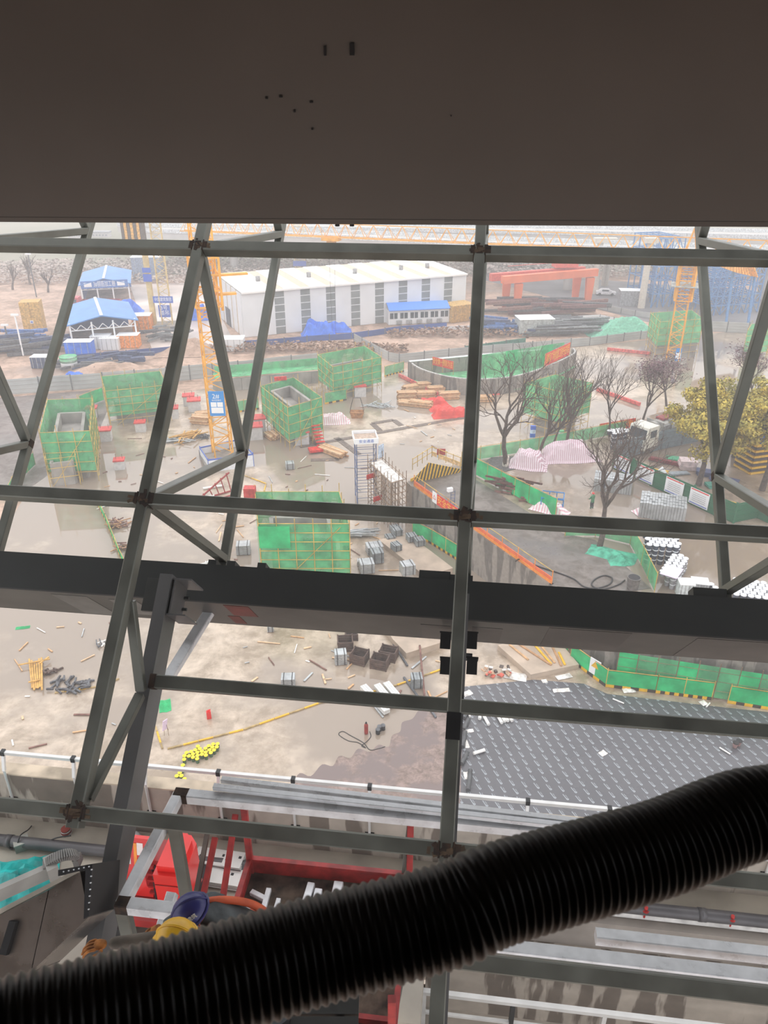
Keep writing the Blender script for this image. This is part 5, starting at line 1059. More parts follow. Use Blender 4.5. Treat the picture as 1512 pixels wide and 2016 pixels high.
# stains on the slab
m_stn = wet_ground('purple_brown_wet_stain', srgb(132, 112, 104), srgb(112, 96, 92), .35, .25, .06, .5)
poly('floor_wet_stain', [(q.x, q.y) for q in catmull([V((a, b, 0)) for a, b in [(575, 1545), (590, 1522), (612, 1528), (634, 1505), (655, 1508), (668, 1488), (690, 1492), (705, 1474), (728, 1480), (745, 1466), (765, 1470), (772, 1448), (788, 1440), (792, 1422), (812, 1415), (826, 1398), (850, 1402), (870, 1392), (912, 1400), (905, 1640), (520, 1640), (540, 1590), (562, 1580)]], 4)], .012, m_stn, .01)
# ------------------------------------------------------------------ vehicles and stores on the raised yard
fr, rr_ = G(1262, 893, R_H), G(1330, 868, R_H); v = (fr - rr_).normalized(); rz = math.atan2(-v.y, -v.x)
t = lorry('white tipper truck parked under the evergreen trees', lerp(fr, rr_, .45) + V((0, .8, 0)), 7.2, 2.45, 3.0, rz, C('truck_white', 232, 230, 218, rough=.35, var=.03), C('truck_grey', 150, 150, 146), bed=False)
f = lambda x, y, z: TW(t, (x, y, z))
mb = MB(); mb.cone((-1.1, 0, 2.0), (3.2, 0, 2.0), 1.0, 1.0, 16); mb.build('tank_body', C('tank_grey', 178, 176, 170, rough=.45), t, WM[t.name], smooth=False)
for x in (-.6, 1.0, 2.6): box('tank_rib', f(x, 0, 2.0), (.12, 2.15, 2.1), C('truck_grey', 150, 150, 146), t, rz)
box('tank_window', f(.2, -.98, 2.2), (1.3, .12, .8), C('hub_grey', 150, 150, 150), t, rz); box('roof_load', f(1.6, 0, 3.1), (3.0, 1.0, .2), C('dull_red', 150, 66, 66), t, rz)
# drums with white lids
m_dr = C('dark_drum', 66, 74, 88, rough=.5, var=.15, scale=2); m_lid = C('white_drum_lid', 236, 238, 242, rough=.4, var=.03); m_gdr = C('grey_drum', 158, 158, 162, rough=.5)
def drum_mesh(m):
    mb = MB(); mb.cone((0, 0, 0), (0, 0, .36), .2, .215, 10); mb.cone((0, 0, .36), (0, 0, .42), .235, .225, 10, 1)
    me = bpy.data.meshes.new('drum'); me.from_pydata(mb.v, [], mb.f); me.materials.append(m); me.materials.append(m_lid); me.polygons.foreach_set('material_index', mb.mi); return me
dm = drum_mesh(m_dr); dg_ = drum_mesh(m_gdr)
ORD = ['first', 'second', 'third', 'fourth', 'fifth', 'sixth', 'seventh', 'eighth', 'ninth', 'tenth', 'eleventh', 'twelfth', 'thirteenth', 'fourteenth', 'fifteenth', 'sixteenth', 'seventeenth', 'eighteenth', 'nineteenth', 'twentieth', 'twenty-first', 'twenty-second', 'twenty-third', 'twenty-fourth', 'twenty-fifth', 'twenty-sixth', 'twenty-seventh']
def drums(label, group, pN, ang, nx, ny, nz, me, gap=.0, skip=None, sc=1.0):
    o0 = G(*pN, R_H); e1 = V((math.cos(ang), math.sin(ang), 0)); e2 = V((-e1.y, e1.x, 0)); n = 0
    for k_ in range(nz):
        for j in range(ny):
            for i in range(nx):
                if 0 < i < nx - 1 and 0 < j < ny - 1 and k_ < nz - 1: continue       # inner ones cannot be seen
                if j == ny - 1 and k_ < nz - 1: continue
                if skip and skip(i, j, k_): continue
                p = o0 + (e1 * (i + .5 * (j % 2)) * .5 + e2 * j * .44) * sc + ZV * (k_ * .425 * sc) + V((rnd(-.02, .02), rnd(-.02, .02), 0))
                o = place(bpy.data.objects.new('drum', me), Matrix.Translation(p) @ RZ(rnd(0, 6)) @ Matrix.Diagonal((sc, sc, sc, 1)))
                tag(o, '%s, %s from left, %s row back, %s layer, %s' % (label, ORD[i], ORD[j], 'top' if k_ == nz - 1 else ORD[k_] + ' lowest', group), 'drum', group); n += 1
    return n
drums('dark white-lidded drum', 'tall fence-bend stack', (1272, 1108), -.15, 5, 5, 4, dm, sc=1.05)
drums('dark white-lidded drum', 'low stack by girder', (1404, 1182), -.25, 10, 6, 2, dm, skip=lambda i, j, k: k == 1 and i < 3)
drums('grey white-lidded drum', 'lilac board stack', (1322, 1158), .95, 7, 3, 3, dg_)
drums('dark white-lidded drum', 'truck-side stack', (1206, 884), .4, 4, 3, 4, dm, sc=1.1)
def bundle_block(name, label, p, w, l, h, rz, nu, nv, m, cat='bundle', layers=1):
    t = thing(name, label, cat, p, rz); 
    for i in range(nu):
        for j in range(nv): box('panel', TW(t, ((i + .5) / nu * w - w / 2, (j + .5) / nv * l - l / 2, h / 2 + rnd(-.04, .04))), (w / nu * .9, l / nv * .88, h), m, t, rz)
    return t
m_alu = C('aluminium_formwork', 184, 188, 190, rough=.4, metal=.4, var=.12, scale=1.5); m_alud = C('dull_aluminium', 150, 156, 158, rough=.5, metal=.3, var=.15, scale=1.5)
bundle_block('formwork_block', 'large upright block of silver formwork pipes by the green hoarding', G(1302, 1012, R_H), 4.0, 2.8, 1.5, -.35, 16, 5, m_alu)
bundle_block('formwork_block', 'smaller upright block of silver pipes behind the near bare tree', G(1205, 962, R_H), 3.6, 2.2, 1.3, -.3, 15, 4, m_alu)
p = G(1287, 1118, R_H) ; box_l = box('lilac_board', V((*(G(1322, 1126, R_H + 1.3)).xy, R_H + 1.34)), (1.7, 1.3, .05), C('lilac_board', 226, 208, 236, rough=.5, var=.02), None, .95); tag(box_l, 'lilac board lying flat on the grey drums', 'board')
def crate(label, p, w, l, h, rz, m, cat='crate', name='white_crate', slats=4):
    t = thing(name, label, cat, p, rz)
    box('body', TW(t, (0, 0, h / 2)), (w, l, h), m, t, rz); box('lid', TW(t, (0, 0, h + .03)), (w * 1.04, l * 1.04, .06), m_wht, t, rz)
    for k_ in range(slats):
        for s in (-1, 1): box('batten', TW(t, ((k_ + .5) / slats * w - w / 2, s * l / 2, h / 2)), (.08, .05, h), C('batten_grey', 168, 172, 172), t, rz)
    return t
crate('pale crate with a white lid standing before the drums', G(1346, 1172, R_H), 1.1, 1.0, 1.2, -.1, C('pale_crate', 206, 214, 214, rough=.5)); crate('grey slatted crate between the drum stacks', G(1374, 1166, R_H), 1.2, 1.0, 1.0, -.2, C('grey_crate', 150, 152, 156, rough=.6), slats=6)
# striped tarps
def striped(name, c1, c2, sc=7., rot=.4):
    m = bpy.data.materials.new(name); m.use_nodes = True; N = m.node_tree.nodes; L = m.node_tree.links; b = N['Principled BSDF']; g = N.new('ShaderNodeTexCoord'); mp = N.new('ShaderNodeMapping'); mp.inputs['Rotation'].default_value = (.5, 0, rot); w = N.new('ShaderNodeTexWave'); w.inputs['Scale'].default_value = sc; w.inputs['Distortion'].default_value = 1.5
    L.new(g.outputs['Object'], mp.inputs[0]); L.new(mp.outputs[0], w.inputs['Vector']); r = N.new('ShaderNodeValToRGB'); r.color_ramp.elements[0].color = (*c1, 1); r.color_ramp.elements[1].color = (*c2, 1); r.color_ramp.elements[0].position = .4; r.color_ramp.elements[1].position = .6; L.new(w.outputs[0], r.inputs[0]); L.new(r.outputs[0], b.inputs['Base Color']); b.inputs['Roughness'].default_value = .55; MATS[name] = m; return m
m_pk = striped('pink_striped_sheet', srgb(196, 160, 172), srgb(232, 220, 226), 1.6); m_pkw = striped('white_pink_sheet', srgb(222, 180, 190), srgb(238, 234, 234), 1.2)
tarp('tarpaulin', 'pink striped tarpaulin heap beside the white-footed tree', G(1040, 916, R_H), 4.0, 3.0, 1.6, m_pk, 11, -.25, edge=.3); tarp('tarpaulin', 'long pink striped tarpaulin heap in front of the bare trees', G(1117, 902, R_H), 6.6, 3.0, 1.7, m_pk, 5, .12, edge=.3)
tarp('tarpaulin', 'white and pink sheet draped over boxes by the blue crate', G(1082, 1006, R_H), 3.6, 1.5, .8, m_pkw, 8, -.55, edge=.3); tarp('tarpaulin', 'small pink sheet crumpled by the silver formwork block', G(1265, 1010, R_H), 1.6, 1.4, .6, m_pkw, 9, .3, edge=.4); tarp('tarpaulin', 'pale sheet over two concrete blocks beside the middle block', G(656, 832), 4.6, 2.0, 1.1, m_pkw, 13, .15, edge=.25)
# teal and green nets on the ground
m_tnet = C('teal_net', 78, 170, 140, rough=.8, var=.2, scale=2)
tarp('ground_net', 'teal net lying on the earth round the near tree foot', G(1205, 1092, R_H), 4.0, 2.0, .35, m_tnet, 21, -.5, 'net', edge=.4); tarp('ground_net', 'teal net heap at the fence inside the dark earth', G(1218, 1105, R_H), 1.8, 1.6, .5, m_tnet, 22, 0, 'net', edge=.45)
tarp('ground_net', 'large teal net mound behind the grey hoarding on the right', G(1228, 656), 15, 6, 3.0, C('teal_mound_net', 120, 188, 160, rough=.9, var=.1), 23, .1, 'net', edge=.48)
tarp('earth_mound', 'low brown earth mound before the nearer blue shed', G(215, 732), 15, 6, 1.6, m_earth, 31, .05, 'mound', edge=.48); tarp('earth_mound', 'brown earth mound behind the left crane mast', G(372, 694), 11, 6, 2.4, m_earth, 32, .1, 'mound', edge=.48)
m_btp = C('blue_tarp', 56, 118, 226, rough=.45, var=.12, scale=1)
for i, (x, y, w_, l_, h_, lab) in enumerate(((243, 617, 8, 5, 2.4, 'bright blue tarpaulin heap behind the nearer blue shed'), (627, 660, 6.5, 4, 2.2, 'bright blue tarpaulin over stacked goods before the warehouse, left one'), (664, 652, 5.5, 3, 1.4, 'bright blue tarpaulin over stacked goods before the warehouse, right one'), (146, 743, 3.2, 2, .7, 'small blue tarpaulin lying by the grey hoarding on the left'), (390, 627, 4.5, 4, 2.6, 'blue tarpaulin heap left of the crane climbing frame'))): tarp('tarpaulin', lab, G(x, y), w_, l_, h_, m_btp, 40 + i, .1, edge=.25)
# heaps of steel, pipes, debris
def heap(name, label, cat, p, n, L, w, spread, hgt, m, rz=0., jit=.5, shape='bar'):
    t = thing(name, label, cat, p, rz)
    for k_ in range(n):
        a = rz + rnd(-jit, jit); c_ = p + V((rnd(-spread, spread), rnd(-spread, spread) * .6, 0)); z = hgt * k_ / n + w / 2; e = V((math.cos(a), math.sin(a), 0)); l_ = L * rnd(.6, 1) / 2
        mm = m[k_ % len(m)] if isinstance(m, (list, tuple)) else m
        (rod if shape == 'rod' else bar)('piece', c_ - e * l_ + ZV * (z + rnd(-.02, .02)), c_ + e * l_ + ZV * (z + rnd(-.02, .1) * hgt), w, mm, t)
    return t
m_nvy = C('navy_steel', 62, 78, 112, rough=.5, var=.2); m_bst = C('blue_steel', 74, 112, 170, rough=.5, var=.2); m_rst = C('rusty_steel', 128, 92, 82, rough=.8, var=.2); m_dst = C('dark_steel', 92, 94, 98, rough=.6, var=.2)
heap('steel_heap', 'heap of dark blue steel members at the far left', 'steel', G(25, 690), 26, 9, .5, 5, 2.0, [m_nvy, m_dst], .2); heap('steel_heap', 'heap of dark blue steel at the foot of the tan plywood box', 'steel', G(75, 684), 26, 9, .5, 4, 2.6, [m_nvy, m_bst], .1)
heap('steel_heap', 'navy steel members strewn before the low blue wall', 'steel', G(185, 722), 22, 6, .4, 5, 1.2, [m_nvy, m_dst], .3); heap('steel_heap', 'small pile of navy tubs right of the strewn steel', 'steel', G(258, 712), 14, 3, .6, 3.5, 1.0, m_nvy, .0, .2)
heap('steel_heap', 'blue steel frames piled before the grey hut', 'steel', G(1000, 652), 30, 8, .4, 5, 2.0, [m_bst, m_nvy], -.35, .3); heap('pipe_heap', 'wide stack of dark grey pipes behind the right hoarding', 'pipes', G(1120, 655), 40, 10, .45, 6, 2.0, [m_dst, C('grey_steel', 130, 134, 136)], .06, .08, 'rod'); heap('pipe_heap', 'second stack of dark pipes left of the wide stack', 'pipes', G(1082, 640), 24, 9, .45, 4, 1.4, m_dst, .1, .1, 'rod')
heap('steel_heap', 'broad rusty steel pile below the orange gantry', 'steel', G(1075, 616), 46, 11, .6, 9, 2.6, [m_rst, m_dst, C('maroon_steel', 112, 74, 72)], .05, .25); heap('steel_heap', 'rusty formwork angles heaped inside the green net fence', 'steel', G(1010, 970, R_H), 34, 2.6, .16, 1.9, 1.3, [m_rst, C('dark_rust', 96, 66, 56, rough=.8)], -.5, .5); heap('steel_heap', 'rusty channels lying right of the rust heap', 'steel', G(1055, 985, R_H), 12, 2.6, .14, .9, .4, m_rst, -.15, .3)
heap('steel_heap', 'grey steel scrap beside the pale yard near the far crane', 'steel', G(328, 668), 26, 4, .3, 3.5, 2.0, [C('grey_steel', 130, 134, 136), m_dst], .4, .8)
# blue mesh crate and small stores
t = thing('cage_crate', 'bright blue steel cage crate near the rusty heap', 'crate', G(1086, 1000, R_H)); p0 = G(1086, 1000, R_H); m_bc = C('bright_blue_steel', 40, 128, 196, rough=.45); w_, l_, h_ = 2.0, 1.6, 1.3; rz = -.25
E1 = V((math.cos(rz), math.sin(rz), 0)); E2 = V((-E1.y, E1.x, 0)); q = lambda a, b, z: p0 + E1 * a * w_ / 2 + E2 * b * l_ / 2 + ZV * z
for a in (-1, -.33, .33, 1):
    for b in (-1, 1): bar('upright', q(a, b, 0), q(a, b, h_), .07, m_bc, t)
for z in (.05, h_ * .5, h_):
    for b in (-1, 1): bar('rail', q(-1, b, z), q(1, b, z), .07, m_bc, t)
    for a in (-1, 1): bar('rail', q(a, -1, z), q(a, 1, z), .07, m_bc, t)
box('base_plate', q(0, 0, .04), (w_, l_, .05), m_bc, t, rz)
crate('white box cabin beside the blue panel fence', G(458, 687), 4.2, 3, 2.0, .05, m_white); crate('white container box in the nearer blue shed, the left one', G(202, 684), 3.2, 2.4, 2.2, .05, m_white); crate('white container box in the nearer blue shed, the right one', G(220, 686), 3.2, 2.4, 2.0, .05, m_white)
m_obx = C('orange_box', 238, 146, 64, rough=.5)
crate('orange machine box right inside the nearer blue shed', G(256, 682), 3.6, 2.4, 2.2, .05, m_obx); crate('orange machine standing behind the nearer blue shed', G(283, 650), 3.4, 3, 3.0, .1, m_obx)
crate('blue generator box before the nearer blue shed', G(160, 698), 4.4, 2.4, 2.4, .05, m_btp); crate('dark navy bin on the brown earth at the left', G(84, 722), 2.8, 2, 1.8, .0, m_nvy); crate('grey prefab box beside the far road', G(1240, 600), 5, 3, 3.2, -.1, C('grey_crate', 150, 152, 156)); crate('grey site hut behind the right hoarding', G(1050, 656), 6.5, 4, 3.0, .1, C('hut_grey', 176, 182, 180, rough=.6), slats=7); crate('slate blue box by the far left crane', G(294, 548), 7, 5, 5.5, .1, C('slate_box', 130, 146, 168))
t = thing('mixer_drum', 'green and white cylinder standing on the brown earth', 'drum', G(138, 726)); p0 = G(138, 726); rod('barrel', p0, p0 + ZV * 2.0, 2.6, m_white, t, 14); rod('green_band', p0 + ZV * 1.2, p0 + ZV * 1.9, 2.68, m_netl, t, 14); rod('rim', p0 + ZV * 1.95, p0 + ZV * 2.1, 2.8, m_net, t, 14)
# steel light poles
for i, (x, y, top) in enumerate(((46, 700, 620), (20, 690, 640), (72, 585, 500))):
    p = G(x, y); h_ = vh(p, top); t = thing('light_pole', ['slim white light pole before the tan plywood box', 'short thin pole at the far left steel heap', 'tall thin mast behind the tan plywood box'][i], 'pole', p); rod('shaft', p, p + ZV * h_, .28, m_wht if i == 0 else m_dst, t, 8); box('lamp_head', p + ZV * h_, (1.2, .4, .3), m_wht, t)
p = G(890, 1008, R_H); t = thing('flood_light_mast', 'small blue lattice mast with a floodlight on the dark earth', 'light mast', p); h_ = vh(p, 965)
for s in (-.18, .18): rod('leg', p + V((s, 0, 0)), p + V((s, 0, h_)), .06, m_nv, t)
for k_ in range(7): rod('rung', p + V((-.18, 0, h_ * (k_ + .5) / 7)), p + V((.18, 0, h_ * (k_ + .5) / 7)), .05, m_nv, t)
box('flood_light', p + V((-.3, -.1, h_ + .1)), (.5, .3, .35), m_wht, t, .4)
p = G(955, 915, R_H)
for i, (x, y, top, lab) in enumerate(((1046, 882, 838, 'blue and white chequered pillar left of the pink tarpaulins'), (1103, 868, 847, 'pale green notice pillar behind the pink tarpaulins'))):
    p = G(x, y, R_H); h_ = vh(p, top); t = thing('marker_pillar', lab, 'pillar', p)
    for k_ in range(6): box('band', p + ZV * (h_ * (k_ + .5) / 6), (.55, .3, h_ / 6), [C('pale_blue_board', 198, 214, 234), m_bsign2 if i == 0 else m_netl][k_ % 2], t)
# grey-black gravel square with a low kerb round the first tree
tag(poly('gravel_bed', [(945, 915), (985, 930), (1035, 918), (1012, 898), (968, 900)], R_H + .06, C('black_gravel', 96, 94, 92, rough=.9, scale=4, bump=.5), .1, kind=None), 'dark gravel bed round the white-footed bare tree', 'gravel bed')
# yard stores under the evergreens: yellow and black stacked beams, boards
t = thing('beam_stack', 'tall stack of yellow and black beams at the right edge', 'stack', G(1490, 935, R_H)); p0 = G(1476, 935, R_H)
e1 = V((.96, .28, 0)); e2 = V((-.28, .96, 0))
for k_ in range(11):
    zz = R_H + .16 + k_ * .3; mm = [m_by_y, C('beam_dark', 70, 58, 48)][k_ % 2]
    for j in range(2): bar('beam', V((p0.x, p0.y, zz)) + e2 * j * 2.4, V((p0.x, p0.y, zz)) + e2 * j * 2.4 + e1 * 4.6, .2, mm, t, h=.24)
    for j in range(3): bar('cross_beam', V((p0.x, p0.y, zz)) + e1 * j * 2.2, V((p0.x, p0.y, zz)) + e1 * j * 2.2 + e2 * 2.4, .2, mm, t, h=.2)
for i, (x, y, col, w_, h_, lab) in enumerate(((1472, 917, (238, 222, 60), .7, 1.2, 'small yellow warning board under the evergreen'), (1483, 922, (66, 106, 196), .8, 2.4, 'blue hanging board beside the yellow beam stack'), (1493, 915, (236, 198, 208), .7, 1.2, 'pink and white notice board at the right edge'))):
    p = G(x, y, R_H); t = thing('notice_board', lab, 'sign', p); box('panel', p + ZV * (1.2 + h_ / 2), (w_, .05, h_), C('board_%d' % i, *col, rough=.5, var=.02), t); rod('post', p, p + ZV * 1.3, .06, m_tub, t)
    if i == 0: text('mark', '▲', face_mat(p + ZV * 1.9 + V((0, -.04, 0)), EX, ZV), .6, m_blk, t)
for i, (x, y, a, b, c, rz, col, lab) in enumerate(((1282, 928, 3.4, .9, .25, -.4, (214, 170, 40), 'yellow sheet lying behind the green hoarding'), (1310, 912, 3.6, .5, .4, -.6, (130, 48, 52), 'dark red beam behind the green hoarding'), (1330, 905, 2.2, 1.2, .2, -.3, (70, 160, 120), 'green sheet on the stores behind the hoarding'), (1322, 935, 3.8, .7, .2, .15, (150, 160, 166), 'grey plank across the stores behind the hoarding'), (1352, 922, 1.8, 1.4, 1.0, -.2, (226, 206, 206), 'white sheeted box with a pink top behind the hoarding'), (1270, 934, 2.4, .5, .3, .3, (80, 128, 178), 'blue panel end behind the green hoarding'), (1390, 935, 1.9, 1.2, .5, -.4, (70, 82, 120), 'navy panel stack beside the evergreen trunk'), (1425, 948, 2.6, 1.2, .35, -.6, (62, 74, 116), 'dark blue boards under the second evergreen'), (1405, 958, 1.6, 1.1, .3, .1, (60, 150, 130), 'teal boards lying beside the evergreen trunk'), (1475, 1003, 1.8, .4, .2, .5, (216, 66, 54), 'red boards in the green hoarding corner'), (1440, 992, 1.2, .3, .2, -.7, (222, 180, 70), 'short yellow board in the hoarding corner'))):
    p = G(x, y, R_H); t = thing('board_pile', lab, 'boards', p, rz)
    for k_ in range(3): box('board', TW(t, (rnd(-.1, .1), rnd(-.1, .1), c * (k_ + .5) / 3)), (a * rnd(.9, 1), b * rnd(.85, 1), c / 3 * .92), C('store_%d' % i, *col, rough=.6, var=.12), t, rz + rnd(-.05, .05))
# ------------------------------------------------------------------ slab: bundles, timber, crates, pails
def strapped(label, p, rz, w=.95, l=1.1, n=8, lh=.13, m=None):
    t = thing('formwork_bundle', label, 'bundle', p, rz)
    for k_ in range(n):
        if k_ % 2 == 0:
            for j in range(4): box('panel', TW(t, ((j + .5) / 4 * w - w / 2, 0, lh * (k_ + .5) + .06)), (w / 4 * .93, l, lh * .86), m or m_alu, t, rz)
        else: box('panel', TW(t, (0, 0, lh * (k_ + .5) + .06)), (w * .96, l * .98, lh * .8), m or m_alu, t, rz)
    for s in (-.3, .3): box('strap', TW(t, (w * s, 0, n * lh * .5 + .06)), (.05, l + .03, n * lh + .03), m_blk, t, rz)
    for s in (-.35, .35): box('skid', TW(t, (0, l * s, .04)), (w, .1, .08), m_tubb, t, rz)
    return t
for x, y, rz, w_, l_, n, lab in ((480, 1088, .1, 1.3, 1.1, 8, 'strapped silver formwork bundle left of the bright green block'), (571, 922, .2, 1.0, 1.0, 6, 'lone strapped formwork bundle out on the wet slab'), (737, 1088, .25, 1.5, 1.2, 7, 'long strapped formwork bundle right of the bright green block'), (742, 1105, .25, 1.1, 1.1, 9, 'strapped grey formwork bundle just below the long one'), (722, 1124, .2, 1.3, 1.2, 8, 'strapped bundle nearest the girder right of the bright block'), (712, 1112, .1, .8, .6, 4, 'low white formwork bundle beside the bright block corner'), (802, 1128, .3, 1.2, 1.1, 8, 'tall strapped bundle on the concrete plinth edge'), (776, 1046, .3, .8, .8, 5, 'small grey bundle in the group of five, topmost'), (782, 1052, .3, .9, .9, 5, 'small grey bundle in the group of five, second from the left'), (768, 1066, .3, .9, .9, 5, 'small grey bundle in the group of five, leftmost'), (810, 1064, .3, .9, .9, 5, 'small grey bundle in the group of five, by the green net'), (826, 1072, .3, .9, .9, 5, 'small grey bundle in the group of five, rightmost'), (780, 1082, .5, .8, .9, 5, 'leaning grey bundle below the group of five'), (671, 1304, .15, .9, .8, 8, 'tall strapped silver bundle left of the brown crates'), (568, 1348, .05, 1.0, .8, 6, 'squat silver bundle on the slab above the dark rail'), (820, 1350, .1, .8, .8, 7, 'grey strapped bundle beside the long brown poles'), (533, 1243, .1, .5, .4, 4, 'tiny dark bundle just under the girder')): strapped(lab, G(x, y, .5 if (x, y) in ((802, 1128), (782, 1052), (810, 1064), (826, 1072), (780, 1082)) else 0), rz, w_, l_, n, .12, m_alud if 'grey' in lab else m_alu)
# long white beams in the group under the lower rail
for i, (x0, y0, x1, y1, lab) in enumerate(((715, 1358, 762, 1408, 'long white bundled beam crossing under the lower rail'), (742, 1356, 775, 1395, 'second white bundled beam right of the long one'), (760, 1352, 790, 1388, 'third white bundled beam, rightmost of the three'))):
    p, q_ = G(x0, y0), G(x1, y1); t = thing('beam_bundle', lab, 'beams', p)
    for j in range(3):
        s = (q_ - p).normalized().cross(ZV) * (.17 * (j - 1))
        for k_ in range(2): bar('beam', p + s + ZV * (.2 + .17 * k_), q_ + s + ZV * (.2 + .17 * k_), .15, m_wpl, t)
for x0, y0, x1, y1, n, lab in ((775, 1243, 812, 1282, 3, 'pair of blue pipes lying beside the brown crates'),):
    p, q_ = G(x0, y0), G(x1, y1); t = thing('pipe_bundle', lab, 'pipes', p)
    for j in range(n): s = (q_ - p).normalized().cross(ZV) * (.16 * (j - 1)); rod('pipe', p + s + ZV * .62, q_ + s + ZV * .3, .13, C('blue_pipe', 60, 120, 160, rough=.4), t, 8)
# brown slatted crates
m_brn = C('brown_crate_steel', 92, 72, 62, rough=.7, var=.2, scale=3)
for x, y, rz, w_, l_, h_, lab in ((680, 1276, .1, 1.1, 1.0, .9, 'brown open crate behind the strapped silver bundle'), (692, 1256, .1, .9, .8, .6, 'brown crate half hidden under the girder'), (708, 1302, -.35, 1.1, 1.0, .9, 'brown open crate in the middle of the group'), (748, 1312, -.3, 1.2, .9, .9, 'brown open crate at the right front of the group'), (765, 1296, -.3, 1.2, .9, .9, 'brown open crate at the right back of the group')):
    p = G(x, y); t = thing('slatted_crate', lab, 'crate', p, rz)
    for k_ in range(4):
        z = h_ * (k_ + .5) / 4
        for s in (-1, 1): box('slat', TW(t, (0, s * l_ / 2, z)), (w_, .06, h_ / 4 * .8), m_brn, t, rz); box('slat', TW(t, (s * w_ / 2, 0, z)), (.06, l_, h_ / 4 * .8), m_brn, t, rz)
    for a in (-1, 1):
        for b in (-1, 1): box('corner_post', TW(t, (a * w_ / 2, b * l_ / 2, h_ / 2)), (.1, .1, h_ + .06), m_brn, t, rz)
    box('base', TW(t, (0, 0, .04)), (w_, l_, .06), m_brn, t, rz)
# timber stacks
m_tmb = [C('timber_a', 206, 164, 120, rough=.7, var=.12), C('timber_b', 184, 140, 100, rough=.7, var=.12), C('timber_c', 222, 188, 150, rough=.7, var=.1)]
def timber(label, p, rz, w=3., l=2., n=4, name='timber_stack'):
    t = thing(name, label, 'timber', p, rz)
    for k_ in range(n):
        for j in range(5): box('plank', TW(t, (rnd(-.15, .15), (j + .5) / 5 * l - l / 2, .14 + .2 * k_)), (w * rnd(.85, 1), l / 5 * .85, .17), m_tmb[(k_ + j) % 3], t, rz + rnd(-.04, .04))
    for s in (-.35, .35): box('bearer', TW(t, (w * s, 0, .03)), (.12, l, .06), m_tubb, t, rz)
for x, y, w_, n, rz, lab in ((801, 784, 4.0, 4, .1, 'timber stack at the left end of the lumber yard'), (812, 768, 4.5, 3, .5, 'loose heap of planks at the back of the lumber yard'), (834, 766, 3.0, 4, .2, 'timber stack at the back right of the lumber heap'), (838, 781, 4.0, 3, .1, 'timber stack in the middle of the lumber yard'), (858, 774, 3.5, 4, .15, 'timber stack touching the central mullion side'), (865, 760, 5.0, 3, .1, 'long timber stack behind the central mullion, upper'), (888, 764, 5.0, 3, .1, 'long timber stack right beside the central mullion, upper'), (806, 798, 4.5, 2, -.3, 'low spread of planks in the wet, left front'), (828, 800, 5.0, 3, -.35, 'long timber stack slanting at the lumber yard front'), (885, 785, 4.0, 4, .15, 'timber stack next to the red covers'), (395, 833, 3.6, 4, -.2, 'bright timber stack left of the crane mast'), (402, 822, 3.2, 3, .3, 'second timber pile left of the crane mast, behind'), (655, 893, 6.0, 2, -.75, 'long planks on the slab beside the joint strips'), (960, 770, 5.0, 3, .2, 'timber stack seen between the bare branches'), (950, 790, 4.0, 3, .1, 'lower timber stack left of the bare tree crown'), (615, 862, 3.0, 2, -.9, 'short plank stack before the red stair'), (535, 862, 3.0, 2, -1.0, 'plank stack left of the middle netted block')): timber(lab, G(x, y), rz, w_ * .72, 1.35, n + 1)
m_rc = C('red_cover_sheet', 228, 74, 64, rough=.5, var=.1, scale=1)
for i, (x, y, w_, l_, h_, lab) in enumerate(((852, 796, 4.5, 1.6, .8, 'red sheet over timber in the lumber yard, left one'), (868, 808, 3.2, 1.4, .6, 'red sheet lying flat below the lumber stacks'), (875, 820, 3.4, 2.0, 1.2, 'red capped block at the front of the lumber yard'), (900, 818, 3.0, 1.8, 1.0, 'red capped block touching the central mullion'), (965, 775, 3.0, 1.4, .7, 'red sheet glimpsed between bare branches'), (605, 752, 2.4, 1.2, .8, 'red sheet behind the middle netted block'))): tarp('red_sheet', lab, G(x, y), w_, l_, h_, m_rc, 60 + i, .15, edge=.2)
for i, (p, q_) in enumerate((((786, 742), (862, 780)), ((1195, 690), (1290, 700)), ((1175, 770), (1260, 800)))):
    a, b = G(*p), G(*q_); t = thing('red_barrier', ['long red and white low barrier beside the curved pit', 'red strip barrier on the wet ground left of the right crane', 'red strip barrier behind the bare trees'][i], 'barrier', a); n = 10
    for k_ in range(n): bar('segment', lerp(a, b, k_ / n) + ZV * .3, lerp(a, b, (k_ + .95) / n) + ZV * .3, .3, C('faded_red', 226, 104, 98, rough=.6), t, h=.5)
# red-capped starter blocks
m_cap = C('red_cap', 212, 72, 68, rough=.6, var=.1); m_stb = C('pale_block', 206, 204, 204, rough=.6, var=.06)
for x, y, s, lab in ((237, 922, 1.5, 'red-capped white column stub alone on the left puddle'), (503, 862, 2.4, 'red-capped block left of the middle block, nearer one'), (509, 846, 2.4, 'red-capped block left of the middle block, farther one'), (594, 872, 2.3, 'white block under the red stair landing'), (708, 779, 2.2, 'red-capped block right of the hook block'), (384, 808, 2.2, 'red-capped block left of the crane mast, rightmost of three'), (373, 797, 2.0, 'red-capped block left of the crane mast, rear of three'), (341, 822, 2.0, 'red-capped block half behind the left mullion'), (278, 848, 1.7, 'red-capped block under the long left scaffold block'), (209, 866, 2.0, 'red and white striped block right of the far left block'), (183, 866, 1.6, 'red capped block touching the far left block'), (183, 820, 1.8, 'grey starter block between the two left scaffold blocks')):
    p = G(x, y); t = thing('column_starter', lab, 'block', p); box('block', p + ZV * s * .35, (s * .75, s * .7, s * .7), m_stb, t, .2); box('cap', p + ZV * (s * .7 + .08), (s * .85, s * .8, .16), m_cap, t, .2)
    for a in (-.25, .25): rod('starter_bar', p + V((a * s, .1, s * .7)), p + V((a * s, .1, s * .7 + .7)), .06, m_rst, t, 5)
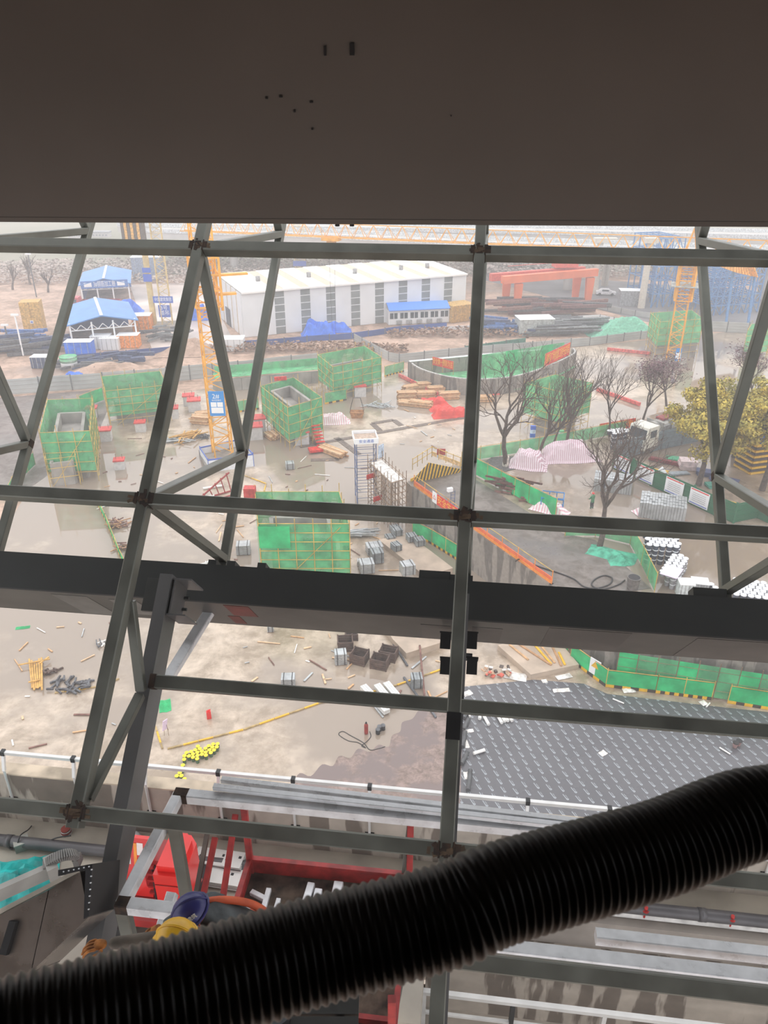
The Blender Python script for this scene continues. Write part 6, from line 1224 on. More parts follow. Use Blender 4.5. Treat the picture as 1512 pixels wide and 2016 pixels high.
# lifting skip with slings
p = G(703, 822); t = thing('lifting_skip', 'rusty lifting skip with slings set down on the wet slab', 'skip', p); m_sk = C('rusty_skip', 178, 130, 84, rough=.8, var=.2); a, b = m_px(p, 14), m_px(p, 9)
mb = MB(); mb.add([(-a * .75, -b * .6, 0), (a * .75, -b * .6, 0), (a * .75, b * .6, 0), (-a * .75, b * .6, 0), (-a, -b, .9), (a, -b, .9), (a, b, .9), (-a, b, .9)], [(3, 2, 1, 0), (0, 1, 5, 4), (1, 2, 6, 5), (2, 3, 7, 6), (3, 0, 4, 7)]); mb.add([(-a * .9, -b * .9, .6), (a * .9, -b * .9, .6), (a * .9, b * .9, .6), (-a * .9, b * .9, .6)], [(0, 1, 2, 3)]); mb.build('tub', m_sk, t, Matrix.Translation(p))
for x in (-1, 1):
    for y in (-1, 1): rod('sling', p + V((x * a, y * b, .9)), p + V((x * a * .5, y * b * .3, 2.8)), .05, m_cable, t, 5)
for y in (-1, 1): rod('spreader', p + V((-a * .5, y * b * .3, 2.8)), p + V((a * .5, y * b * .3, 2.8)), .06, m_dst, t, 5)
# red lattice piece near the crane foot
t = thing('red_truss', 'red steel truss frame lying on the slab left of the outer chord', 'truss', G(430, 985)); p, q_, r_ = G(395, 985), G(455, 968), G(455, 985)
for z in (0, 1): bar('chord', p + ZV * (.1 + .2 * z), q_ + ZV * (.1 + 2.2 * z), .14, m_rb, t)
for k_ in range(6): f = k_ / 5; bar('web', lerp(p, q_, f) + ZV * .1, lerp(p, q_, max(0, f - .1)) + ZV * (.3 + 2.0 * f), .1, m_rb, t)
bar('chord', p + V((.6, -.8, .1)), q_ + V((.6, -.8, .1)), .12, m_rb, t)
# yellow pails
pails = [(380 + a / 3.78, 1370 + b / 3.78) for a, b in ((185, 362), (150, 372), (120, 380), (175, 388), (140, 393), (100, 398), (65, 412), (45, 402), (15, 418), (95, 420), (125, 408), (155, 406), (135, 420), (40, 428), (65, 438), (97, 438), (35, 448), (5, 453))] + [(a / 3.78, 1370 + b / 3.78) for a, b in ((1480, 403), (1450, 418), (1400, 428), (1380, 448), (1415, 453), (1445, 448), (1475, 446), (1375, 478), (1365, 522), (1360, 545), (1340, 580), (1325, 598), (1352, 600), (1320, 637), (1377, 624))]
mb = MB(); mb.cone((0, 0, 0), (0, 0, .34), .13, .15, 12); mb.cone((0, 0, .34), (0, 0, .38), .165, .165, 12, 1); mb.cone((0, 0, .38), (0, 0, .39), .13, .12, 12, 1)
pme = bpy.data.meshes.new('paint_pail'); pme.from_pydata(mb.v, [], mb.f); pme.materials.append(C('green_pail', 58, 96, 62, rough=.4)); pme.materials.append(C('yellow_lid', 244, 220, 40, rough=.4, var=.03)); pme.polygons.foreach_set('material_index', mb.mi)
pg = [G(x, y + 6) for x, y in pails]
for _ in range(60):                       # pails stand clear of each other
    for a in range(len(pg)):
        for b in range(a):
            v = pg[a] - pg[b]; L = v.length
            if L < .275: v = v / max(L, 1e-4) * (.28 - L) / 2; pg[a] += v; pg[b] -= v
for i, (x, y) in enumerate(pails):
    p = pg[i]; o = place(bpy.data.objects.new('paint_pail', pme), Matrix.Translation(p) @ RZ(rnd(0, 6)) @ Matrix.Diagonal((.8, .8, .9, 1)))
    rk = sorted(pails[:26] if i < 26 else pails[26:]).index((x, y)); tag(o, 'yellow-lidded green pail, %s from the left in the %s' % (ORD[rk], 'cluster on the wet slab' if i < 26 else 'loose row near the parapet'), 'pail', 'yellow-lidded pails')
# small things on the slab and membrane
def gas(label, x, y, m, s=1.):
    p = G(x, y); t = thing('gas_cylinder', label, 'cylinder', p); mb = MB(); mb.sweep([p + ZV * z * s for z in (0, .05, .8, .92, 1.0)], [.13 * s, .15 * s, .15 * s, .1 * s, .05 * s], 12); mb.build('bottle', m, t, smooth=True); rod('valve', p + ZV * 1.0 * s, p + ZV * 1.12 * s, .07 * s, m_blk, t, 8); rod('collar', p + ZV * .96 * s, p + ZV * 1.02 * s, .16 * s, m_blk, t, 10)
gas('red gas cylinder standing on the slab near the black tins', 721, 1444, C('gas_red', 150, 52, 46, rough=.4), .9)
p = G(412, 1414); t = thing('red_canister', 'bright red canister standing left on the slab', 'canister', p); box('body', p + ZV * .3, (.3, .2, .6), m_red, t, .3); box('cap', p + ZV * .64, (.12, .12, .08), m_red, t, .3); bar('handle', p + V((-.1, 0, .66)), p + V((.14, .05, .72)), .05, m_red, t)
for i, (x, y) in enumerate(((744, 1444), (747, 1438), (754, 1436))):
    p = G(x, y); t = thing('black_tin', ['black paint tin by the gas cylinder, the front one', 'black paint tin by the gas cylinder, the middle one', 'black paint tin by the gas cylinder, the right one'][i], 'tin', p); rod('can', p, p + ZV * .36, .3, m_blk, t, 12); rod('rim', p + ZV * .34, p + ZV * .38, .32, m_dst, t, 12)
cable('gas_hose', 'thin hose looped over the slab from the gas cylinder', [G(x, y, .02) for x, y in ((728, 1440), (730, 1450), (722, 1460), (712, 1468), (720, 1472), (705, 1462), (685, 1458), (667, 1446), (675, 1440), (690, 1448), (715, 1462), (728, 1476), (745, 1474), (758, 1470))], .025, None, 'hose')
cable('black_hose', 'black hose looping over the dark earth behind the girder', [G(1015, 1105, R_H + .5), G(1022, 1101, R_H + .5)] + [G(x, y, R_H + .08) for x, y in ((1034, 1104), (1060, 1115), (1100, 1128), (1130, 1140), (1150, 1155), (1175, 1158), (1200, 1150), (1205, 1138), (1190, 1133), (1172, 1140), (1165, 1152), (1185, 1160), (1215, 1152), (1230, 1142))], .06, None, 'hose')
p = G(1245, 1158, R_H); t = thing('round_bin', 'grey round concrete bin on the dark earth by the fence', 'bin', p); mb = MB(); mb.cone(p, p + ZV * 1.0, .42, .52, 14); mb.build('tub', C('bin_grey', 112, 108, 104), t); rod('mouth', p + ZV * .98, p + ZV * 1.01, .9, m_blk, t, 14)
t = thing('easel_sign', 'leaning lilac board on a thin stand beside the column', 'sign', G(328, 1448)); p = G(328, 1448); box('board', p + ZV * .9, (.35, .04, 1.0), C('lilac_board', 226, 208, 236), t, R=RZ(.9) @ Matrix.Rotation(.25, 4, 'X'));
for s in (-.15, .15): rod('leg', p + V((s, 0, 0)), p + V((s * .5, .1, .9)), .03, m_tubb, t, 5)
rod('back_leg', p + V((0, .5, 0)), p + V((0, .12, .9)), .03, m_tubb, t, 5)
tarp('green_bag', 'crumpled green net bag beside the column', G(325, 1390), .8, 1.3, .3, m_netb, 71, .3, 'net', edge=.4); tarp('green_rag', 'scrap of green net on the left slab', G(45, 1236), 1.1, .4, .1, m_netb, 72, .2, 'net', edge=.4)
# yellow edging bars on the slab
def edging(label, pts, n=8):
    P = [G(x, y, .05) for x, y in pts]; t = thing('edge_bar', label, 'bar', P[0])
    for p, q_ in zip(P, P[1:]):
        for k_ in range(n): bar('length', lerp(p, q_, k_ / n), lerp(p, q_, (k_ + .96) / n), .12, m_by_y if k_ % 3 else C('worn_tan', 176, 150, 100), t, h=.08)
edging('yellow bar line running across the slab to the brown poles', [(330, 1474), (480, 1436), (628, 1384), (760, 1356), (868, 1318)], 5); edging('yellow bar running down beside the column', [(306, 1430), (320, 1474)], 4); edging('yellow bar on the puddle right of the cross of planks', [(108, 1364), (190, 1352), (235, 1336)], 4); edging('bent yellow bar beside the bright green block', [(482, 936), (524, 952), (520, 966), (545, 988)], 3)
for i, (x0, y0, x1, y1, lab) in enumerate(((826, 1284, 838, 1395, 'long brown pole lying down the slab left of the mullion'), (845, 1395, 858, 1414, 'short dark bar on the wet stain'), (772, 1265, 802, 1312, 'dark steel bar in front of the crates'), (795, 1335, 822, 1372, 'thin dark bar left of the strapped grey bundle'))): tag(bar('steel_bar', G(x0, y0) + ZV * .62 if i == 0 else G(x0, y0) + ZV * .06, G(x1, y1) + ZV * .06, .14, m_rst if i == 0 else m_dst), lab, 'bar')
for i, (x0, y0, x1, y1) in enumerate(((1003, 1270, 1040, 1300), (1020, 1268, 1085, 1310), (1050, 1268, 1085, 1308), (1062, 1268, 1092, 1306), (1088, 1275, 1105, 1312), (1100, 1285, 1112, 1310))): tag(bar('plank', G(x0, y0, .45) + ZV * .05, G(x1, y1, .45) + ZV * .05, .16, [m_tmb[0], m_tmb[1], m_by_y][i % 3], h=.07), ['short pale plank, leftmost on the membrane plinth', 'long pale plank, second on the membrane plinth', 'yellowed plank, third on the membrane plinth', 'narrow plank, fourth on the membrane plinth', 'brown plank, fifth on the membrane plinth', 'yellow plank, rightmost on the membrane plinth'][i], 'plank')
t = thing('debris_heap', 'heap of paper bags and rubbish beside the membrane', 'rubbish', G(975, 1328)); p0 = G(975, 1328)
for k_ in range(26): box('scrap', p0 + V((rnd(-1.1, 1.1), rnd(-.5, .5), .08 + rnd(0, .35))), (rnd(.15, .4), rnd(.1, .3), rnd(.05, .18)), [C('scrap_tan', 206, 170, 140), C('scrap_white', 232, 228, 222), C('scrap_red', 206, 96, 78), C('scrap_dark', 96, 84, 76)][k_ % 4], t, R=RZ(rnd(0, 3)) @ Matrix.Rotation(rnd(-.5, .5), 4, 'X'))
def paper(label, x, y, w, l, rz, z=.08, m=None): 
    p = G(x, y); mb = MB(); tarp_mesh(mb, w, l, .1, int(x), 6, 5, .3); return tag(mb.build('torn_sheet', m or C('scrap_white', 232, 228, 222), None, Matrix.Translation(p + ZV * .03) @ RZ(rz)), label, 'sheet')
for x, y, w_, l_, rz, lab in ((1015, 1332, 1.6, .9, -.3, 'torn white sheets with red print beside the rubbish heap'), (1110, 1333, 1.2, .5, .3, 'white scrap sheet at the plinth end'), (1072, 1342, .4, .4, .2, 'small white scrap on the upper membrane'), (1105, 1360, 1.2, .4, .1, 'folded white scrap on the upper membrane'), (920, 1366, .7, .5, .5, 'white scrap at the membrane corner by the mullion'), (1238, 1360, .9, .5, .1, 'white scrap below the striped kick boards'), (1385, 1385, .5, .5, .4, 'white scrap on the membrane right of the gap'), (1187, 1484, .5, .4, .6, 'white paper on the open membrane'), (925, 1440, .5, .3, .2, 'crumpled white film at the membrane edge, upper'), (918, 1466, .3, .7, .2, 'crumpled white film at the membrane edge, middle'), (918, 1528, .3, .6, .1, 'crumpled white film at the membrane edge, lower')): paper(lab, x, y, w_, l_, rz)
def tube_on(label, x0, y0, x1, y1, d_, m, z=0., name='paper_tube'): return tag(rod(name, G(x0, y0) + ZV * (z + d_ / 2 + .05), G(x1, y1) + ZV * (z + d_ / 2 + .05), d_, m, None, 12), label, 'tube')
m_ptb = C('white_paper_tube', 232, 230, 226, rough=.6, var=.03)
tube_on('white tube leaning at the membrane edge by the mullion', 921, 1402, 925, 1414, .16, m_ptb)
for i, (x0, y0, x1, y1, lab) in enumerate(((946, 1403, 944, 1419, 'upright white tube on the membrane, left of the pile'), (952, 1412, 962, 1430, 'slanting white tube on the membrane, left of the pile'), (978, 1410, 988, 1427, 'white tube in the pile, leftmost'), (984, 1406, 994, 1424, 'white tube in the pile, second'), (990, 1405, 1000, 1423, 'white tube in the pile, third'), (997, 1406, 1008, 1423, 'white tube in the pile, rightmost'), (932, 1487, 954, 1480, 'single white tube lying on the membrane edge'), (1206, 1378, 1228, 1387, 'thin white strip under the rail on the membrane'), (1410, 1437, 1437, 1441, 'thin white strip on the right membrane'), (1416, 1474, 1437, 1487, 'wide white strip on the right membrane'), (1382, 1368, 1402, 1364, 'white strip at the gap in the kick boards'), (1390, 1394, 1397, 1386, 'short white strip beside the scrap on the membrane'))): tube_on(lab, x0, y0, x1, y1, .22 if i < 7 else .1, m_ptb)
p = G(1018, 1414); t = thing('tape_ring', 'white ring of tape lying on the membrane', 'tape', p); mb = MB(); n = 16
mb.sweep([p + V((.14 * math.cos(a * 2 * math.pi / n), .14 * math.sin(a * 2 * math.pi / n), .1)) for a in range(n + 1)], .05, 6); mb.build('ring', m_ptb, t)
m_mroll = C('membrane_roll', 78, 80, 82, rough=.4)
for i, (x0, y0, x1, y1) in enumerate(((913, 1418, 918, 1405), (912, 1440, 922, 1420), (910, 1475, 916, 1445), (908, 1508, 920, 1485), (926, 1520, 921, 1560))): tube_on(['rolled membrane end, topmost beside the mullion', 'rolled membrane end, second beside the mullion', 'rolled membrane end, third beside the mullion', 'rolled membrane end, fourth beside the mullion', 'rolled membrane end, lowest beside the mullion'][i], x0, y0, x1, y1, .28, m_mroll, 0, 'membrane_roll')
for i, (x, y) in enumerate(((1446, 1472), (1453, 1468))): p = G(x, y); t = thing('small_bucket', ['dark bucket on the right membrane, nearer one', 'dark bucket on the right membrane, farther one'][i], 'bucket', p); mb = MB(); mb.cone(p + ZV * .05, p + ZV * .4, .13, .17, 12); mb.build('pail', C('pinkish_pail', 150, 120, 116), t); rod('lid', p + ZV * .4, p + ZV * .46, .38, m_blk, t, 12)
# bamboo and planks on the left puddle
t = thing('plank_cross', 'bundle of yellow planks crossed by one long plank on the left puddle', 'timber', G(72, 1340))
for k_ in range(6): a = G(58 + k_ * 5, 1302 + rnd(-4, 4)); b = G(64 + k_ * 4, 1360 + rnd(-5, 4)); bar('plank', a + ZV * (.1 + .03 * k_), b + ZV * (.1 + .03 * k_), .12, C('bamboo_yellow', 206, 160, 84, rough=.6, var=.15), t, h=.06)
for a, b in (((38, 1316), (100, 1304)), ((80, 1312), (98, 1300)), ((58, 1350), (80, 1345))): bar('plank', G(*a) + ZV * .32, G(*b) + ZV * .32, .12, C('bamboo_yellow', 206, 160, 84), t, h=.06)
heap('charcoal_heap', 'dark sodden ash patch on the left puddle', 'ash', G(138, 1352), 40, .8, .12, 1.3, .16, [C('ash', 74, 74, 78), m_dst], .5, 1.5); heap('scrap_heap', 'small heap of brown scrap beside the crossed planks', 'scrap', G(103, 1324), 14, .5, .12, .5, .2, m_brn, .3, 1.5); heap('scrap_heap', 'small pale scrap beside the left mullion on the puddle', 'scrap', G(200, 1270), 12, .6, .08, .5, .2, [m_ptb, m_dst], .3, 1.5)
heap('stick_heap', 'pile of brown sticks beside the low green barrier, upper', 'timber', G(234, 1035), 30, 1.6, .09, .9, .5, [m_tmb[1], m_rst], .2, 1.5); heap('stick_heap', 'pile of brown sticks beside the low green barrier, lower', 'timber', G(246, 1080), 22, 1.4, .09, .7, .4, [m_tmb[1], m_rst], .2, 1.5)
heap('bamboo_heap', 'fan of bamboo poles left of the crane mast', 'bamboo', G(372, 862), 18, 4.5, .13, 1.2, .6, C('bamboo_yellow', 206, 160, 84), 1.0, .7); heap('tube_heap', 'pile of silver tubes left of the crane mast', 'tubes', G(346, 868), 22, 3.4, .1, 1.4, .4, m_alu, .1, .6, 'rod'); heap('tube_heap', 'scatter of silver tubes right of the hook block', 'tubes', G(742, 800), 18, 2.8, .12, 1.6, .3, m_alu, .1, 1.2, 'rod'); heap('tube_heap', 'pile of silver profiles beside the bright green block', 'tubes', G(705, 1055), 26, 3.0, .1, .9, .5, m_alu, .1, .3); heap('tube_heap', 'white offcuts scattered left of the bright green block', 'tubes', G(414, 1115), 20, 1.2, .07, .8, .2, m_ptb, .3, 1.5)
heap('rebar_coil', 'dark coil of bar left of the crane mast', 'steel', G(398, 862), 20, 1.6, .08, .6, .4, m_dst, .1, 1.5)
for i, (x, y, r_) in enumerate(((430, 960, .4), (412, 980, .35))): tag(rod('white_pipe', G(x - 30, y + 4) + ZV * r_ * .35, G(x + 10, y - 2) + ZV * r_ * .35, r_ * .7, m_ptb, None, 10), ['white pipe length left of the outer chord, farther one', 'white pipe length left of the outer chord, nearer one'][i], 'pipe')
tag(bar('white_slab', G(396, 1122) + ZV * .12, G(436, 1112) + ZV * .12, .5, m_ptb, h=.2), 'white bar lying above the girder on the left', 'bar')
# loose scrap on the slab
rr = random.Random(5); zones = [(480, 700, 1250, 1340, 18), (20, 230, 1220, 1470, 16), (420, 500, 1000, 1130, 12), (690, 760, 1030, 1130, 10), (250, 420, 830, 960, 18), (500, 720, 900, 970, 14), (780, 900, 790, 900, 16), (1010, 1110, 1290, 1320, 4), (700, 860, 1290, 1400, 12), (180, 260, 880, 1010, 10)]
spots = [WM[o.name].translation.copy() for o in COL.objects if o.parent is None and o.name in WM and 'category' in o and WM[o.name].translation.length > 1]
pm = [m_tmb[0], m_tmb[2], m_ptb, m_alu, m_rst]; zn = ['on the slab under the girder', 'on the left puddle', 'left of the bright green block', 'right of the bright green block', 'left of the crane mast', 'before the bright green block', 'around the lumber yard', 'on the membrane plinth', 'around the white beams', 'right of the far left block']
for zi, (x0, x1, y0, y1, n) in enumerate(zones):
    for k_, xx in enumerate(sorted(rr.uniform(x0, x1) for _ in range(n))):
        for _ in range(25):
            p = G(xx, rr.uniform(y0, y1))
            if all(abs(q.x - p.x) > 1.3 or abs(q.y - p.y) > 1.3 for q in spots): break
            xx += rr.uniform(-6, 6)
        spots.append(p); ci = rr.randrange(5); a = rr.uniform(0, 3.1); L = rr.choice((.35, .6, 1.1, 1.8)); e = V((math.cos(a), math.sin(a), 0)) * L / 2
        tag(bar('scrap_strip', p - e + ZV * .06, p + e + ZV * .06, rr.choice((.07, .1, .14)), pm[ci], h=.05), 'loose %s scrap strip, %s from left, %s' % (['wooden', 'pale wooden', 'white', 'silver', 'rusty'][ci], ORD[k_], zn[zi]), 'scrap', 'scrap strips ' + zn[zi])
# ------------------------------------------------------------------ trees
def bare_tree(label, p, H, spread, seed, trunk_r=.22, lean=0., whit=True, leaves=None, levels=5, cat='tree', nleaf=900, first=.3):
    rr = random.Random(seed); t = thing('bare_tree' if not leaves else 'leafy_tree', label, cat, p); mb = MB(); tips = []
    def grow(a, d, L, r, lv):
        n = 3; pts = [a]; dd = d
        for k_ in range(n):
            dd = (dd + V((rr.uniform(-.22, .22), rr.uniform(-.22, .22), rr.uniform(-.05, .18)))).normalized(); pts.append(pts[-1] + dd * L / n)
        rs = [lerp(r, r * .66, i / n) for i in range(n + 1)]; mb.sweep(pts, rs, 6 if lv < 2 else (4 if lv < 4 else 3), 0, cap=False)
        if lv >= levels: tips.append(pts[-1]); tips.append(pts[1]); return
        nb = rr.choice((2, 3, 3)) if lv else 4
        for k_ in range(nb):
            az = 2 * math.pi * (k_ + rr.uniform(-.25, .25)) / nb + seed; tl = rr.uniform(.4, .85) * spread
            x = dd.orthogonal().normalized(); y = dd.cross(x); nd = (dd + (x * math.cos(az) + y * math.sin(az)) * tl + V((0, 0, .08))).normalized()
            grow(pts[-1] if k_ % 2 == 0 or lv == 0 else pts[2], nd, L * rr.uniform(.62, .82) * (1.05 if lv == 0 else 1), r * .62, lv + 1)
    k = H / 3.1
    grow(p + ZV * .0, V((lean, 0, 1)).normalized(), k * first / .3, trunk_r, 0)
    mb.build('branches', C('dark_bark', 92, 80, 72, rough=.9, var=.2, scale=4), t)
    if whit: mbw = MB(); mbw.cone(p, p + ZV * 1.1 + V((lean * 1.0, 0, 0)), trunk_r * 1.18, trunk_r * 1.1, 8); mbw.build('painted_foot', C('lime_wash', 206, 196, 186, rough=.8), t)
    if leaves:
        ml = MB()
        for k_ in range(nleaf):
            c_ = rr.choice(tips) + V((rr.gauss(0, .55), rr.gauss(0, .55), rr.gauss(0, .5))); s = rr.uniform(.06, .12); R = Matrix.Rotation(rr.uniform(0, 6), 3, 'Z') @ Matrix.Rotation(rr.uniform(-1, 1), 3, 'X')
            ml.add([c_ + R @ V(v) for v in ((-s, -s * .6, 0), (s, -s * .6, .02), (s, s * .6, 0), (-s, s * .6, .03))], [(0, 1, 2, 3)])
        tag(ml.build('leaves', leaves, t), kind=None)
    return t
def tb(x, y): return G(x, y, R_H)
for x, y, top, sp, seed, r, lv, lab in ((995, 918, 720, 1.0, 4, .3, 6, 'broad bare tree with a white-painted foot left of the pink tarpaulins'), (1063, 902, 735, .7, 9, .2, 6, 'bare tree between the two pink tarpaulin heaps'), (1118, 884, 722, .75, 14, .2, 6, 'bare tree right of the long pink tarpaulin heap'), (1180, 1078, 850, 1.05, 23, .26, 6, 'spreading bare tree nearest the camera on the raised yard'), (1200, 862, 712, .6, 31, .14, 6, 'thin bare tree behind the red lettered banner'), (1085, 892, 752, .6, 37, .14, 5, 'slender dark bare tree behind the pink tarpaulins')):
    p = tb(x, y); bare_tree(lab, p, vh(p, top) * 1.08, sp, seed, r, 0., seed != 23, None, lv)
m_pur = C('purple_leaves', 104, 72, 78, rough=.8, var=.25, scale=3)
for x, y, top, sp, seed, lab, n in ((1262, 846, 706, .75, 41, 'tree with sparse dark purple leaves above the truck', 1500), (1312, 800, 712, .8, 43, 'purple-leaved tree behind the evergreen crown', 1300), (1478, 800, 694, .8, 47, 'purple-leaved tree at the right edge', 1300)):
    p = tb(x, y); bare_tree(lab, p, vh(p, top) * 1.05, sp, seed, .16, 0., False, m_pur, 5, nleaf=int(n * .7))
m_evg = C('olive_foliage', 204, 180, 74, rough=.7, col2=srgb(142, 136, 60), scale=1.3); m_evd = C('olive_foliage_deep', 178, 164, 72, rough=.7, col2=srgb(128, 126, 60), scale=1.3)
def evergreen(label, p, H, cr, seed, m, crown_z=.62, nl=15000):
    rr = random.Random(seed); t = thing('evergreen_tree', label, 'tree', p); mb = MB(); cl = []
    for k_ in range(60):
        a = rr.uniform(0, 2 * math.pi); r = cr * math.sqrt(rr.uniform(0, 1)); z = H * crown_z + rr.uniform(-.3, .34) * H * math.sqrt(max(.05, 1 - (r / cr) ** 2)); cl.append((p + V((r * math.cos(a), r * math.sin(a), z)), rr.uniform(.2, .36) * cr))
    top = p + V((rr.uniform(-.3, .3), 0, H * .45)); mb.sweep([p, p + V((.15, 0, H * .2)), top], [.32, .25, .2], 8)
    for c_, r in cl[:14]: mb.sweep([top - ZV * rr.uniform(0, 1.2), lerp(top, c_, .5) + ZV * .2, c_], [.13, .09, .04], 5)
    mb.build('trunk', C('dark_bark', 92, 80, 72), t); ml = MB()
    for k_ in range(nl):
        c_, r = cl[k_ % len(cl)]; d_ = V((rr.gauss(0, 1), rr.gauss(0, 1), rr.gauss(0, 1))).normalized(); q = c_ + V((d_.x, d_.y, d_.z * .7)) * (r * rr.uniform(.5, 1.15)); s = rr.uniform(.07, .15)
        x = d_.orthogonal().normalized(); y = d_.cross(x); x = x * math.cos(k_) + y * math.sin(k_); y = d_.cross(x); tl = d_ * rr.uniform(-.1, .1)
        ml.add([q - x * s - y * s * .55, q + x * s - y * s * .55 + tl, q + x * s * .8 + y * s * .55, q - x * s * .8 + y * s * .55 - tl], [(0, 1, 2, 3)])
    ml.build('foliage', m, t)
for x, y, top, cr, seed, m, lab in ((1375, 955, 742, 3.6, 3, m_evg, 'large yellow-green evergreen over the white truck'), (1445, 900, 738, 3.4, 8, m_evd, 'yellow-green evergreen behind the right tube chord'), (1500, 965, 735, 3.2, 12, m_evg, 'yellow-green evergreen at the right edge by the beam stack')):
    p = tb(x, y); evergreen(lab, p, vh(p, top) * .98, cr, seed, m)
# hazy scrub and trees far away
m_scr = C('far_scrub', 184, 168, 160, rough=.95, col2=srgb(170, 160, 150), scale=.06)  # distance haze is put into this pale, low-contrast scrub colour
def scrub(label, p, w, l, h, seed, m, n=700, s=.5, group=None):
    rr = random.Random(seed); mb = MB()
    for k_ in range(n):
        u, v_ = rr.uniform(-1, 1), rr.uniform(-1, 1); z = h * math.sqrt(max(0, 1 - .6 * u * u - .5 * v_ * v_)) * rr.uniform(.2, 1); q = p + V((u * w / 2, v_ * l / 2, z)); R = Matrix.Rotation(rr.uniform(0, 6), 3, 'Z') @ Matrix.Rotation(rr.uniform(-1.3, 1.3), 3, 'X'); ss = s * rr.uniform(.5, 1.2)
        mb.add([q + R @ V(x) for x in ((-ss, -ss * .5, 0), (ss, -ss * .5, 0), (ss * .7, ss * .6, 0), (-ss * .7, ss * .6, 0))], [(0, 1, 2, 3)])
    return tag(mb.build('scrub_belt', m), label, 'scrub', group, 'stuff')
scrub('hazy brown scrub belt across the far left fields', G(110, 545), 130, 22, 2.2, 1, m_scr, 9000, .4); scrub('hazy scrub belt behind the warehouse', G(520, 528), 150, 20, 2.2, 2, m_scr, 8000, .4); scrub('dry brown scrub before the blue panel fence', G(600, 690), 36, 4, 1.6, 3, C('dry_scrub', 150, 118, 96, rough=.95), 1200, .35); scrub('dry scrub below the tan container', G(900, 660), 26, 4, 1.6, 4, C('dry_scrub', 150, 118, 96), 700, .35); scrub('scrub on the far side of the road at the right', G(1130, 540), 120, 16, 3, 5, m_scr, 5000, .4)
for i, (x, y, top) in enumerate(((60, 560, 500), (95, 575, 528), (25, 570, 520))):
    p = G(x, y); H = vh(p, top); bare_tree(['tall hazy bare tree behind the tan plywood box', 'small hazy bare tree right of the tan plywood box', 'hazy bare tree at the far left edge'][i], p, H, .5, 51 + i, .3, 0., False, None, 4)
# ------------------------------------------------------------------ people
def skin_body(name, joints, edges, radii, m, par):
    me = bpy.data.meshes.new(name); me.from_pydata([tuple(j) for j in joints], edges, []); o = bpy.data.objects.new(name, me); COL.objects.link(o)
    md = o.modifiers.new('s', 'SKIN'); md.use_smooth_shade = True; sb = o.modifiers.new('d', 'SUBSURF'); sb.levels = 2; sb.render_levels = 2
    for i, r in enumerate(radii): sv = me.skin_vertices[0].data[i]; sv.radius = (r, r) if not hasattr(r, '__len__') else r; sv.use_root = (i == 0)
    dg = bpy.context.evaluated_depsgraph_get(); new = bpy.data.meshes.new_from_object(o.evaluated_get(dg)); new.name = name; new.materials.clear(); new.materials.append(m)
    for p in new.polygons: p.use_smooth = True
    bpy.data.objects.remove(o); return place(bpy.data.objects.new(name, new), Matrix.Identity(4), par)
m_skn = C('skin', 168, 120, 96, rough=.6, var=.06, scale=8)
def dome(name, c, R, r, m, par, peak=True):     # hard hat
    mb = MB(); n, k_ = 20, 8; vs = []
    for j in range(k_ + 1):
        b = (math.pi / 2) * j / k_
        for i in range(n): a = 2 * math.pi * i / n; vs.append(c + R @ V((r * 1.12 * math.cos(b) * math.cos(a), r * .98 * math.cos(b) * math.sin(a), r * .95 * math.sin(b))))
    mb.add(vs, [(j * n + i, j * n + (i + 1) % n, (j + 1) * n + (i + 1) % n, (j + 1) * n + i) for j in range(k_) for i in range(n)])
    h = mb.build(name, m, par, smooth=True); br = MB(); vs = []
    for ring, (dz, g) in enumerate(((.0, 1.0), (-.012, 1.1), (-.02, 1.1), (-.012, 1.0))):
        for i in range(n):
            a = 2 * math.pi * i / n; ex = 1 + (.22 * max(0, math.cos(a)) ** 2 if ring in (1, 2) else 0); vs.append(c + R @ V((r * 1.12 * g * ex * math.cos(a), r * .98 * g * math.sin(a), dz)))
    br.add(vs, [(j * n + i, j * n + (i + 1) % n, ((j + 1) % 4) * n + (i + 1) % n, ((j + 1) % 4) * n + i) for j in range(4) for i in range(n)]); br.build('hat_brim', m, h, smooth=True)
    rb = MB(); rb.sweep([c + R @ V((r * 1.13 * math.cos(b), 0, r * .96 * math.sin(b))) for b in [math.pi * j / 12 for j in range(13)]], .008, 6); rb.build('hat_ridge', m, h, smooth=True)
    return h
def hand(par, w, d, up, m, s=1., fold=.5, name='glove'):
    # palm and five bent fingers from the wrist w along d; up = back of the hand
    d = d.normalized(); side = d.cross(up).normalized(); bk = side.cross(d)
    J = [w, w + d * .045 * s, w + d * .09 * s]; E = [(0, 1), (1, 2)]; R = [.026 * s, (.042 * s, .02 * s), (.04 * s, .018 * s)]
    o = skin_body(name, J, E, R, m, par)
    for k_, (off, L) in enumerate(((-.034, .062), (-.012, .072), (.011, .068), (.032, .052))):
        b = w + d * .085 * s + side * off * s; p1 = b + d * L * .5 * s - bk * .012 * fold * s; p2 = p1 + d * L * .35 * s - bk * .035 * fold * s; p3 = p2 + d * L * .15 * s - bk * .04 * fold * s
        skin_body('finger', [b - d * .02 * s, b, p1, p2, p3], [(0, 1), (1, 2), (2, 3), (3, 4)], [.0105 * s, .0105 * s, .0098 * s, .009 * s, .008 * s], m, o)
    b = w + d * .03 * s - side * .036 * s; skin_body('thumb', [b, b + (d * .6 - side).normalized() * .035 * s, b + (d * .9 - side * .6).normalized() * .07 * s - bk * .01 * s], [(0, 1), (1, 2)], [.014 * s, .012 * s, .0095 * s], m, o)
    return o
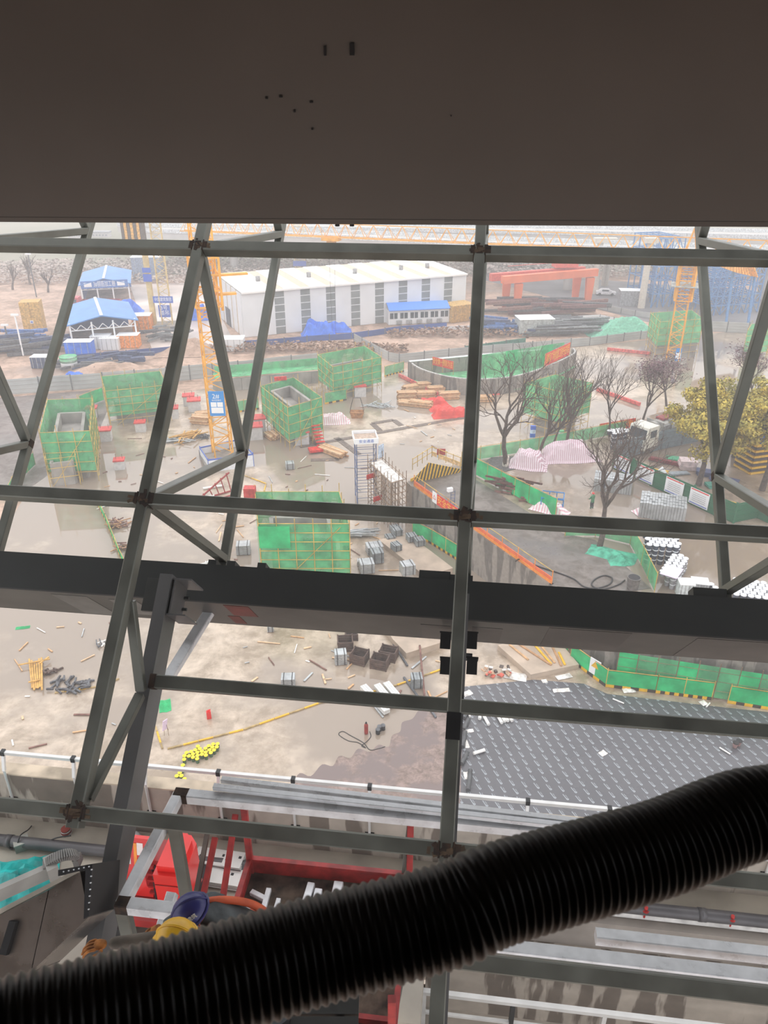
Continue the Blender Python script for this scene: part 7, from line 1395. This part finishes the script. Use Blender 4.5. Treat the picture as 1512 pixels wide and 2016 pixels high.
def worker(label, head, yaw, lean, pants, coat, hat, reach=None, vest=None, gl=None, hatmark=None, hatR=None):
    """standing or bending figure; head = head centre, body hangs below it, leaning forward by lean (rad)"""
    fw = V((math.cos(yaw), math.sin(yaw), 0)); sd = V((-fw.y, fw.x, 0)); dn = (-ZV * math.cos(lean) - fw * math.sin(lean))
    neck = head + dn * .13; chest = head + dn * .34; waist = head + dn * .58; hip = head + dn * .76; foot_z = head.z - 1.52 + .18 * (1 - math.cos(lean)) * 2
    t = thing('person', label, 'person', V((hip.x, hip.y, foot_z)))
    J = [hip, waist, chest, neck, head + dn * .05]; E = [(0, 1), (1, 2), (2, 3), (3, 4)]; R = [.15, (.155, .12), (.18, .13), .06, .06]
    tips = {}
    for s in (-1, 1):
        sh = chest - dn * .1 + sd * s * .19; kz = (hip.z + foot_z) / 2 + .05; kn = hip + sd * s * .1 + fw * .06; kn.z = kz; an = hip + sd * s * .11 - fw * .02; an.z = foot_z + .09; to = an + fw * .16; to.z = foot_z + .045
        if reach and s in reach: wr = reach[s]; el = (sh + wr) / 2 - ZV * .07 + sd * s * .06
        else: el = sh - ZV * .26 + fw * .08 + sd * s * .05; wr = el - ZV * .1 + fw * .2
        i = len(J); J += [sh, el, wr, hip + sd * s * .1 - ZV * .04, kn, an, to]; E += [(2, i), (i, i + 1), (i + 1, i + 2), (0, i + 3), (i + 3, i + 4), (i + 4, i + 5), (i + 5, i + 6)]; R += [.075, .058, .04, .105, .075, .055, .045]; tips[s] = (wr, wr - el)
    body = skin_body('body', J, E, R, coat, t)
    hd = MB(); n, kk = 16, 12; vs = []; HR = Matrix((fw, sd, ZV)).transposed()
    HR = HR @ Matrix.Rotation(lean * .7, 3, 'Y')
    for j in range(kk + 1):
        b = math.pi * j / kk - math.pi / 2
        for i in range(n):
            a = 2 * math.pi * i / n; x, y, z = math.cos(b) * math.cos(a), math.cos(b) * math.sin(a), math.sin(b); k_ = 1 - .18 * max(0, -z) ; vs.append(head + HR @ V((x * .095 * k_ + .012 * max(0, -z), y * .075 * k_, z * .115)))
    hd.add(vs, [(j * n + i, j * n + (i + 1) % n, (j + 1) * n + (i + 1) % n, (j + 1) * n + i) for j in range(kk) for i in range(n)]); h = hd.build('head', m_skn, t, smooth=True)
    nz = MB(); nz.add([head + HR @ V(v) for v in ((.085, -.014, -.03), (.085, .014, -.03), (.112, 0, -.032), (.09, 0, .02))], [(0, 1, 2), (0, 2, 3), (2, 1, 3), (0, 3, 1)]); nz.build('nose', m_skn, h)
    for s in (-1, 1):
        c_ = head + HR @ V((.082, s * .032, .008)); e_ = MB(); e_.cone(c_, c_ + HR @ V((.012, 0, 0)), .012, .008, 8); e_.build('eye', m_blk, h); c_ = head + HR @ V((-.005, s * .076, -.01)); e_ = MB(); e_.cone(c_ + HR @ V((0, 0, -.028)), c_ + HR @ V((-.005, s * .012, .028)), .014, .018, 8); e_.build('ear', m_skn, h)
    c_ = head + HR @ V((.088, 0, -.062)); mm = MB(); mm.bar(c_ - HR @ V((0, .022, 0)), c_ + HR @ V((0, .022, 0)), .01); mm.build('mouth', C('lips', 130, 78, 68), h)
    hair = MB(); hair.add([head + HR @ V((x * 1.04, y * 1.04, z)) for x, y, z in ((-.095, 0, -.03), (-.07, .06, -.03), (-.07, -.06, -.03), (-.09, 0, .05), (-.06, .065, .05), (-.06, -.065, .05))], [(0, 1, 4, 3), (0, 3, 5, 2)]); hair.build('hair', m_blk, h)
    ht = dome('hard_hat', head + HR @ V((0, 0, .03)), HR, .118, hat, t)
    if hatmark: text('hat_lettering', hatmark, face_mat(head + HR @ V((.0, .112, .085)), HR @ V((-1, 0, 0)), HR @ V((0, -.45, 1))), .036, C('hat_print', 214, 206, 190), ht, .003)
    for s in (-1, 1):
        wr, dd = tips[s]; hand(t, wr, dd, ZV, gl or m_skn, 1.05, .8 if reach and s in reach else .5)
    bt = MB(); 
    for s in (-1, 1): pass
    if pants is not coat:
        kz = (hip.z + foot_z) / 2 + .05
        for s in (-1, 1):
            a = hip + sd * s * .1; b = hip + sd * s * .1 + fw * .06; b.z = kz; c_ = hip + sd * s * .11 - fw * .02; c_.z = foot_z + .12; skin_body('trouser_leg', [a, b, c_], [(0, 1), (1, 2)], [.118, .092, .075], pants, t)
            bo = c_.copy(); bo.z = foot_z + .05; skin_body('boot', [bo - fw * .05, bo + fw * .06, bo + fw * .17], [(0, 1), (1, 2)], [.055, .052, .042], m_blk, t)
    if vest:
        for s in (-1, 1):
            a = chest - dn * .17 + sd * s * .12; mb = MB(); pts = catmull([waist + fw * .14 + sd * s * .1, chest + fw * .165 + sd * s * .12, a + fw * .07 + dn * -.02, a - fw * .08 - dn * .02, chest - fw * .165 + sd * s * .12, waist - fw * .14 + sd * s * .1], 5); mb.sweep(pts, [.03] * len(pts), 6); mb.build('vest_strap', vest, t, smooth=True)
        mb = MB(); pts = [waist + fw * .165 * math.cos(a) + sd * .175 * math.sin(a) for a in [2 * math.pi * k_ / 20 for k_ in range(21)]]; mb.sweep(pts, .028, 6); mb.build('vest_band', vest, t, smooth=True)
    return t
m_cloth = C('dark_grey_cloth', 84, 90, 92, rough=.85, var=.25, scale=7); m_cloth2 = C('grey_brown_cloth', 110, 102, 92, rough=.85, var=.2, scale=7); m_navy = C('navy_hard_hat', 44, 46, 112, rough=.35, var=.06); m_yhat = C('yellow_hard_hat', 226, 176, 40, rough=.35, var=.05); m_glv = C('tan_work_glove', 176, 112, 52, rough=.85, var=.25, scale=20); m_vest = C('orange_vest', 244, 110, 66, rough=.6)
h1 = Z(380, 1796, 5.3); h2 = Z(350, 1850, 4.95)
t1 = worker('person in a blue lettered hard hat and orange vest bending over the frame', h1, math.radians(200), .75, C('dark_trousers', 60, 62, 70, rough=.9), m_cloth, m_navy, {1: h1 + V((-.42, -.1, -.42)), -1: h1 + V((-.3, .16, -.38))}, m_vest, m_glv, '中国建筑')
t2 = worker('person in a yellow hard hat reaching left to the inclined column', h2, math.radians(170), .35, C('dark_trousers', 60, 62, 70), m_cloth2, m_yhat, {-1: Z(212, 1858, 5.2), 1: h2 + V((-.3, -.2, -.25))}, None, m_glv)
# steel walkway they stand on
zz = min(WM[t1.name].translation.z, WM[t2.name].translation.z); c_ = (WM[t1.name].translation + WM[t2.name].translation) / 2
t1.location.z = zz; 
tp = thing('work_platform', 'narrow steel walkway under the two workers behind the hose', 'platform', V((c_.x, c_.y, zz - .2)))
for k_ in range(6): box('deck_plank', V((c_.x, c_.y - .55 + .22 * k_, zz - .025)), (1.5, .2, .05), m_prim, tp)
for s in (-.6, .6): bar('bearer', V((c_.x + s, c_.y - .7, zz - .1)), V((c_.x + s, c_.y + .7, zz - .1)), .08, m_prim, tp); rod('leg', V((c_.x + s, c_.y, zz - .1)), V((c_.x + s, c_.y, ZL - 1.05)), .08, m_prim, tp)
# blue cutting torch held by the second worker
t = thing('drill', 'blue hand drill with a long bit beside the yellow hard hat', 'drill', Z(300, 1848, 5.35)); a, b = Z(318, 1847, 5.3), Z(278, 1849, 5.4); rod('body', a, b, .06, C('tool_blue', 48, 78, 124, rough=.4), t, 10); rod('chuck', b, b + (b - a) * .15, .04, m_blk, t, 8); rod('bit', b + (b - a) * .15, Z(235, 1848, 5.45), .008, m_galv, t, 5); rod('grip', a, a - ZV * .12 + V((.02, -.03, 0)), .045, m_blk, t, 8)
# workers far away on the yard
for x, y, yaw, coat, lab in ((1164, 1002, 2.0, C('green_coat', 70, 128, 92), 'small figure in green walking left of the near bare tree'), (1185, 976, 1.2, C('dark_trousers', 60, 62, 70), 'small figure in dark clothes behind the near bare tree')):
    p = G(x, y, R_H); worker(lab, p + ZV * 1.58, yaw, .06, C('dark_trousers', 60, 62, 70), coat, [m_yhat, C('red_cap', 212, 72, 68)][x == 1164], None, None, None)
# ------------------------------------------------------------------ drizzle haze over the site
def haze():
    m = bpy.data.materials.new('drizzle_haze'); m.use_nodes = True; N = m.node_tree.nodes; L = m.node_tree.links; N.clear()
    o = N.new('ShaderNodeOutputMaterial'); s = N.new('ShaderNodeVolumeScatter'); s.inputs['Color'].default_value = (.93, .94, .97, 1); s.inputs['Density'].default_value = HAZE; s.inputs['Anisotropy'].default_value = .2
    L.new(s.outputs[0], o.inputs['Volume']); return m
HAZE = .0019
mb = MB(); mb.prism([(-500, -25), (500, -25), (500, 900), (-500, 900)], -.7, 46.0)   # the viewpoint stands inside it
tag(mb.build('site_haze', haze()), 'pale drizzle haze hanging over the site', 'haze', None, 'stuff')
